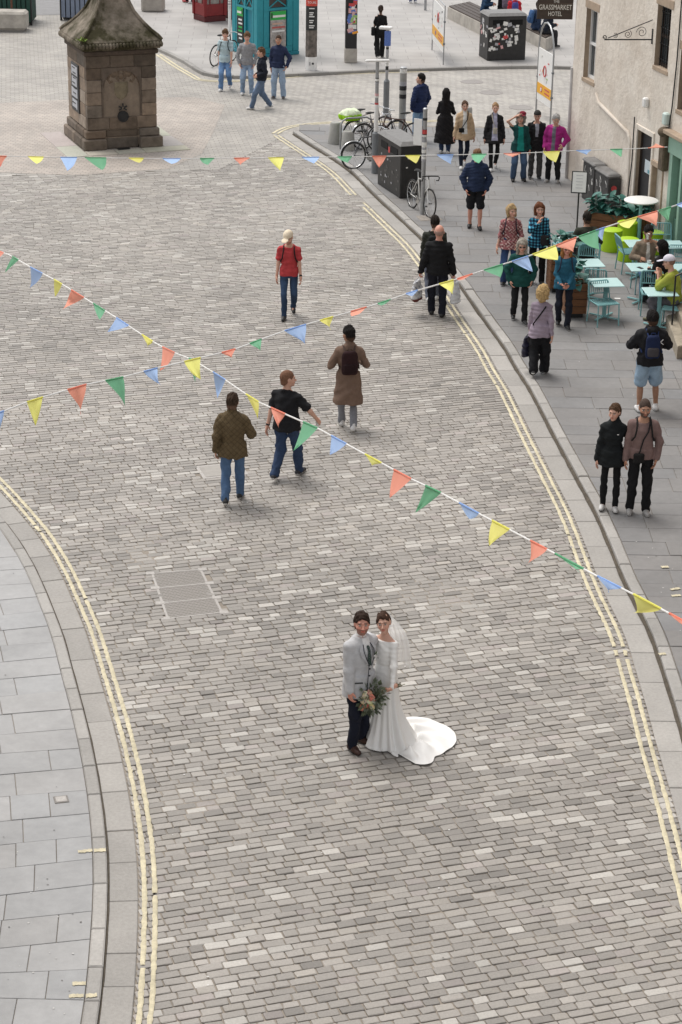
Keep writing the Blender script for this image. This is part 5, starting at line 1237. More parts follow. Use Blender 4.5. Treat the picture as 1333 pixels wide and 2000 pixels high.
# graffitied service cabinets against the hotel wall
for k, (u0, u1, z1) in enumerate(((2.0, 2.78, 1.0), (2.85, 3.75, .96))):
    o = empty('service_cabinet', (0, 0, 0), 0, ('graffitied black service cabinet by the hotel wall, farther one', 'black service cabinet with red sticker, nearer the planter')[k], 'cabinet')
    b = MB(); wbox(b, u0, u1, KR, z1, .03, .34, .015); b.build('body', mat('cabinet_black', (.05, .048, .046), .6, .4, 5), o)
    b = MB(); wbox(b, u0-.03, u1+.03, z1+.001, z1+.10, .02, .37, .04); b.build('lid', mat('cabinet_lid', (.16, .155, .15), .7, .4, 4), o)
    r = random.Random(k+3)
    for i in range(9):
        b = MB(); uu = r.uniform(u0+.1, u1-.1); zz = r.uniform(.35, z1-.15); b.tube([WP(uu+r.uniform(-.07, .07), zz+.07*q, .343) for q in range(3)], .008, 4); b.build('graffiti_stroke', STK[0], o)
    b = MB(); b.lathe([(.07, -.003), (.07, .003)], WP(u1+.004, .72, .19), 14, Matrix((WN, Vector((0, 0, 1)), WD)).transposed()); b.build('sticker', STK[1 if k else 0], o)

# ---- poles, signs, bollards, cycle stand
def pole(x, y, z, ytop, r, lab, thick=None, m_=M_steel, st=0, name='signpost', cat='pole'):
    c = G(x, y, z); d = project(c)[2]; top = None; hh = 1.
    for i in range(30):
        if project(c+Vector((0, 0, hh)))[1] < ytop: break
        hh += .1
    o = empty(name, c, 0, lab, cat); b = MB(); b.cyl((0, 0, 0), (0, 0, hh), r, n=14); b.build('post', m_, o, smooth=True)
    b = MB(); b.lathe([(r+.004, hh-.03), (r+.004, hh), (r*.6, hh+.02)], n=14); b.build('cap', M_steel, o, smooth=True)
    if thick: b = MB(); b.cyl((0, 0, 0), (0, 0, thick[0]), thick[1], n=16); b.lathe([(thick[1], thick[0]), (r, thick[0]+.06)], n=16); b.build('sleeve', thick[2], o, smooth=True)
    rr = random.Random(int(x))
    for i in range(st):
        zz = rr.uniform(.5*hh, hh*.95); b = MB(); b.cyl((0, 0, zz), (0, 0, zz+rr.uniform(.04, .14)), r+.003+.0004*i, n=14); b.build('sticker', rr.choice(STK[:1]*4+[STK[5]]*5+[M_pk_]*3+[STK[1], STK[3]]), o, smooth=True)
    return o, hh
M_pgrey = mat('grey_post_paint', (.15, .16, .17), .5, .1, 8); M_tan = mat('stone_grey_post', (.30, .295, .275), .7, .15, 8)
o, hh = pole(733, 338, KR, 124, .045, 'slim stickered post with white arm sign on top', (1.02, .095, M_pgrey), st=9)
b = MB(); b.box((0, -.02, hh+.05), (.62, .09, .06), R(12), .02); b.build('sign_arm', M_white, o)
b = MB(); b.cyl((0, 0, 1.05), (0, 0, 1.75), .055, n=14); b.build('white_wrap', M_white, o, smooth=True)
o, hh = pole(754, 230, .0, 58, .04, 'tall stickered post with white sign box behind the bikes', (1.05, .085, M_pgrey), st=9)
b = MB(); b.box((-.06, 0, hh+.05), (.36, .20, .08), R(-15), .02); b.build('sign_box', M_white, o); b = MB(); b.box((.0, -.05, hh-.24), (.18, .03, .42), 0, .01); b.build('sticker_plate', STK[2], o)
o, hh = pole(785, 268, KR, 132, .095, 'thick grey post with sticker covered top', None, M_tan, st=5, name='post')
o, hh = pole(825, 418, KR, 214, .052, 'stickered steel post with the road bike against it', None, M_steel, st=12)
b = MB(); b.box((-.16, .02, hh-.55), (.22, .012, .62), R(-30), .004); b.build('sign_plate', M_white, o)
pole(449, 62, ZF, -10, .05, 'white stickered post beside the telephone box', None, M_white, st=7)
pole(831, 20, ZF, -30, .05, 'grey post far back on the pavement', None, M_steel)
def bollard(x, y, z, r0, r1, hgt, lab):
    c = G(x, y, z); b = MB(); b.lathe([(r0, 0), (r0*.98, .05), (r1, hgt-.04), (r1-.03, hgt), (.02, hgt+.005)], c, 20); tag(b.build('bollard', M_tan, smooth=True), lab, 'bollard', 'stone bollards')
bollard(656, 279, KR, .21, .16, .56, 'grey stone bollard left of the bike with the green cover'); bollard(680, 292, KR, .19, .16, .5, 'grey stone bollard behind the bicycle wheels'); bollard(911, 252, KR, .17, .15, .62, 'grey bollard behind the woman in the beige coat')
cs = empty('cycle_stand', G(665, 290, KR), 0, 'bent steel cycle stand under the green bag cover', 'cycle stand'); b = MB(); b.tube([(0, 0, 0), (0, 0, .62), (.06, .03, .74), (.16, .06, .80), (.7, .25, .80), (.8, .28, .74), (.84, .30, .62), (.84, .30, 0)], .026, 10); b.build('hoop', M_steel, cs, smooth=True)
def sign_frame(x0, x1, yb0, yb1, z, zt, arch, lab):
    a, b_ = G(x0, yb0, z), G(x1, yb1, z); d = b_-a; o = empty('sign_frame', a, math.atan2(d.y, d.x), lab, 'sign'); L_ = d.length
    top = [(0, 0, zt)]+([(L_*(.5-.5*cos(t)), 0, zt+L_*.55*sin(t)) for t in [pi*i/8 for i in range(1, 8)]] if arch else [])+[(L_, 0, zt)]
    b = MB(); b.tube([(0, 0, 0)]+top+[(L_, 0, 0)], .026 if arch else .02, 8); b.build('frame', M_steel, o, smooth=True)
    z0, z1 = zt-.15-1.35, zt-.15 if not arch else zt
    b = MB(); b.box((L_/2, 0, (z0+z1)/2), (L_-.06, .02, z1-z0), bev=.004); pn = b.build('panel', M_white, o)
    b = MB(); b.box((L_/2, -.0135, z0+.36), (L_-.07, .007, .30)); b.build('yellow_band', mat('sign_yellow', (.72, .36, .015), .5), pn)
    b = MB(); b.lathe([(.085, -.004), (.085, .004)], (L_*.32, -.02, z0+.36), 16, Matrix.Rotation(R(90), 3, 'X')); b.build('symbol_ring', STK[1], pn); b = MB(); b.lathe([(.055, -.004), (.055, .004)], (L_*.32, -.026, z0+.36), 16, Matrix.Rotation(R(90), 3, 'X')); b.build('symbol_disc', STK[2] if not arch else M_white, pn)
    for k in range(2): b = MB(); b.box((L_*.70, -.018, z0+.42-.11*k), (L_*.32, .006, .04)); b.build('print_line', STK[1], pn)
    b = MB(); b.tube([(L_/2+.13*cos(t), -.02, z0+.92+.15*sin(t)) for t in [2*pi*i/16 for i in range(16)]], .018, 5, True); b.build('red_ring', STK[1], pn)
    rr = random.Random(int(x0))
    for k in range(14):
        b = MB(); b.box((L_*rr.uniform(.15, .85), -.014-.0005*k, z0+rr.uniform(.6, 1.3)), (rr.uniform(.04, .14), .006, rr.uniform(.03, .1)), 0); b.build('sticker', rr.choice(STK[:1]*2+STK+[M_pk_]), pn)
    for k in range(3): b = MB(); b.box((0 if k % 2 else L_, 0, z0+.3+.35*k), (.07, .07, .06), 0, .01); b.build('clamp', M_pgrey, o)
sign_frame(844, 866, 103, 132, ZF-.09, 1.95, False, 'white and yellow notice panel on two posts by the far pavement')
sign_frame(1047, 1075, 223, 243, .0, 1.95, True, 'white and yellow notice panel in an arched steel frame')
# ---- far left: concrete blocks and slatted bin stores
def conc(x0, x1, yb, hh, dep, lab, ang=0.):
    a, b_ = G(x0, yb), G(x1, yb); b = MB(); b.box(((a.x+b_.x)/2, a.y+dep/2, hh/2+.06), (b_.x-a.x, dep, hh), ang, .08); o = empty('concrete_block', (0, 0, 0), 0, lab, 'block', 'concrete blocks on the square'); b.build('block', M_conc, o)
    b = MB(); b.box(((a.x+b_.x)/2, a.y+dep/2, .035), (b_.x-a.x-.16, dep-.16, .07)); b.build('foot', M_iron_d, o)
conc(-40, 53, 62, .62, .8, 'weathered concrete block with a pole at the top left corner'); conc(276, 321, 28, .66, .7, 'concrete block behind the stone well cap')
cpp = G(22, 58); o = empty('block_pole', Vector((cpp.x, cpp.y+.35, .68)), 0, 'grey pole set in the concrete block at top left', 'pole'); b = MB(); b.cyl((0, 0, 0), (0, 0, .3), .035, n=10); b.build('socket', mat('rust', (.12, .05, .03), .8), o); b = MB(); b.cyl((0, 0, .3), (0, 0, 2.2), .045, n=10); b.build('shaft', M_steel, o)
def slat_store(x0, x1, y, dep, hh, lab, m_, n_):
    a, b_ = G(x0, y), G(x1, y); L_ = b_.x-a.x; o = empty('bin_store', a, 0, lab, 'bin store')
    for k in range(n_): b = MB(); b.box((L_*(k+.5)/n_, 0, hh/2+.06), (L_/n_*.80, .03, hh-.1), bev=.005); b.build('slat', m_, o)
    for k in range(5): b = MB(); b.box((L_ if x0 < 60 else 0, dep*(k+.5)/5, hh/2+.05), (.03, dep/5*.55, hh-.1), bev=.004); b.build('side_slat', m_, o)
    b = MB(); b.box((L_/2, .05, hh-.12), (L_, .04, .06)); b.box((L_/2, .05, .2), (L_, .04, .06)); b.build('rail', M_black, o)
    for xx in (0, L_): b = MB(); b.box((xx, .04, hh/2), (.07, .09, hh), 0, .005); b.build('corner_post', M_black, o)
    b = MB(); b.box((L_/2, dep/2+.1, hh/2), (L_-.1, dep-.1, hh-.08)); b.build('liner', M_black, o)
slat_store(-40, 63, 48, 1.3, 1.25, 'green slatted bin store behind the concrete block', mat('dark_green_slat', (.012, .055, .04), .5, .15, 6), 11)
slat_store(120, 205, 40, 1.3, 1.35, 'blue grey slatted bin store beside the stone well', mat('blue_grey_slat', (.19, .225, .30), .5, .12, 6), 9)
# ---- benches far right
def bench(pts, hh, lab):
    o = empty('concrete_bench', (0, 0, 0), 0, lab, 'bench', 'concrete benches on the far pavement'); q = [G(*p, ZF) for p in pts]
    b = MB(); b.prism([tuple(p)[:2] for p in q], ZF, ZF+hh, .015); b.build('base', M_conc, o)
    n_ = 5
    for k in range(n_):
        b = MB(); b.prism([tuple(lerp4(q, u, v))[:2] for u, v in ((.03, (k+.08)/n_), (.97, (k+.08)/n_), (.97, (k+.92)/n_), (.03, (k+.92)/n_))], ZF+hh+.001, ZF+hh+.05, .008); b.build('slat', M_wood, o)
bench(((874, 36), (945, 72), (990, 62), (915, 27)), .42, 'long concrete bench with wooden seat behind the stickered bin'); bench(((1008, 70), (1066, 100), (1082, 92), (1030, 64)), .40, 'concrete bench end by the hotel sign')

# ---- bicycles: along +X, wheels .34
def bicycle(loc, ang, lab, col, drop=False, guard=False, turn=0., tilt=0., rack=False):
    o = empty('bicycle', loc, ang, lab, 'bicycle', 'bicycles locked at the kerb'); o.rotation_euler = (tilt, 0, ang)
    M_f = mat('bike_paint_%d' % int(col[0]*1000+col[1]*77), col, .35, .05, metal=.3); M_t = mat('tyre_rubber', (.018, .018, .018), .85); M_c = mat('chrome', (.5, .5, .5), .25, .05, metal=1.)
    r = .335; Wb_ = 1.03; rear, front = Vector((-Wb_/2, 0, r)), Vector((Wb_/2, 0, r)); bb = Vector((-.09, 0, .28)); seat = Vector((-.26, 0, .80)); head = Vector((.33, 0, .86)); headl = Vector((.375, 0, .70))
    for c in (rear, front):
        n_ = 28; b = MB(); b.tube([c+Vector((r*cos(2*pi*i/n_), 0, r*sin(2*pi*i/n_))) for i in range(n_)], .018, 6, True); wh = b.build('wheel', M_t, o, smooth=True)
        b = MB(); b.tube([c+Vector(((r-.028)*cos(2*pi*i/n_), 0, (r-.028)*sin(2*pi*i/n_))) for i in range(n_)], .010, 5, True)
        for i in range(16): t = 2*pi*i/16; b.cyl(c+Vector((0, .025*(1 if i % 2 else -1), 0)), c+Vector(((r-.03)*cos(t), 0, (r-.03)*sin(t))), .0025, n=4, cap=False)
        b.cyl(c+Vector((0, -.04, 0)), c+Vector((0, .04, 0)), .022, n=8); b.build('rim', M_c, wh)
        if guard: b = MB(); b.tube([c+Vector(((r+.03)*cos(t), 0, (r+.03)*sin(t))) for t in [R(20)+R(150)*i/12 for i in range(13)]], .018, 5); b.build('mudguard', M_c, o, smooth=True)
    b = MB(); [b.tube(p, q, 8) for p, q in (([bb, seat], .016), ([bb, headl], .018), ([seat*.93+bb*.07, head], .016), ([head+Vector((-.02, 0, .04)), headl], .02), ([bb, rear+Vector((0, .05, 0))], .010), ([bb, rear-Vector((0, .05, 0))], .010), ([seat*.92+bb*.08, rear+Vector((0, .05, 0))], .009), ([seat*.92+bb*.08, rear-Vector((0, .05, 0))], .009))]; b.build('frame', M_f, o, smooth=True)
    b = MB(); [b.tube([headl, headl+Vector((.02, .05*s_, -.05)), front+Vector((0, .05*s_, 0))], .012, 6) for s_ in (-1, 1)]; b.build('fork', M_f, o, smooth=True)
    b = MB(); b.tube([seat, seat+Vector((-.03, 0, .12))], .013, 6); b.build('seat_post', M_c, o); b = MB(); b.ell(seat+Vector((-.05, 0, .15)), (.13, .07, .028), 12, 6); b.ell(seat+Vector((.06, 0, .145)), (.09, .025, .02), 10, 6); b.build('saddle', M_t, o, smooth=True)
    st_ = head+Vector((.05, 0, .10)); b = MB(); b.tube([head, head+Vector((-.01, 0, .09)), st_], .014, 6)
    if drop: b.tube([st_+Vector((-.06, .21, -.12)), st_+Vector((.05, .21, -.10)), st_+Vector((.09, .21, -.02)), st_+Vector((.03, .20, .0)), st_+Vector((0, .05, 0)), st_+Vector((0, -.05, 0)), st_+Vector((.03, -.20, .0)), st_+Vector((.09, -.21, -.02)), st_+Vector((.05, -.21, -.10)), st_+Vector((-.06, -.21, -.12))], .014, 6)
    else: b.tube([st_+Vector((-.10, .29, .03)), st_+Vector((-.02, .16, .03)), st_+Vector((0, 0, 0)), st_+Vector((-.02, -.16, .03)), st_+Vector((-.10, -.29, .03))], .014, 6)
    b.build('handlebar', M_t if drop else M_c, o, smooth=True)
    b = MB(); b.lathe([(.09, -.004), (.09, .004)], bb+Vector((0, -.05, 0)), 18, Matrix.Rotation(R(90), 3, 'X')); b.build('chainring', M_c, o)
    for s_ in (-1, 1): b = MB(); e_ = bb+Vector((.10*s_, -.08*-s_, -.13*s_)); b.tube([bb+Vector((0, .08*s_, 0)), e_], .010, 6); b.box(e_+Vector((0, .04*s_, 0)), (.09, .07, .025), 0, .006); b.build('pedal', M_t, o)
    if rack: b = MB(); [b.tube([seat+Vector((-.05, .06*s_, -.06)), rear+Vector((-.20, .06*s_, .37)), rear+Vector((0, .06*s_, 0))], .008, 5) for s_ in (-1, 1)]; b.box(rear+Vector((-.02, 0, .375)), (.36, .13, .015)); b.build('rack', M_c, o)
    return o
g1 = (G(683, 295, KR)+G(772, 262, KR))/2
bk1 = bicycle(Vector((g1.x-.15, g1.y-.1, KR)), R(38), 'silver bicycle with a pannier rack under a green cover', (.30, .26, .25), guard=True, rack=True, tilt=R(3))
gc = empty('bag_cover', bk1.location+Vector((0, 0, 0)), R(38), 'lime green and white rain cover on a bicycle basket', 'bag cover')
v, q = sdf_mesh([el((-.60, 0, .87), (.30, .22, .14), .04), rc((-.80, -.1, .80), (-.40, -.1, .78), .10, .10, .05), rc((-.80, .1, .80), (-.40, .1, .78), .10, .10, .05)], .02, wrinkle(.010, 3)); np_mesh('cover', v, q, M_cloth, gc, np.where((v[:, 2] > .86)[:, None], V3(.62, .70, .50), V3(.32, .62, .02)))
g2 = G(706, 330, KR); bicycle(Vector((g2.x+.28, g2.y+.2, KR)), R(22), 'black bicycle with big tyres beside the grey post', (.05, .05, .055), guard=True, tilt=R(-4))
g3 = G(775, 300, KR); bicycle(Vector((g3.x, g3.y+.5, KR)), R(205), 'dark bicycle behind the near litter bin', (.09, .05, .04), tilt=R(3))
g4 = G(832, 424, KR); bicycle(Vector((g4.x-.12, g4.y+.42, KR)), R(-68), 'white road bicycle with dropped bars locked to a post', (.62, .61, .58), drop=True, tilt=R(-3))
g5 = G(420, 128, ZF); bicycle(Vector((g5.x+.25, g5.y+.35, ZF)), R(62), 'black bicycle parked behind the boy in a pale tee', (.02, .02, .022), tilt=R(4))
g6 = G(742, 292, KR); bicycle(Vector((g6.x, g6.y+.25, KR)), R(30), 'grey bicycle between the posts and the near bin', (.22, .20, .20), guard=True, tilt=R(-3), rack=True)
# ================================================================ CAFE TERRACE
M_turq = mat('turquoise_metal', (.20, .41, .42), .45, .06, 12)
M_ttop = mat('pale_turquoise_top', (.42, .60, .60), .35, .04, 8)
M_lime = mat('lime_plastic', (.36, .56, .012), .5, .07, 5)
M_plank = mat('planter_wood', (.155, .068, .028), .7, .3, 4., .4, 40, stretch=(1, 1, 7))
M_leaf = mat('blue_green_leaf', attr=True, rough=.5, var=.2, scale=30, obj=True, spec=.45)
def make_chair():
    o = empty('cafe_chair', (0, 0, 0)); r = .0135; w_, d_ = .235, .225
    for sx in (-1, 1):
        b = MB(); b.tube([(sx*w_, d_, 0), (sx*(w_-.01), d_-.02, .44)], r, 8); b.build('leg', M_turq, o, smooth=True)
        b = MB(); b.tube([(sx*w_, -d_-.03, 0), (sx*(w_-.01), -d_+.01, .44), (sx*(w_-.01), -d_-.05, .62), (sx*(w_-.02), -d_-.09, .78)], r, 8); b.build('leg', M_turq, o, smooth=True)
    b = MB(); b.tube([(-w_+.01, d_-.02, .445), (w_-.01, d_-.02, .445), (w_-.01, -d_+.01, .445), (-w_+.01, -d_+.01, .445)], r, 8, True); b.build('seat_frame', M_turq, o, smooth=True)
    b = MB(); b.tube([(-w_+.02, -d_-.09, .77), (-w_+.05, -d_-.094, .80), (w_-.05, -d_-.094, .80), (w_-.02, -d_-.09, .77)], r, 8); b.tube([(-w_+.01, -d_-.03, .56), (w_-.01, -d_-.03, .56)], r*.8, 6); b.build('back_frame', M_turq, o, smooth=True)
    s0 = MB(); s0.tube([(0, d_-.02, .455), (0, .08, .442), (0, -.10, .436), (0, -d_+.01, .452)], .0105, 5); s0 = s0.build('seat_slat', M_turq, o, smooth=True)
    b0 = MB(); b0.tube([(0, -d_-.03, .56), (0, -d_-.075, .69), (0, -d_-.094, .80)], .009, 5); b0 = b0.build('back_slat', M_turq, o, smooth=True)
    for k in range(10):
        x = -w_+.035+(2*w_-.07)*k/9
        for s_ in (s0, b0):
            c = s_ if k == 0 else s_.copy()
            if k: COL.objects.link(c)
            c.location.x = x
    return o
def make_table():
    o = empty('cafe_table', (0, 0, 0))
    b = MB(); b.box((0, 0, .735), (.62, .62, .022), bev=.008); b.build('table_top', M_ttop, o)
    b = MB(); b.box((0, 0, .37), (.07, .07, .70), bev=.005); b.build('column', M_turq, o)
    for k in range(4):
        a = R(45+90*k); b = MB(); b.box((.16*cos(a), .16*sin(a), .035), (.34, .045, .025), a, .006); b.build('foot', M_turq, o)
    return o
chair0, table0 = make_chair(), make_table(); used = []
def put(proto, x, y, ang, lab, cat, grp, ztop=None):
    """x, y: pixel of the ground point below (or of the top's centre when ztop is given)"""
    c = G(x, y, KR) if ztop is None else G(x, y, KR+ztop); o = proto if proto not in used else copy_tree(proto); used.append(proto)
    o.location = (c.x, c.y, KR); o.rotation_euler = (0, 0, R(ang)); tag(o, lab, cat, grp); return o
GT, GC = 'turquoise cafe tables', 'turquoise wire chairs'
tabs = [(1184, 552, 8, 'empty pale turquoise table nearest the walkway'), (1148, 514, 8, 'turquoise table behind the nearest empty table'), (1118, 470, 8, 'turquoise table in front of the man in the dark green jacket'), (1252, 476, 6, 'turquoise table behind the man drinking'), (1308, 478, 6, 'turquoise table by the green shopfront'), (1257, 522, 6, 'turquoise table of the man drinking from a cup'), (1322, 524, 6, 'turquoise table at the right edge behind the white cap'), (1290, 570, 6, 'turquoise table of the man in the white cap')]
for x, y, a, l in tabs: put(table0, x, y, a, l, 'table', GT, .735)
chs = [(1178, 632, 200, 'empty wire chair nearest the viewer at the terrace', 'c'), (1162, 592, -10, 'wire chair on the far side of the nearest empty table', 'c'), (1146, 556, 170, 'wire chair behind the man in the dark green jacket', 'c'), (1104, 516, 20, 'wire chair at the far left of the terrace', 'c'), (1230, 530, -80, 'wire chair left of the man drinking', 'c'), (1290, 512, 178, 'wire chair at the table by the shopfront', 'c'), (1272, 612, 178, 'wire chair facing the man in the white cap', 'c'), (1314, 642, 75, 'wire chair under the man in the white cap', 'c'), (1325, 558, 178, 'wire chair at the right edge behind the cap', 'c'), (1296, 596, 60, 'wire chair with a beige coat over it', 'c'), (1258, 570, 185, 'wire chair under the man drinking', 'c'), (1143, 540, 8, 'wire chair under the man in the dark green jacket', 'c')]
for x, y, a, l, _k in chs: put(chair0, x, y, a, l, 'chair', GC)
# round white table, lime stools
rt = empty('round_table', G(1247, 478, KR), 0, 'round white pedestal table beside the long planter', 'table'); rt.location.z = KR
b = MB(); b.lathe([(.36, 1.0), (.385, 1.01), (.385, 1.03), (.37, 1.04), (.02, 1.042)], n=32); b.build('table_top', M_white, rt, smooth=True); b = MB(); b.cyl((0, 0, .03), (0, 0, 1.0), .04, n=12); b.build('column', M_turq, rt, smooth=True); b = MB(); b.lathe([(.25, 0), (.25, .02), (.05, .05)], n=24); b.build('base', M_turq, rt, smooth=True)
for x, y, l in ((1194, 489, 'lime green drum stool nearest the wooden planter end'), (1224, 474, 'lime green drum stool tucked behind the round table'), (1226, 508, 'lime green drum stool in front of the round table'), (1274, 494, 'lime green drum stool right of the round table')):
    c = G(x, y, KR); o = empty('drum_stool', c, 0, l, 'stool', 'lime green drum stools'); c.z = KR
    b = MB(); b.lathe([(.225, 0), (.232, .02), (.222, .25), (.225, .43), (.228, .445)], n=28); b.build('drum', M_lime, o, smooth=True); b = MB(); b.lathe([(.228, .447), (.234, .455), (.23, .475), (.20, .49), (.02, .494)], n=28); b.build('seat', M_lime, o, smooth=True)
# planters
leaf_me = []
for k in range(4):
    b = MB(); n_ = 6; vs = []; L_, W_l = 1., .36+.06*k
    for i in range(n_+1):
        t = i/n_; w_ = W_l*math.sin(pi*min(1, t*.93+.07))**.8; dr = -.55*t*t+.25*t
        vs += [(-w_, t*L_, dr+.10*w_), (0, t*L_, dr), (w_, t*L_, dr+.10*w_)]
    b.add(vs, [f for i in range(n_) for f in ((3*i, 3*i+1, 3*i+4, 3*i+3), (3*i+1, 3*i+2, 3*i+5, 3*i+4))]); s_ = rnd.uniform(.8, 1.25); b.c = [(.035*s_, .14*s_, .115*s_)]*len(b.v)
    o = b.build('leaf', M_leaf, smooth=True, col=True); leaf_me.append(o.data); bpy.data.objects.remove(o)
def leaves(par, n, f, size, seed):
    r = random.Random(seed)
    for i in range(n):
        o = bpy.data.objects.new('leaf', r.choice(leaf_me)); COL.objects.link(o); o.parent = par; o.location = f(r); s_ = r.uniform(*size); o.scale = (s_*r.uniform(.55, .8), s_, s_); o.rotation_euler = (r.uniform(-.2, 1.0), r.uniform(-.3, .3), r.uniform(0, 6.3))
pl0, pl1 = G(1142, 455, KR), G(1250, 470, KR); pd = pl1-pl0; PLn = pd.length+.1; pang = math.atan2(pd.y, pd.x)
pl_ = empty('long_planter', pl0, pang, 'long wooden planter box with bushy blue green leaves', 'planter')
for k in range(3): b = MB(); b.box((PLn/2, -.02, .10+.165*k), (PLn, .035, .155), bev=.006); b.build('plank', M_plank, pl_)
for k in range(3): b = MB(); b.box((-.02, .225, .10+.165*k), (.035, .45, .155), bev=.006); b.build('end_plank', M_plank, pl_); b = MB(); b.box((PLn+.02, .225, .10+.165*k), (.035, .45, .155), bev=.006); b.build('end_plank', M_plank, pl_)
b = MB(); b.box((PLn/2, .47, .265), (PLn, .035, .49), bev=.006); b.build('back_board', M_plank, pl_); b = MB(); b.box((PLn/2, .225, .25), (PLn-.04, .42, .42)); b.build('soil', M_dirt, pl_)
fo_ = empty('foliage_plant', pl0, pang, 'bushy blue green leafy plant filling the long wooden planter', 'plant'); leaves(fo_, 190, lambda r: Vector((r.uniform(.05, PLn-.02), r.uniform(.0, .45), r.uniform(.48, .80))), (.16, .30), 4)
def small_planter(x, y, w_, hh, lab, lab2, n, seed, ht=.45):
    c = G(x, y, KR); o = empty('wooden_planter', c, R(6), lab, 'planter')
    for k in range(4):
        a = R(90*k)
        for q in range(4): b = MB(); b.box((w_/2*sin(a), -w_/2*cos(a), .09+hh/4*(q+.5)), (w_+.02 if k % 2 == 0 else w_-.03, .03, hh/4-.012), a, .005); b.build('plank', M_plank, o)
    b = MB(); b.box((0, 0, hh*.55), (w_-.05, w_-.05, hh*.8)); b.build('soil', M_dirt, o); b = MB(); b.box((0, 0, .045), (w_-.1, w_-.1, .09)); b.build('foot', M_black, o)
    f = empty('foliage_plant', c, R(6), lab2, 'plant'); leaves(f, n, lambda r: Vector((r.uniform(-w_*.45, w_*.45), r.uniform(-w_*.45, w_*.45), hh+r.uniform(0, ht))), (.16, .30), seed)
small_planter(1120, 616, .42, .62, 'small wooden planter beside the woman with sunglasses', 'sparse leafy plant in the small planter by the tables', 34, 8); small_planter(1092, 566, .46, .70, 'pale wooden planter behind the woman with sunglasses', 'dense blue green plant behind the woman with sunglasses', 60, 11)
# menu stand
mc = G(1126, 462, KR); ms = empty('menu_stand', mc, R(-8), 'black menu stand with a white sheet beside the terrace', 'menu stand')
b = MB(); b.cyl((0, 0, 0), (0, 0, 1.02), .018, n=8); b.build('pole', M_black, ms); b = MB(); b.box((0, 0, .012), (.34, .30, .02), 0, .004); b.build('base', M_black, ms)
T_ = Matrix.Rotation(R(-18), 3, 'X')
b = MB(); b.box((0, 0, 1.26), (.36, .03, .50), rot=T_, bev=.005); b.build('frame', M_black, ms); b = MB(); b.box(Vector((0, 0, 1.26))+T_ @ Vector((0, -.019, 0)), (.31, .006, .45), rot=T_); sh0 = b.build('sheet', M_white, ms)
for k in range(5): b = MB(); b.box(Vector((0, 0, 1.26))+T_ @ Vector((0, -.0235, .15-.07*k)), (.16-.02*(k % 2), .002, .008), rot=T_); b.build('print_line', STK[5], sh0)
c = G(1206, 584, KR); b = MB(); b.prism([(c.x-.06, c.y-.04), (c.x+.06, c.y-.05), (c.x+.07, c.y+.05), (c.x-.05, c.y+.06)], KR+.004, KR+.012); tag(b.build('paper_scrap', M_white), 'scrap of white paper on the pavement by the chairs', 'litter')

c = G(1257, 522, KR+.735); o = empty('phone', (c.x-.08, c.y-.1, KR+.747), R(30), 'black phone lying on the table of the man drinking', 'phone'); b = MB(); b.box((0, 0, .005), (.075, .15, .009), 0, .003); b.build('case', M_black, o)
for k, (x, y, l) in enumerate(((1300, 566, 'white cup on the table of the man in the cap'), (1268, 516, 'small white cup on the table beside the phone'))):
    c = G(x, y, KR+.735); b = MB(); b.lathe([(.025, .0), (.038, .02), (.042, .07), (.038, .068), (.02, .01)], (c.x, c.y, KR+.747), 14); tag(b.build('cup', M_white, smooth=True), l, 'cup')
# ================================================================ PEOPLE
BLK = (.012, .012, .013); NAVY = (.018, .026, .06); JEAN = (.055, .095, .18); LJEAN = (.20, .27, .37); DJ = (.025, .042, .085); WHT = (.68, .67, .65); DKH = (.035, .024, .018); BRN = (.10, .055, .03); BLD = (.36, .25, .13); GRYH = (.34, .33, .32)
def walk(s=.24, r=1, lift=.07, arm=.14):
    a, b = (.085, s), (-.085, -s, lift)
    if not r: a, b = (.085, -s, lift), (-.085, s)
    k = 1 if r else -1
    return dict(feet=(a, b), rh=(.26, .04-arm*k, .84), lh=(-.26, .04+arm*k, .84))
POCK = dict(rh=(.215, .08, .90), lh=(-.215, .08, .90), rpole=(1, -.7, 0), lpole=(-1, -.7, 0))
SH_B = dict(col=(.015, .015, .016), sole=(.5, .49, .47)); SH_BB = dict(col=(.015, .014, .014), sole=(.02, .02, .02)); SH_W = dict(col=(.62, .61, .60), sole=(.7, .7, .68)); SH_G = dict(col=(.33, .32, .31), sole=(.55, .54, .52))
def TR(col, fit=1., denim=0): return dict(col=col, fit=fit, denim=denim)
def PP(x, y, z, face, label, **k): return person(G(x, y, z), face, label, **k)
# --- walking up the street, seen from behind
K = PP(455, 982, 0, -4, 'man in a brown quilted jacket and blue jeans walking away', h=1.80, feet=((.085, .22), (-.085, -.20, .05)), rh=(.20, .30, 1.12), lh=(-.29, -.02, .86), hair='short', haircol=(.05, .032, .022), top=dict(kind='jacket', col=(.115, .083, .045), hem=-.10, e=.036, flare=.02, arm=1.12, pat='quilt', collar=.02), bottom=TR((.07, .125, .225), 1.05, 1), shoes=SH_B, head=(-8, 0), curl=(.9, .5), res=.010)
def cup(K, i, lab, col=(.7, .68, .64)):
    o = worn(K, 'paper_cup', lab, 'cup'); c = Vector(hand_point(K, i, .075, .035)); b = MB(); b.lathe([(.028, -.05), (.036, .05), (.037, .052)], c, 14); b.build('cup', mat('paper_white', (.7, .68, .64), .6), o, smooth=True); b = MB(); b.lathe([(.039, .0525), (.039, .06), (.033, .066), (.01, .067)], c, 14); b.build('lid', M_white, o, smooth=True)
cup(K, 0, 'paper cup in the right hand of the quilted jacket man')
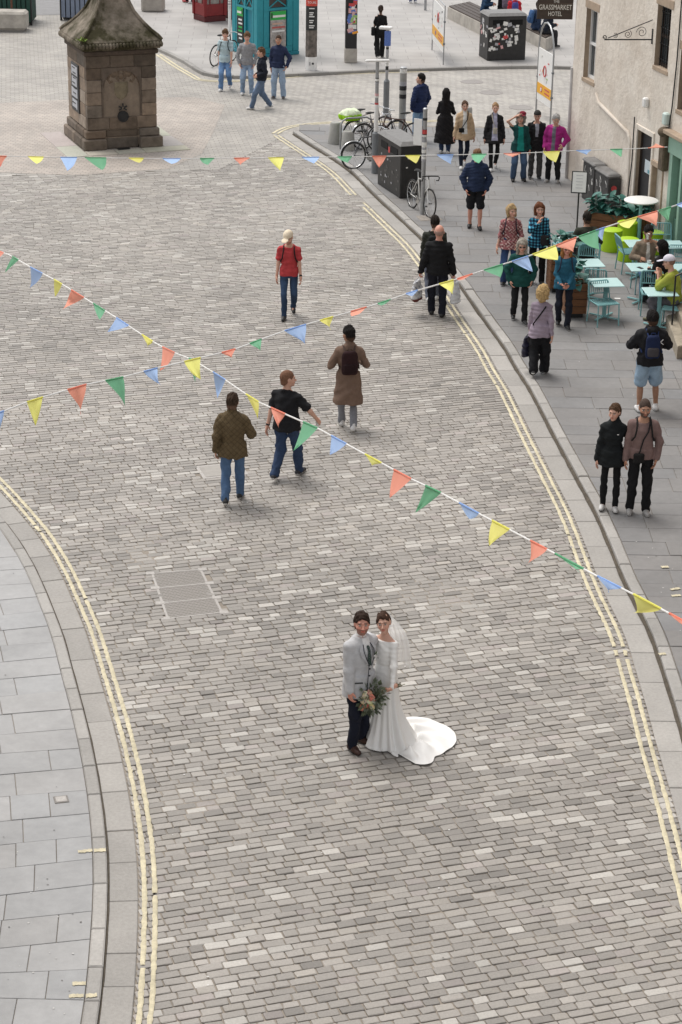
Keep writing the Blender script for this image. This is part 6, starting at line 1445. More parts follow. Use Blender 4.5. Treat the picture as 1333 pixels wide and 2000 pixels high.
K = PP(560, 934, 0, -24, 'heavy man in a black tee and dark jeans walking away', h=1.83, wide=1.06, belly=.035, feet=((.09, .24), (-.09, -.22, .05)), rh=(.40, .20, .96), lh=(-.33, -.06, .82), rpole=(1, -.8, -.2), hair='buzz', haircol=(.15, .075, .045), skin='fair', head=(-45, 0), top=dict(kind='tee', col=(.014, .014, .016), hem=-.05, e=.026, sleeve=.40, flare=.01), bottom=TR((.03, .05, .10), 1.1, 1), shoes=dict(col=(.02, .02, .025), sole=(.62, .61, .6)), curl=(.9, .4))
cup(K, 0, 'paper cup held out by the man in black tee')
def wristband(K, i, lab, nm='watch'):
    a = K['arms'][i]; o = worn(K, nm, lab, 'watch'); c = Vector(a[2]-unit(a[2]-a[1])*.03); d = Vector(unit(a[2]-a[1])); b = MB(); b.cyl(c-d*.013, c+d*.013, .031, n=16); b.build('strap', M_black, o, smooth=True); b = MB(); b.box(c+Vector((0, .02, .012)), (.032, .024, .032), 0, .004); b.build('face', M_black, o)
wristband(K, 1, 'black band on the left wrist of the black tee man', 'wristband')
K = PP(679, 838, 0, 6, 'man in a long brown coat with a leather backpack', h=1.82, feet=((.08, -.16, .03), (-.08, .20)), rh=(.20, .26, 1.12), lh=(-.20, .26, 1.10), hair='quiff', haircol=(.012, .010, .009), skin='tan', head=(28, 0), top=dict(kind='coat', col=(.17, .112, .083), hem=-.33, e=.024, flare=.055, collar=.02), bottom=TR((.20, .205, .225), .95), shoes=SH_W)
backpack(K, 'dark maroon leather backpack on the brown coat', (.028, .012, .013), (.135, .06, .20), (.07, .045, .038), .41, flap=(.02, .009, .01))
K = PP(564, 619, 0, 180, 'man in a red tee and beige cap looking down', h=1.78, feet=((.08, .20), (-.085, -.22, .07)), rh=(.27, .02, .84), lh=(-.27, .10, .84), hair='bald', haircol=(.05, .03, .02), beard=.35, head=(-22, -28), skin='fair', top=dict(kind='tee', col=(.42, .05, .055), hem=-.02, e=.016, sleeve=.36), bottom=TR((.025, .045, .085), .95, 1), shoes=SH_BB)
cap_hat(K, (.70, .60, .46)); backpack(K, 'black backpack worn by the man in the red tee', BLK, (.13, .06, .2), BLK); wristband(K, 1, 'black watch on the wrist of the red tee man')
# --- at the kerb
K = PP(845, 590, 0, -2, 'dark haired man in an olive jacket ahead of the bald man', h=1.80, **walk(.2, 1), hair='short', haircol=(.02, .015, .012), top=dict(kind='jacket', col=(.030, .032, .025), hem=-.06, e=.03, arm=1.1), bottom=TR((.10, .11, .14)), shoes=SH_W)
backpack(K, 'black backpack on the olive jacket man', (.015, .016, .016), (.13, .06, .19), BLK)
K = PP(853, 617, 0, -4, 'bald man in a black jacket carrying two carrier bags', h=1.84, wide=1.06, feet=((.10, -.05), (-.10, .10)), rh=(.33, .02, .84), lh=(-.36, .0, .86), hair='bald', haircol=(.22, .20, .18), skin='red', top=dict(kind='jacket', col=(.011, .011, .012), hem=-.05, e=.034, flare=.01, arm=1.1), bottom=TR((.012, .013, .02), 1.1), shoes=SH_BB, curl=(1.3, 1.3))
def carrier(K, i, lab, w_, hh, cols, dx=0., name='carrier_bag'):
    o = worn(K, name, lab, 'bag'); hp = hand_point(K, i, .08, .02); c = hp+V3(dx, 0, -hh*.5-.10)
    v, q = sdf_mesh([loft(c-V3(0, 0, hh/2), c+V3(0, 0, hh/2), V3(.35, 1, 0), [(0, w_*.42, .07), (.08, w_*.5, .09), (.6, w_*.5, .07), (1, w_*.40, .03)], .02)], .013, wrinkle(.009, 4, 1.3))
    n_ = np.sin(v[:, 1]*60)*np.sin(v[:, 2]*30); cc = np.where((v[:, 2] < c[2]-hh*.36)[:, None], V3(*cols[1]), np.where((n_ > .6)[:, None], V3(*cols[2]), V3(*cols[0]))); np_mesh('bag', v, q, M_satin, o, cc)
    b = MB(); [b.tube([tuple(c+V3(s_*.04, s_*.08, hh*.47)), tuple(hp+V3(0, 0, .01)), tuple(c+V3(s_*.04, -s_*.02, hh*.47))], .006, 5) for s_ in (1, -1)]; b.c = [cols[0]]*len(b.v); b.build('handle', M_satin, o, col=True)
carrier(K, 1, 'patterned white carrier bag with a dark red base', .36, .38, ((.52, .52, .53), (.12, .03, .025), (.20, .21, .24)), -.06); carrier(K, 0, 'plain white carrier bag in the right hand of the bald man', .28, .42, ((.60, .61, .63), (.58, .59, .61), (.45, .46, .5)), .05)
# --- four young men by the far kerb
K = PP(441, 176, 0, 168, 'young man in a pale blue tee and jeans with a black bag', h=1.80, **walk(.2, 1), hair='fringe', haircol=BRN, top=dict(kind='tee', col=(.40, .50, .53), hem=-.04, e=.02, sleeve=.38), bottom=TR((.11, .19, .33), 1.15, 1), shoes=SH_W, head=(12, 0), skin='fair'); backpack(K, 'black backpack of the young man in the pale blue tee', BLK, (.15, .08, .22), BLK)
PP(483, 185, 0, 182, 'young man in a grey sweater with hands in pockets', h=1.82, feet=((.13, 0), (-.13, .10)), **POCK, hair='fringe', haircol=(.13, .075, .04), top=dict(kind='sweater', col=(.26, .26, .27), hem=-.03, e=.022, arm=1.1), bottom=TR(LJEAN, 1.15, 1), shoes=SH_W, skin='fair', head=(0, -4))
PP(511, 213, 0, 98, 'young man in a black hoodie walking left in profile', h=1.78, feet=((.06, -.26, .03), (-.06, .28)), rh=(.16, .12, .98), lh=(-.16, .12, .98), hair='short', haircol=BRN, top=dict(kind='hoodie', col=(.014, .017, .026), hem=-.02, e=.026, hood=True, arm=1.1), bottom=TR((.10, .14, .21), 1.2, 1), shoes=SH_W, skin='fair')
PP(544, 192, 0, 170, 'young man in a navy pullover and light wide jeans', h=1.82, feet=((.12, .05), (-.15, .0)), rh=(.24, .02, .88), lh=(-.26, .10, .94), lpole=(-1, -.5, 0), hair='buzz', haircol=DKH, top=dict(kind='pullover', col=(.022, .03, .068), hem=-.02, e=.024, collar=.02, arm=1.08), bottom=TR((.27, .35, .46), 1.25), shoes=dict(col=(.06, .05, .05), sole=(.5, .5, .5)), skin='mid', head=(5, 0))
# --- further people
K = PP(742, 114, ZF, 2, 'woman in black tee and black trousers walking away', h=1.68, fem=True, **walk(.2, 1), hair='pony', haircol=DKH, top=dict(kind='tee', col=BLK, hem=.04, e=.018, sleeve=.42), bottom=TR(BLK, 1.35), shoes=SH_B); strap_bag(K, 'black bag at the hip of the woman in black', BLK, (-.24, -.02, .10), (.07, .10, .14))
PP(819, 276, KR, 42, 'man in a navy jacket looking left beside the post', h=1.78, feet=((.11, 0), (-.11, .05)), **POCK, hair='short', haircol=(.012, .011, .010), head=(35, 5), skin='light', top=dict(kind='jacket', col=(.018, .028, .075), hem=-.10, e=.04, arm=1.2, hood=True), bottom=TR((.17, .26, .38), 1.15, 1), shoes=SH_G)
PP(868, 300, KR, -8, 'woman in a long black coat with long black hair', h=1.68, fem=True, feet=((.10, 0), (-.10, .08)), rh=(.10, .30, 1.20), lh=(-.10, .30, 1.18), hair='long', haircol=(.012, .010, .010), top=dict(kind='coat', col=(.012, .011, .012), hem=-.52, e=.03, flare=.10), bottom=TR((.03, .05, .10)), shoes=SH_W)
K = PP(904, 326, KR, 184, 'woman in a beige coat over white top walking forward', h=1.70, fem=True, feet=((.07, .24), (-.07, -.24, .08)), rh=(.30, .06, .84), lh=(-.30, .06, .84), hair='updo', haircol=(.10, .06, .04), top=dict(kind='coat', col=(.46, .33, .21), hem=-.12, e=.03, flare=.07, collar=.01, arm=1.12, front=((.66, .65, .62), .075, .045, .12, .56)), bottom=TR((.014, .018, .032), .85), shoes=SH_W); strap_bag(K, 'small black crossbody bag over a white top', BLK, (.09, .175, .22), (.075, .03, .06), sh_=1)
K = PP(963, 331, KR, 181, 'woman in a black coat over a lilac top', h=1.70, fem=True, feet=((.07, .20), (-.07, -.18, .06)), rh=(.29, .02, .84), lh=(-.29, .05, .84), hair='updo', haircol=(.30, .19, .10), skin='fair', top=dict(kind='coat', col=(.020, .019, .020), hem=-.16, e=.03, flare=.05, collar=.01, arm=1.1, front=((.42, .41, .52), .085, .05, .0, .56)), bottom=TR(BLK, .82), shoes=SH_W); strap_bag(K, 'small cream waist bag on the lilac top', (.45, .41, .35), (.0, .17, .26), (.06, .03, .08), (.45, .41, .35), sh_=-1)
K = PP(1012, 353, KR, 186, 'woman in a dark green jacket raising a red cap', h=1.66, fem=True, wide=1.08, feet=((.13, .02), (-.13, .0)), rh=(.12, .06, 1.74), rpole=(1, .1, 0), lh=(-.28, .06, .86), hair='curly', haircol=(.20, .18, .16), top=dict(kind='jacket', col=(.010, .050, .048), hem=-.08, e=.026, flare=.02, front=((.012, .20, .17), .09, .06, .02, .5)), bottom=TR((.045, .075, .13), 1.15, 1), shoes=SH_BB, head=(-20, 8))
o = worn(K, 'red_cap', 'dark red cap held over the head of the green jacket woman', 'cap'); v, q = sdf_mesh([el((-.04, .0, 1.79), (.09, .10, .07), .01), half((0, 0, 1), 1.765), el((-.04, .13, 1.768), (.06, .055, .009), .01)], .011); np_mesh('cap', v, q, M_cloth, o, np.tile(V3(.16, .015, .03), (len(v), 1)))
K = PP(1044, 348, KR, 180, 'man in a black helmet and coat beside the raised cap', h=1.68, feet=((.11, .0), (-.11, .06)), rh=(.25, .10, .86), lh=(-.26, .14, .88), hair='none', top=dict(kind='coat', col=(.017, .016, .017), hem=-.14, e=.032, flare=.03, arm=1.1, front=((.30, .31, .35), .035, .05, .30, .58)), bottom=TR((.07, .068, .066), 1.15), shoes=SH_B, head=(-8, -8)); cap_hat(K, (.035, .032, .03), 'helmet', False)
o = worn(K, 'flowered_bag', 'small bag with red and yellow flowers by the helmet man', 'bag'); v, q = sdf_mesh([loft((.24, .19, .72), (.24, .17, 1.02), (1, 0, 0), [(0, .07, .03), (.2, .085, .04), (1, .07, .02)], .02)], .012, wrinkle(.004, 3)); n_ = np.sin(v[:, 0]*90)+np.sin(v[:, 2]*80+1.); np_mesh('bag', v, q, M_cloth, o, np.where((n_ > .9)[:, None], V3(.55, .33, .03), np.where((n_ < -.8)[:, None], V3(.42, .03, .03), V3(.03, .02, .02))))
PP(1080, 355, KR, 160, 'person in a magenta jacket with short grey hair', h=1.68, wide=1.06, feet=((.12, .06), (-.12, .0)), rh=(.26, .10, .92), lh=(-.24, .14, 1.02), hair='short', haircol=GRYH, top=dict(kind='jacket', col=(.30, .022, .165), hem=-.08, e=.034, flare=.01, arm=1.15, front=((.13, .13, .15), .05, .045, .0, .56), hood=False), bottom=TR(BLK, 1.1), shoes=SH_G, head=(20, -18))
PP(927, 445, KR, 179, 'bearded man in a navy jacket and black shorts', h=1.80, wide=1.06, belly=.04, feet=((.10, -.06), (-.10, .12)), **POCK, hair='short', haircol=(.16, .09, .05), beard=.6, skin='red', head=(-10, -6), top=dict(kind='jacket', col=(.018, .028, .062), hem=-.03, e=.036, arm=1.15, hood=True), bottom=dict(kind='shorts', col=(.012, .012, .014), fit=1.08), shoes=SH_BB)
# --- group coming down the pavement
K = PP(993, 556, KR, 174, 'blonde woman in a pink flowered top and jeans', h=1.68, wide=1.08, belly=.03, fem=True, feet=((.10, .0), (-.10, .10)), rh=(.29, .06, .86), lh=(-.20, .20, .98), hair='bob', haircol=BLD, skin='fair', head=(28, 2), top=dict(kind='blouse', col=(.30, .115, .12), hem=-.06, e=.024, sleeve=.62, flare=.03, pat='floral'), bottom=TR((.03, .055, .125), 1.1, 1), shoes=SH_B); backpack(K, 'dark backpack of the woman in the flowered top', (.02, .018, .025), (.13, .06, .2), (.03, .02, .03))
K = PP(1047, 552, KR, 182, 'auburn haired woman in a blue checked shirt, hand to mouth', h=1.68, wide=1.06, fem=True, belly=.02, feet=((.10, .0), (-.10, .10)), rh=(.02, .165, 1.40), rpole=(1, .1, -.8), lh=(-.26, .06, .86), hdir=((-.3, .1, 1), None), hair='bob', haircol=(.13, .05, .025), skin='fair', top=dict(kind='shirt', col=(.02, .10, .17), hem=-.06, e=.024, flare=.01, pat='check', res=.01), bottom=TR(BLK), shoes=SH_B); strap_bag(K, 'dark bag carried by the woman in the checked shirt', (.03, .028, .03), (-.12, .17, .18), (.09, .04, .11))
K = PP(1013, 627, KR, 184, 'grey haired woman in a dark green jacket', h=1.66, fem=True, wide=1.06, feet=((.09, -.14, .04), (-.09, .18)), **POCK, hair='loose', haircol=(.30, .27, .23), skin='fair', head=(-6, -8), top=dict(kind='jacket', col=(.010, .058, .050), hem=-.10, e=.036, flare=.025, arm=1.18), bottom=TR(BLK, .95), shoes=dict(col=(.03, .03, .03), sole=(.66, .66, .64))); glasses(K)
K = PP(1099, 637, KR, 179, 'woman in a teal sweater and sunglasses holding a phone', h=1.70, fem=True, wide=1.04, feet=((.08, -.10, .03), (-.08, .16)), rh=(.10, .24, .96), lh=(-.05, .26, .95), hdir=((-.6, .7, -.2), (.4, .8, -.2)), hair='loose', haircol=(.30, .14, .05), skin='red', head=(4, -4), top=dict(kind='sweater', col=(.022, .105, .165), hem=-.08, e=.024, flare=.015), bottom=TR((.013, .015, .024)), shoes=SH_B, curl=(.8, .8)); glasses(K); backpack(K, 'dark backpack of the woman in the teal sweater', (.02, .018, .028), (.15, .09, .21), (.02, .022, .04))
o = worn(K, 'phone', 'black phone in the hands of the teal sweater woman', 'phone'); c = Vector(hand_point(K, 0, .07, .03)); b = MB(); b.box(c+Vector((-.03, .02, .01)), (.075, .15, .01), R(20), .004); b.build('case', M_black, o)
K = PP(1052, 733, KR, -12, 'blonde woman in a lilac shirt and wide black trousers', h=1.68, fem=True, wide=1.02, **walk(.16, 1), hair='curly', haircol=(.42, .29, .14), top=dict(kind='shirt', col=(.30, .245, .30), hem=-.10, e=.022, flare=.025, pat='yoke'), bottom=TR((.011, .011, .013), 1.5), shoes=dict(col=(.05, .05, .05), sole=(.7, .7, .68)))
carrier(K, 1, 'navy shoulder bag in the hand of the lilac shirt woman', .32, .38, ((.014, .013, .03), (.014, .013, .03), (.02, .018, .045)), -.05, 'tote_bag'); b = MB(); T = K['T']; b.tube([tuple(T(*p)) for p in ((-.15, .05, .12), (-.13, -.145, .25), (-.02, -.155, .42), (.08, -.115, .58), (.09, -.03, .635))], .014, 6); b.c = [BLK]*len(b.v); b.build('bag_strap', M_cloth, K['root'], smooth=True, col=True)
K = PP(1262, 803, KR, 2, 'man in a black hoodie and pale denim shorts with backpack', h=1.80, wide=1.08, feet=((.16, .06), (-.12, -.02)), rh=(.16, .30, 1.08), lh=(-.16, .30, 1.08), rpole=(1, -.6, -.3), lpole=(-1, -.6, -.3), hair='short', haircol=(.012, .010, .010), skin='tan', top=dict(kind='hoodie', col=(.014, .014, .016), hem=-.05, e=.036, hood=True, arm=1.15), bottom=dict(kind='shorts', col=(.27, .37, .47), fit=1.2), shoes=SH_W)
backpack(K, 'dark blue backpack on the black hoodie', (.014, .022, .06), (.115, .055, .20), (.02, .035, .10), .40, flap=(.06, .055, .06))
me_m = Matrix.Translation(Vector(K['T'](.135, -.158, .46))) @ Matrix(((1, 0, 0, 0), (0, 0, -1, 0), (0, 1, 0, 0), (0, 0, 0, 1))); lettering('K', .13, me_m, M_white, K['root'])
# --- couple on the right pavement
K = PP(1189, 994, KR, 171, 'woman in a black jacket and leggings beside her partner', h=1.70, fem=True, feet=((.10, .0), (-.10, .05)), rh=(.27, .04, .84), lh=(-.25, -.02, .95), hair='updo', haircol=(.085, .05, .03), skin='fair', head=(-22, -4), top=dict(kind='jacket', col=(.011, .013, .014), hem=-.13, e=.030, flare=.02, collar=.045, arm=1.12), bottom=TR((.009, .009, .010), .80), shoes=dict(col=(.50, .49, .48), sole=(.03, .03, .03)), res=.011)
b = MB(); b.ell(tuple(K['T'](-.075, .153, .50)), (.016, .004, .007)); b.build('chest_logo', M_white, K['root'])
K = PP(1245, 1000, KR, 179, 'bearded man in a mauve polo with crossbody bag', h=1.82, feet=((.12, .02), (-.11, .06)), rh=(.27, .05, .83), lh=(-.215, .06, .88), lpole=(-1, -.6, 0), hair='buzz', haircol=(.05, .04, .035), beard=.85, skin='mid', head=(2, -6), top=dict(kind='polo', col=(.185, .122, .112), hem=-.02, e=.020, arm=1.06), bottom=TR((.010, .010, .011), 1.1), shoes=SH_G, res=.011)
strap_bag(K, 'black crossbody bag on the mauve polo', (.014, .013, .013), (.06, .19, .10), (.085, .035, .075), sh_=1); backpack(K, 'black backpack worn over the mauve polo', BLK, (.13, .06, .2), (.016, .015, .015))
# --- at the cafe tables
PP(1142, 545, KR, 6, 'man in a dark green jacket seated with his back turned', h=1.78, sit=.46, feet=((.14, .42), (-.14, .40)), lean=.12, rh=(.16, .32, .86), lh=(-.16, .32, .86), hair='short', haircol=(.02, .016, .013), skin='mid', top=dict(kind='jacket', col=(.035, .038, .028), e=.032, arm=1.12), bottom=TR((.02, .02, .022)), shoes=SH_B, group='people at the cafe tables')
K = PP(1258, 572, KR, 184, 'man in a tan jacket seated and drinking', h=1.78, sit=.46, feet=((.13, .48), (-.13, .40)), rh=(.20, .22, .80), lh=(-.02, .17, 1.17), lpole=(-1, -.1, -.6), hdir=(None, (.3, .1, 1)), hair='quiff', haircol=(.012, .010, .009), skin='tan', beard=.5, top=dict(kind='jacket', col=(.19, .145, .105), e=.03, arm=1.12, front=((.55, .50, .45), .05, .035, .05, .5)), bottom=TR((.09, .15, .27), 1.15, 1), shoes=dict(col=(.30, .12, .02), sole=(.1, .06, .03)), head=(10, -10), group='people at the cafe tables')
cup(K, 1, 'cup raised to the mouth of the man in tan')
K = PP(1294, 600, KR, 35, 'woman with long black hair seated with her back turned', h=1.68, fem=True, sit=.46, feet=((.12, .40), (-.12, .42)), lean=.18, rh=(.14, .34, .84), lh=(-.20, .30, .80), hair='long', haircol=(.009, .008, .008), skin='light', top=dict(kind='jumper', col=(.012, .011, .012), e=.026), bottom=TR((.02, .02, .022)), shoes=SH_B, head=(20, -5), group='people at the cafe tables')
o = worn(K, 'draped_coat', 'beige coat draped over a cafe chair', 'coat'); v, q = sdf_mesh([loft((0, -.25, .10), (0, -.23, .80), (1, 0, 0), [(0, .20, .035), (.4, .22, .05), (.9, .21, .05), (1, .18, .03)], .02)], .016, wrinkle(.014, 2, 1.2)); np_mesh('coat', v, q, M_cloth, o, np.tile(V3(.36, .26, .17), (len(v), 1)))
K = PP(1315, 636, KR, 72, 'man in a yellow green sweater and white cap seated', h=1.78, wide=1.04, sit=.46, feet=((.12, .44), (-.12, .30)), lean=.18, rh=(.06, .32, 1.02), lh=(-.06, .34, 1.02), hair='bald', haircol=(.05, .04, .03), skin='fair', head=(-5, -15), top=dict(kind='sweater', col=(.30, .33, .055), e=.034, arm=1.15), bottom=TR((.13, .125, .14), 1.1), shoes=dict(col=(.14, .13, .08), sole=(.05, .05, .04)), group='people at the cafe tables'); cap_hat(K, (.58, .56, .62))
# --- on the benches
GB = 'people on the far benches'
PP(944, 52, ZF, -100, 'person in a blue jacket on the long bench, head out of view', h=1.75, sit=.50, feet=((.12, .42), (-.12, .42)), lean=.2, rh=(.14, .3, .8), lh=(-.14, .3, .8), top=dict(kind='jacket', col=(.02, .05, .10), e=.036), bottom=TR((.14, .22, .34)), shoes=SH_W, group=GB, res=.016)
K = PP(985, 56, ZF, 8, 'person in black on the bench with a mauve grey backpack', h=1.70, sit=.50, feet=((.12, .42), (-.12, .42)), lean=.12, hair='short', haircol=DKH, top=dict(kind='jacket', col=BLK, e=.034), bottom=TR(BLK), shoes=SH_B, group=GB, res=.016); backpack(K, 'mauve grey backpack on the bench sitter in black', (.16, .13, .17), (.15, .09, .21), BLK)
K = PP(1003, 66, ZF, 4, 'grey haired person in a red jacket on the bench', h=1.70, sit=.50, feet=((.12, .42), (-.12, .42)), lean=.08, hair='short', haircol=GRYH, top=dict(kind='jacket', col=(.46, .025, .035), e=.034), bottom=TR((.05, .05, .06)), shoes=SH_B, group=GB, res=.016); backpack(K, 'violet blue backpack on the red jacket', (.07, .075, .26), (.12, .07, .18), (.05, .05, .18))
K = PP(1044, 84, ZF, -70, 'person with a blue backpack seated behind the hotel sign', h=1.72, sit=.46, feet=((.12, .42), (-.12, .42)), lean=.15, hair='short', haircol=DKH, top=dict(kind='jacket', col=(.03, .05, .10), e=.034), bottom=TR(DJ), shoes=SH_B, group=GB, res=.016); backpack(K, 'blue backpack of the person behind the hotel sign', (.05, .11, .24), (.15, .09, .22), (.03, .05, .1))
PP(1059, 92, ZF, -72, 'person in a navy jacket bent over on the bench end', h=1.74, sit=.46, feet=((.12, .44), (-.12, .42)), lean=.42, rh=(.10, .42, .74), lh=(-.10, .42, .74), hair='short', haircol=BRN, head=(0, -25), top=dict(kind='jacket', col=(.016, .02, .03), e=.034), bottom=TR((.03, .03, .033), 1.1), shoes=SH_B, group=GB, res=.016)
PP(365, 4, ZF, 100, 'person far off at the top edge, only shoes in view', h=1.7, top=dict(kind='jacket', col=(.25, .05, .05), e=.03), bottom=TR(BLK), shoes=dict(col=(.4, .05, .05)), res=.018, group='distant walkers'); PP(378, 6, ZF, 80, 'second person far off at the top edge in dark trousers', h=1.7, top=dict(kind='jacket', col=BLK, e=.03), bottom=TR((.02, .02, .03)), shoes=SH_W, res=.018, group='distant walkers'); PP(807, 6, ZF, 20, 'person far off by the pole, only pale shoes in view', h=1.7, top=dict(kind='jacket', col=(.1, .12, .2), e=.03), bottom=TR((.1, .12, .2)), shoes=SH_W, res=.018, group='distant walkers')

# ================================================================ THE BRIDAL COUPLE
def groom_extra(K):
    T, root = K['T'], K['root']
    yb = .158
    v, q = sdf_mesh([loft(T(0, .105, .33), T(0, .03, .635), K['Xs'], [(0, .012, .055), (.5, .05, .05), (1, .062, .060)], .01), rc(K['N0']-K['U']*.06, K['N0']+K['U']*.012, .070, .060, .02)], .007); np_mesh('shirt', v, q, M_cloth, root, np.tile(V3(.72, .71, .70), (len(v), 1)))
    v, q = sdf_mesh([rc(T(0, .125, .575), T(0, .150, .535), .017, .015, .01), loft(T(0, .152, .54), T(0, .168, .34), K['Xs'], [(0, .015, .008), (.7, .032, .008), (1, .026, .008)], .005)], .006); n_ = np.sin(v[:, 0]*220)*np.sin(v[:, 2]*200); np_mesh('tie', v, q, M_satin, root, np.where((n_ > .45)[:, None], V3(.10, .14, .10), V3(.02, .035, .035)))
    for s_ in (1, -1):
        b = MB(); P = [T(s_*.052, .085, .605), T(s_*.075, .130, .54), T(s_*.062, .160, .46), T(s_*.016, .172, .345)]; W = [.012, .042, .040, .006]
        vs = []
        for p, w_ in zip(P, W): vs += [p+K['Xs']*s_*w_*1.2-K['Fw']*.006+K['U']*.01, p+K['Fw']*.012, p-K['Xs']*s_*.004+K['Fw']*.008]
        b.add([tuple(p) for p in vs], [f for i in range(3) for f in ((3*i, 3*i+1, 3*i+4, 3*i+3), (3*i+1, 3*i+2, 3*i+5, 3*i+4))]); b.c = [(.40, .40, .41)]*len(b.v); lp = b.build('lapel', M_cloth, root, smooth=True, col=True)
        b = MB(); b.tube([tuple(p+K['Xs']*s_*w_*.0+K['Fw']*.014) for p, w_ in zip(P, W)], .0045, 5); b.c = [(.03, .03, .04)]*len(b.v); b.build('lapel_trim', M_cloth, lp, col=True)
    b = MB(); b.tube([tuple(T(*p)) for p in ((.016, .178, .345), (.020, .176, .2), (.024, .176, .05), (.035, .176, -.09))], .005, 5); b.c = [(.05, .05, .06)]*len(b.v); b.build('front_edge', M_cloth, root, col=True)
    for z in (.305, .215): b = MB(); b.lathe([(.011, -.004), (.011, .004)], tuple(T(.004, .181, z)), 10, Matrix.Rotation(R(90), 3, 'X')); b.build('button', M_black, root)
    b = MB(); b.box(tuple(T(.125, .135, .13)), (.10, .012, .012), R(-32)); b.build('pocket_trim', M_black, root)
    a = K['arms'][0]; dd = unit(a[2]-a[1]); b = MB(); p_ = a[2]-dd*.05+V3(.028, .022, 0); b.tube([tuple(p_), tuple(p_-dd*.05)], .006, 5); b.build('cuff_buttons', M_black, root)
    o = empty('boutonniere', root.location, root.rotation_euler[2], 'white and green buttonhole flowers on the grey jacket', 'flowers'); o.scale = root.scale; r = random.Random(5)
    b = MB()
    for i in range(34): p_ = T(-.075+r.gauss(0, .022), .158+r.gauss(.012, .008), .475+r.gauss(0, .04)); e_ = V3(r.uniform(-1, 1), r.uniform(-.3, 1), r.uniform(-1, 1))*.022; f_ = V3(r.uniform(-1, 1), r.uniform(-1, 1), r.uniform(-1, 1))*.010; b.add([tuple(p_), tuple(p_+e_*.5+f_), tuple(p_+e_), tuple(p_+e_*.5-f_)], [(0, 1, 2, 3)])
    b.build('leaf_sprig', mat('sprig_green', (.07, .10, .045), .7, .3, 60, obj=True), o)
    for i in range(9): b = MB(); b.ell(tuple(T(-.075+r.gauss(0, .018), .178+r.uniform(0, .01), .48+r.gauss(0, .03))), (.008, .008, .008), 8, 5); b.build('bud', M_white, o, smooth=True)
GF = 220
K_g = PP(699, 1459, 0, GF, 'groom in a light grey jacket and dark navy trousers', h=1.76, wide=1.04, feet=((.11, .03), (-.11, -.06)), rh=(.225, .11, .80), rpole=(.3, -1, -.2), lh=(-.40, -.17, 1.06), lpole=(-.5, -1, -.2), curl=(.7, .6), hair='short', haircol=(.035, .022, .016), beard=.55, skin='red', head=(-33, 9), side=-.03, belly=.0, top=dict(kind='jacket', col=(.46, .46, .47), hem=-.15, e=.030, flare=.012, arm=1.06, amp=.0035, nocut=1, front=((.70, .69, .68), .004, .05, .36, .60)), bottom=TR((.010, .012, .022), 1.0), shoes=dict(col=(.045, .018, .012), sole=(.02, .012, .01)), extra=groom_extra, res=.0085, group='bridal couple')
BF = 139
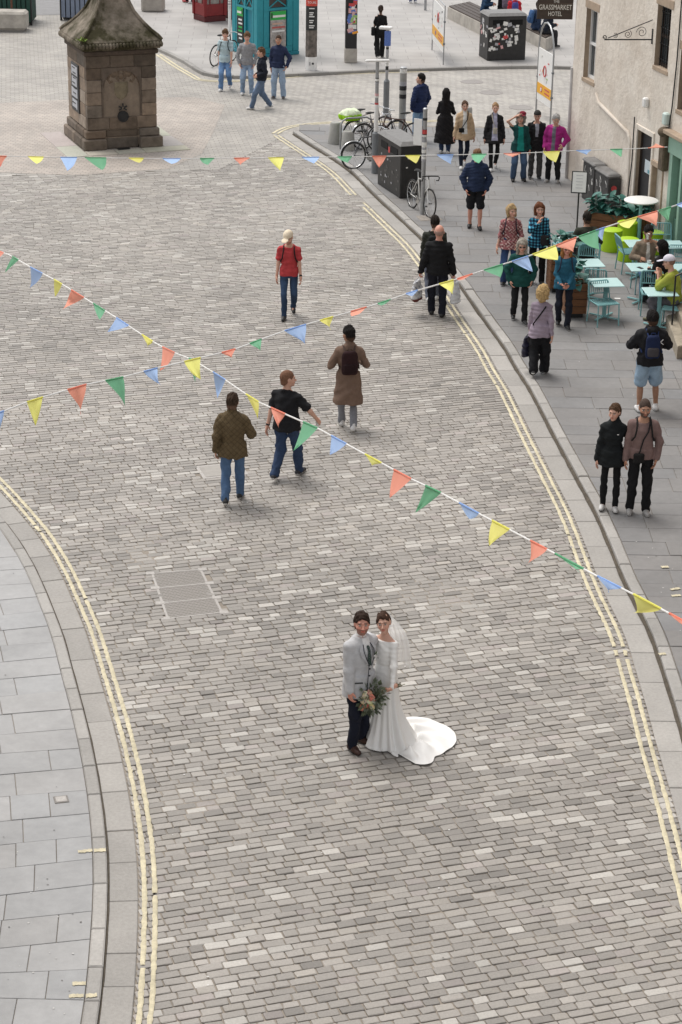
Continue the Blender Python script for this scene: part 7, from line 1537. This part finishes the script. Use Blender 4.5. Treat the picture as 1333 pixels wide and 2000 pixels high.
def bride_extra(K):
    root, T = K['root'], K['T']; base = root.matrix_basis.copy()
    inv = (Matrix.Translation(root.location) @ Matrix.Rotation(R(BF), 4, 'Z') @ Matrix.Diagonal((*root.scale, 1))).inverted()
    out = [(711, 1449), (716, 1459), (728, 1466), (745, 1469), (760, 1466), (770, 1464), (764, 1474), (782, 1482), (800, 1488), (820, 1495), (836, 1497), (846, 1489), (849, 1478), (862, 1474), (878, 1465), (892, 1449), (890, 1436), (878, 1423), (858, 1412), (835, 1405), (805, 1401), (775, 1405), (740, 1420), (720, 1435)]
    P = [inv @ G(*p, .01) for p in out]; ang = np.unwrap([math.atan2(p.y, p.x) for p in P]); rad = [math.hypot(p.x, p.y) for p in P]
    order = np.argsort(np.mod(ang, 2*pi)); A_ = np.mod(ang, 2*pi)[order]; Rr = np.array(rad)[order]; A_ = np.r_[A_[-1]-2*pi, A_, A_[0]+2*pi]; Rr = np.r_[Rr[-1], Rr, Rr[0]]
    nA, nU = 150, 46; th = np.linspace(0, 2*pi, nA, endpoint=False); rf = np.interp(th, A_, Rr)
    ker = np.ones(3)/3; rf = np.convolve(np.r_[rf[-1], rf, rf[0]], ker, 'valid'); rf = np.maximum(rf, .20)
    V = []; z0 = K['hz']+.10
    core = np.minimum(rf, .36+.10*np.clip((rf-.4)/.6, 0, 1))           # where the skirt reaches the ground
    for j in range(nU):
        u = j/(nU-1)
        if u < .72:
            t = u/.72; z = z0*(1-t)+.012*t; ex, ey = .168*(1-t)+0*t, .122*(1-t)
            s_ = t**2.3; fit = np.interp(t, [0, .10, .22, .38, .6, 1], [.94, 1.06, 1.10, 1.02, 1.0, 1.]); hr0 = 1/np.sqrt((np.cos(th)/(.165*fit))**2+(np.sin(th)/(.122*fit))**2)
            r_ = hr0*(1-s_)+core*s_; fold = (.020*np.sin(th*9+1.3*np.sin(th*2))+.012*np.sin(th*17+2))*t**1.5*np.clip(core/.3, .5, 1.4); r_ = r_+fold*.9; zz = np.full(nA, z)
        else:
            t = (u-.72)/.28; r_ = core+(rf-core)*t
            am = np.clip((rf-core)/.35, 0, 1); rp = .016+am*(.055*(1-t)**1.2*(1+np.sin(th*13+4*t))+.034*np.abs(np.sin(th*6+5*t+1))*np.sin(pi*min(1, t*1.0))+.012*np.sin(th*23+9*t))
            edge = .013+.014*am*np.clip(np.sin(th*11), 0, 1)
            zz = np.maximum(rp*(1-t*.6)+edge*t, .014); r_ = r_+(.012*np.sin(th*9+1.3*np.sin(th*2)))*(1-t)*np.clip(core/.3, .5, 1.4)
        V.append(np.stack([r_*np.cos(th), r_*np.sin(th), zz], 1))
    V = np.concatenate(V); i = np.arange(nA); F_ = np.concatenate([np.stack([j*nA+i, (j+1)*nA+i, (j+1)*nA+(i+1) % nA, j*nA+(i+1) % nA], 1) for j in range(nU-1)])[:, ::-1]
    np_mesh('gown_skirt', V, F_, M_dress, root, np.tile(V3(.77, .755, .73), (len(V), 1)))
    b = MB()                                                # a crease band sewn near the edge of the train
    # veil: thin pleated tulle from the back of the head
    nA, nU = 26, 22; V = []
    for j in range(nU):
        t = j/(nU-1)
        for k in range(nA):
            a = -1+2*k/(nA-1); w_ = .065+.23*t**.7; y = -.105-.10*sin(pi*min(1, t*.9))-.03*t-.05*(1-a*a)*(.3+t); V.append(K['Hf']((a*.06, -.08, .075))*(1-min(1, t*4))+min(1, t*4)*(K['HC']+V3(a*w_-.035*t, y+.012*sin(a*15+3*t), .07-.66*t)))
    V = np.array(V); F_ = np.array([[j*nA+k, j*nA+k+1, (j+1)*nA+k+1, (j+1)*nA+k] for j in range(nU-1) for k in range(nA-1)]); np_mesh('veil', V, F_, M_veil, root)
    b = MB()
    for s_ in (1, -1): b.ell(tuple(K['Hf']((s_*.079, .004, -.04))), (.005, .005, .009), 6, 5)
    b.build('earrings', M_white, root)
M_dress = mat('bridal_satin', attr=True, rough=.45, var=.02, scale=6, bump=.15, bscale=9, obj=True, spec=.35)
M_veil = bpy.data.materials.new('veil_tulle'); M_veil.use_nodes = True
_t = M_veil.node_tree; _N = _t.nodes; _N.clear(); _o = _N.new('ShaderNodeOutputMaterial'); _d = _N.new('ShaderNodeBsdfDiffuse'); _l = _N.new('ShaderNodeBsdfTranslucent'); _x = _N.new('ShaderNodeBsdfTransparent'); _m1 = _N.new('ShaderNodeMixShader'); _m2 = _N.new('ShaderNodeMixShader')
_d.inputs[0].default_value = _l.inputs[0].default_value = (.92, .915, .905, 1); _m1.inputs[0].default_value = .5; _m2.inputs[0].default_value = .62
_t.links.new(_d.outputs[0], _m1.inputs[1]); _t.links.new(_l.outputs[0], _m1.inputs[2]); _t.links.new(_x.outputs[0], _m2.inputs[1]); _t.links.new(_m1.outputs[0], _m2.inputs[2]); _t.links.new(_m2.outputs[0], _o.inputs['Surface'])
K_b = PP(750, 1447, 0, BF, 'bride in a white long sleeved gown with a train', h=1.69, fem=True, feet=((.07, .0), (-.07, .0)), side=.05, lean=.0, rh=(.19, -.06, .93), lh=(-.26, .17, .84), lpole=(-.8, -.8, -.2), hdir=(None, (.55, .45, -.6)), curl=(.4, 1.25), hair='updo', haircol=(.055, .03, .02), skin='fair', head=(32, 8), headroll=9, top=dict(kind='gown', name='bodice', col=(.77, .755, .73), e=.010, amp=.003, mat=M_dress), bottom=dict(kind='gown', col=WHT), shoes=None, extra=bride_extra, res=.0085, group='bridal couple')
# bouquet held in the left hand
hp = hand_point(K_b, 1, .07, .02); r_ = K_b['root']; bq = empty('bouquet', r_.location, r_.rotation_euler[2], 'bridal bouquet of cream and coral roses with loose greenery', 'bouquet'); bq.scale = r_.scale
hc_ = hp+V3(.12, .16, -.085); ax_ = unit(hp-hc_); rr = random.Random(12)
b = MB()
for i in range(16): e_ = hp+ax_*rr.uniform(.12, .19)+V3(rr.gauss(0, .022), rr.gauss(0, .022), rr.gauss(0, .022)); b.tube([tuple(hc_+V3(rr.gauss(0, .03), rr.gauss(0, .03), rr.gauss(0, .03))), tuple(hp+V3(rr.gauss(0, .008), rr.gauss(0, .008), rr.gauss(0, .008))), tuple(e_)], .0045, 5)
b.build('stems', mat('stem_green', (.13, .12, .05), .7), bq)
def rose(c, r0, col):
    b = MB()
    for k in range(4):
        n_ = 5+k; rk = r0*(.30+.23*k)
        for i in range(n_):
            a = 2*pi*i/n_+k*.6; cc = c+V3(cos(a)*rk*.6, .0, sin(a)*rk*.6)+V3(0, r0*(.55-.22*k), 0); b.ell(tuple(cc), (rk*.55, r0*.30, rk*.55), 7, 5); b.c[-42:] = [tuple(q*rr.uniform(.8, 1.1) for q in col)]*42
    b.build('rose', mat('petal', attr=True, rough=.6, var=.1, scale=40, obj=True), bq, smooth=True, col=True)
for dx, dz, r0, col in ((.00, .05, .042, (.75, .68, .48)), (-.075, .04, .040, (.62, .22, .16)), (-.05, .005, .036, (.74, .70, .50)), (.02, -.015, .040, (.76, .66, .46)), (-.01, -.065, .034, (.55, .18, .13)), (.05, -.10, .030, (.62, .28, .18)), (-.09, -.05, .03, (.70, .60, .30)), (.075, .02, .03, (.76, .72, .60)), (-.04, .085, .03, (.68, .34, .26))):
    rose(hc_+V3(dx*1.15, .115+rr.uniform(-.015, .02), dz*1.25), r0*1.35, col)
for k, (gc_, n_) in enumerate((((.12, .145, .085), 130), ((.22, .245, .19), 130), ((.075, .09, .055), 90))):
    b = MB()
    for i in range(n_):
        d_ = unit(V3(rr.gauss(0, 1), rr.gauss(.35, .7), rr.gauss(-.1, 1))); p0_ = hc_+d_*rr.uniform(.05, .16); L_ = rr.uniform(.05, .10); e_ = unit(d_+V3(rr.gauss(0, .4), rr.gauss(0, .4), rr.gauss(-.25, .4))); s_ = unit(np.cross(e_, V3(rr.gauss(0, 1), rr.gauss(0, 1), rr.gauss(0, 1))))*L_*.30
        q_ = p0_+e_*rr.uniform(0, .06); b.add([tuple(q_), tuple(q_+e_*L_*.5+s_), tuple(q_+e_*L_), tuple(q_+e_*L_*.5-s_)], [(0, 1, 2, 3)])
    o = b.build('greenery', mat('bouquet_leaf_%d' % k, gc_, .6, .3, 50, obj=True), bq); o['kind'] = 'stuff'
# ================================================================ BUNTING ACROSS THE STREET
def flag_mat(name, c):
    m = bpy.data.materials.new(name); m.use_nodes = True; t = m.node_tree; N = t.nodes; L = t.links; b = N['Principled BSDF']; b.inputs['Base Color'].default_value = (*c, 1); b.inputs['Roughness'].default_value = .55; b.inputs['Specular IOR Level'].default_value = .3
    tr = N.new('ShaderNodeBsdfTranslucent'); tr.inputs[0].default_value = (*[min(1, q*1.3+.06) for q in c], 1); mx = N.new('ShaderNodeMixShader'); mx.inputs[0].default_value = .5; L.new(b.outputs[0], mx.inputs[1]); L.new(tr.outputs[0], mx.inputs[2]); L.new(mx.outputs[0], N['Material Output'].inputs['Surface']); return m
FM = {'r': flag_mat('pennant_red', (.82, .31, .22)), 'g': flag_mat('pennant_green', (.17, .46, .27)), 'b': flag_mat('pennant_blue', (.34, .48, .76)), 'y': flag_mat('pennant_yellow', (.80, .74, .20))}
M_cord = mat('white_cord', (.70, .69, .67), .7, .1, 20)
FN = {'r': 'red', 'g': 'green', 'b': 'blue', 'y': 'yellow'}
def bunting(lab, path, d0, d1, flags, seed):
    r = random.Random(seed); o = empty('bunting', (0, 0, 0), 0, lab, 'bunting', 'bunting strings across the street')
    X = [p[0] for p in path]; Yv = [p[1] for p in path]
    def at(x, y=None):
        k = (x-X[0])/(X[-1]-X[0]); d = 1/((1-k)/d0+k/d1); return CAM+ray(x, float(np.interp(x, X, Yv)) if y is None else y)*d
    b = MB(); xs = np.arange(X[0], X[-1]+1, 14.); b.tube([at(x) for x in xs], .009, 6); b.build('cord', M_cord, o, smooth=True)
    for c, x0, x1, tx, ty in flags:
        A, B = at(x0), at(x1); T_ = at((x0+x1)/2); n_ = (T_-CAM).normalized()
        k = ((x0+x1)/2-X[0])/(X[-1]-X[0]); d = 1/((1-k)/d0+k/d1); P = CAM+ray(tx, ty)*d
        L_ = ((A+B)/2-P).length; W_ = (B-A).length; full = max(W_*1.15, .29)           # cloth blown out of the view plane keeps its length
        dep = math.sqrt(max(0, full**2-L_**2)) if L_ < full else 0.
        P = P+n_*dep*r.choice((-1, 1))*.9; n = 8; vs = []; fs = []; bl = r.uniform(-.06, .06); cv = r.uniform(-.2, 1.); sw = r.uniform(.02, .06)*r.choice((-1, 1));  ph = r.uniform(0, 6); sag = Vector((0, 0, -1))*r.uniform(0, .03)
        sd = (B-A).normalized(); M_ = (A+B)/2; tw = r.choice((r.uniform(-.5, .5), r.uniform(.8, 2.2)*r.choice((-1, 1)))); Q_ = M_.lerp(P, .5)+sd*r.uniform(-.06, .06)+n_*bl; W_ = (B-A).length; cr = r.uniform(4, 8)
        for j in range(n+1):
            v = j/n; cl = M_*((1-v)**2)+Q_*(2*v*(1-v))+P*(v*v); wd = sd*cos(tw*v)+n_*sin(tw*v)
            for i in range(n+1):
                u = i/n-.5; vs.append(cl+wd*(u*W_*(1-v)**.92)+n_*(.016*sin(cr*(u+v)+ph)*v+.012*sin(9*u+ph)*(v*(1-v)*4))+sag*sin(pi*v))
        for j in range(n):
            for i in range(n): fs.append((j*(n+1)+i, j*(n+1)+i+1, (j+1)*(n+1)+i+1, (j+1)*(n+1)+i))
        b = MB(); b.add(vs, fs); b.build('pennant', FM[c], o, smooth=True)
        b = MB(); b.tube([A.lerp(B, q/4)+Vector((0, 0, .002)) for q in range(5)], .0105, 6); b.build('pennant_hem', FM[c], o, smooth=True)
A_path = [(-40, 474), (0, 492), (20, 498), (60, 522), (110, 548), (170, 585), (230, 622), (290, 662), (330, 685), (375, 702), (430, 735), (500, 783), (560, 810), (620, 836), (700, 880), (800, 934), (860, 962), (935, 1003), (1040, 1058), (1110, 1095), (1160, 1122), (1250, 1167), (1333, 1212), (1380, 1238)]
bunting('nearest bunting string, running down from upper left to lower right', A_path, 34, 17, [('r', -12, 8, -6, 512), ('g', 25, 37, 10, 533), ('b', 60, 84, 58, 563), ('y', 106, 122, 108, 580), ('r', 140, 165, 120, 607), ('g', 183, 206, 195, 624), ('b', 228, 252, 211, 648), ('y', 278, 299, 288, 678), ('r', 318, 342, 313, 724), ('g', 370, 388, 382, 748), ('b', 417, 441, 425, 779), ('y', 481, 506, 504, 818), ('r', 530, 558, 545, 836), ('g', 593, 621, 574, 880), ('b', 648, 677, 645, 888), ('y', 714, 746, 727, 910), ('r', 770, 804, 762, 972), ('g', 832, 862, 811, 1002), ('b', 898, 936, 917, 1014), ('y', 962, 996, 956, 1066), ('r', 1037, 1069, 1027, 1104), ('g', 1085, 1141, 1133, 1119), ('b', 1168, 1214, 1190, 1158), ('y', 1238, 1292, 1236, 1198), ('r', 1308, 1340, 1336, 1222)], 1)
B_path = [(-40, 822), (0, 806), (60, 783), (165, 752), (240, 737), (300, 721), (375, 703), (455, 684), (500, 667), (560, 645), (640, 622), (700, 605), (750, 590), (800, 572), (900, 543), (960, 523), (1020, 505), (1060, 490), (1150, 455), (1225, 430), (1290, 411), (1333, 397), (1380, 380)]
bunting('middle bunting string, rising from the left edge to the shopfront', B_path, 24, 31, [('b', -18, 8, 0, 840), ('y', 53, 84, 70, 832), ('r', 132, 169, 158, 812), ('g', 206, 241, 245, 796), ('b', 281, 308, 315, 752), ('y', 360, 392, 393, 741), ('r', 433, 460, 456, 701), ('g', 488, 511, 511, 688), ('b', 556, 598, 597, 673), ('y', 625, 651, 646, 645), ('r', 685, 716, 694, 615), ('g', 738, 763, 744, 597), ('b', 793, 816, 806, 578), ('y', 858, 886, 884, 577), ('r', 893, 923, 905, 546), ('g', 945, 982, 978, 542), ('b', 1000, 1032, 1041, 531), ('y', 1040, 1086, 1090, 508), ('r', 1085, 1126, 1121, 493), ('g', 1130, 1171, 1171, 487), ('b', 1164, 1182, 1177, 470), ('y', 1208, 1246, 1230, 446), ('r', 1245, 1284, 1283, 443), ('g', 1286, 1311, 1309, 434), ('b', 1322, 1348, 1332, 408)], 2)
C_path = [(-40, 304), (0, 305), (100, 307), (333, 310), (470, 309), (620, 307), (760, 305), (1000, 300), (1130, 294), (1250, 290), (1306, 287)]
bunting('farthest bunting string, level across the top to the hotel wall', C_path, 45, 47.5, [('r', -8, 14, 2, 326), ('y', 55, 86, 72, 320), ('b', 118, 151, 132, 334), ('g', 166, 208, 200, 332), ('y', 252, 281, 272, 318), ('b', 318, 353, 336, 320), ('g', 391, 419, 408, 322), ('r', 457, 488, 470, 322), ('y', 524, 555, 548, 334), ('b', 590, 624, 614, 321), ('g', 659, 688, 680, 318), ('r', 727, 755, 741, 327), ('y', 792, 821, 813, 319), ('b', 854, 886, 882, 321), ('g', 921, 951, 936, 319), ('r', 984, 1018, 1002, 308), ('y', 1061, 1094, 1086, 317), ('b', 1126, 1155, 1150, 305), ('g', 1192, 1216, 1214, 307), ('r', 1266, 1298, 1281, 280)], 3)
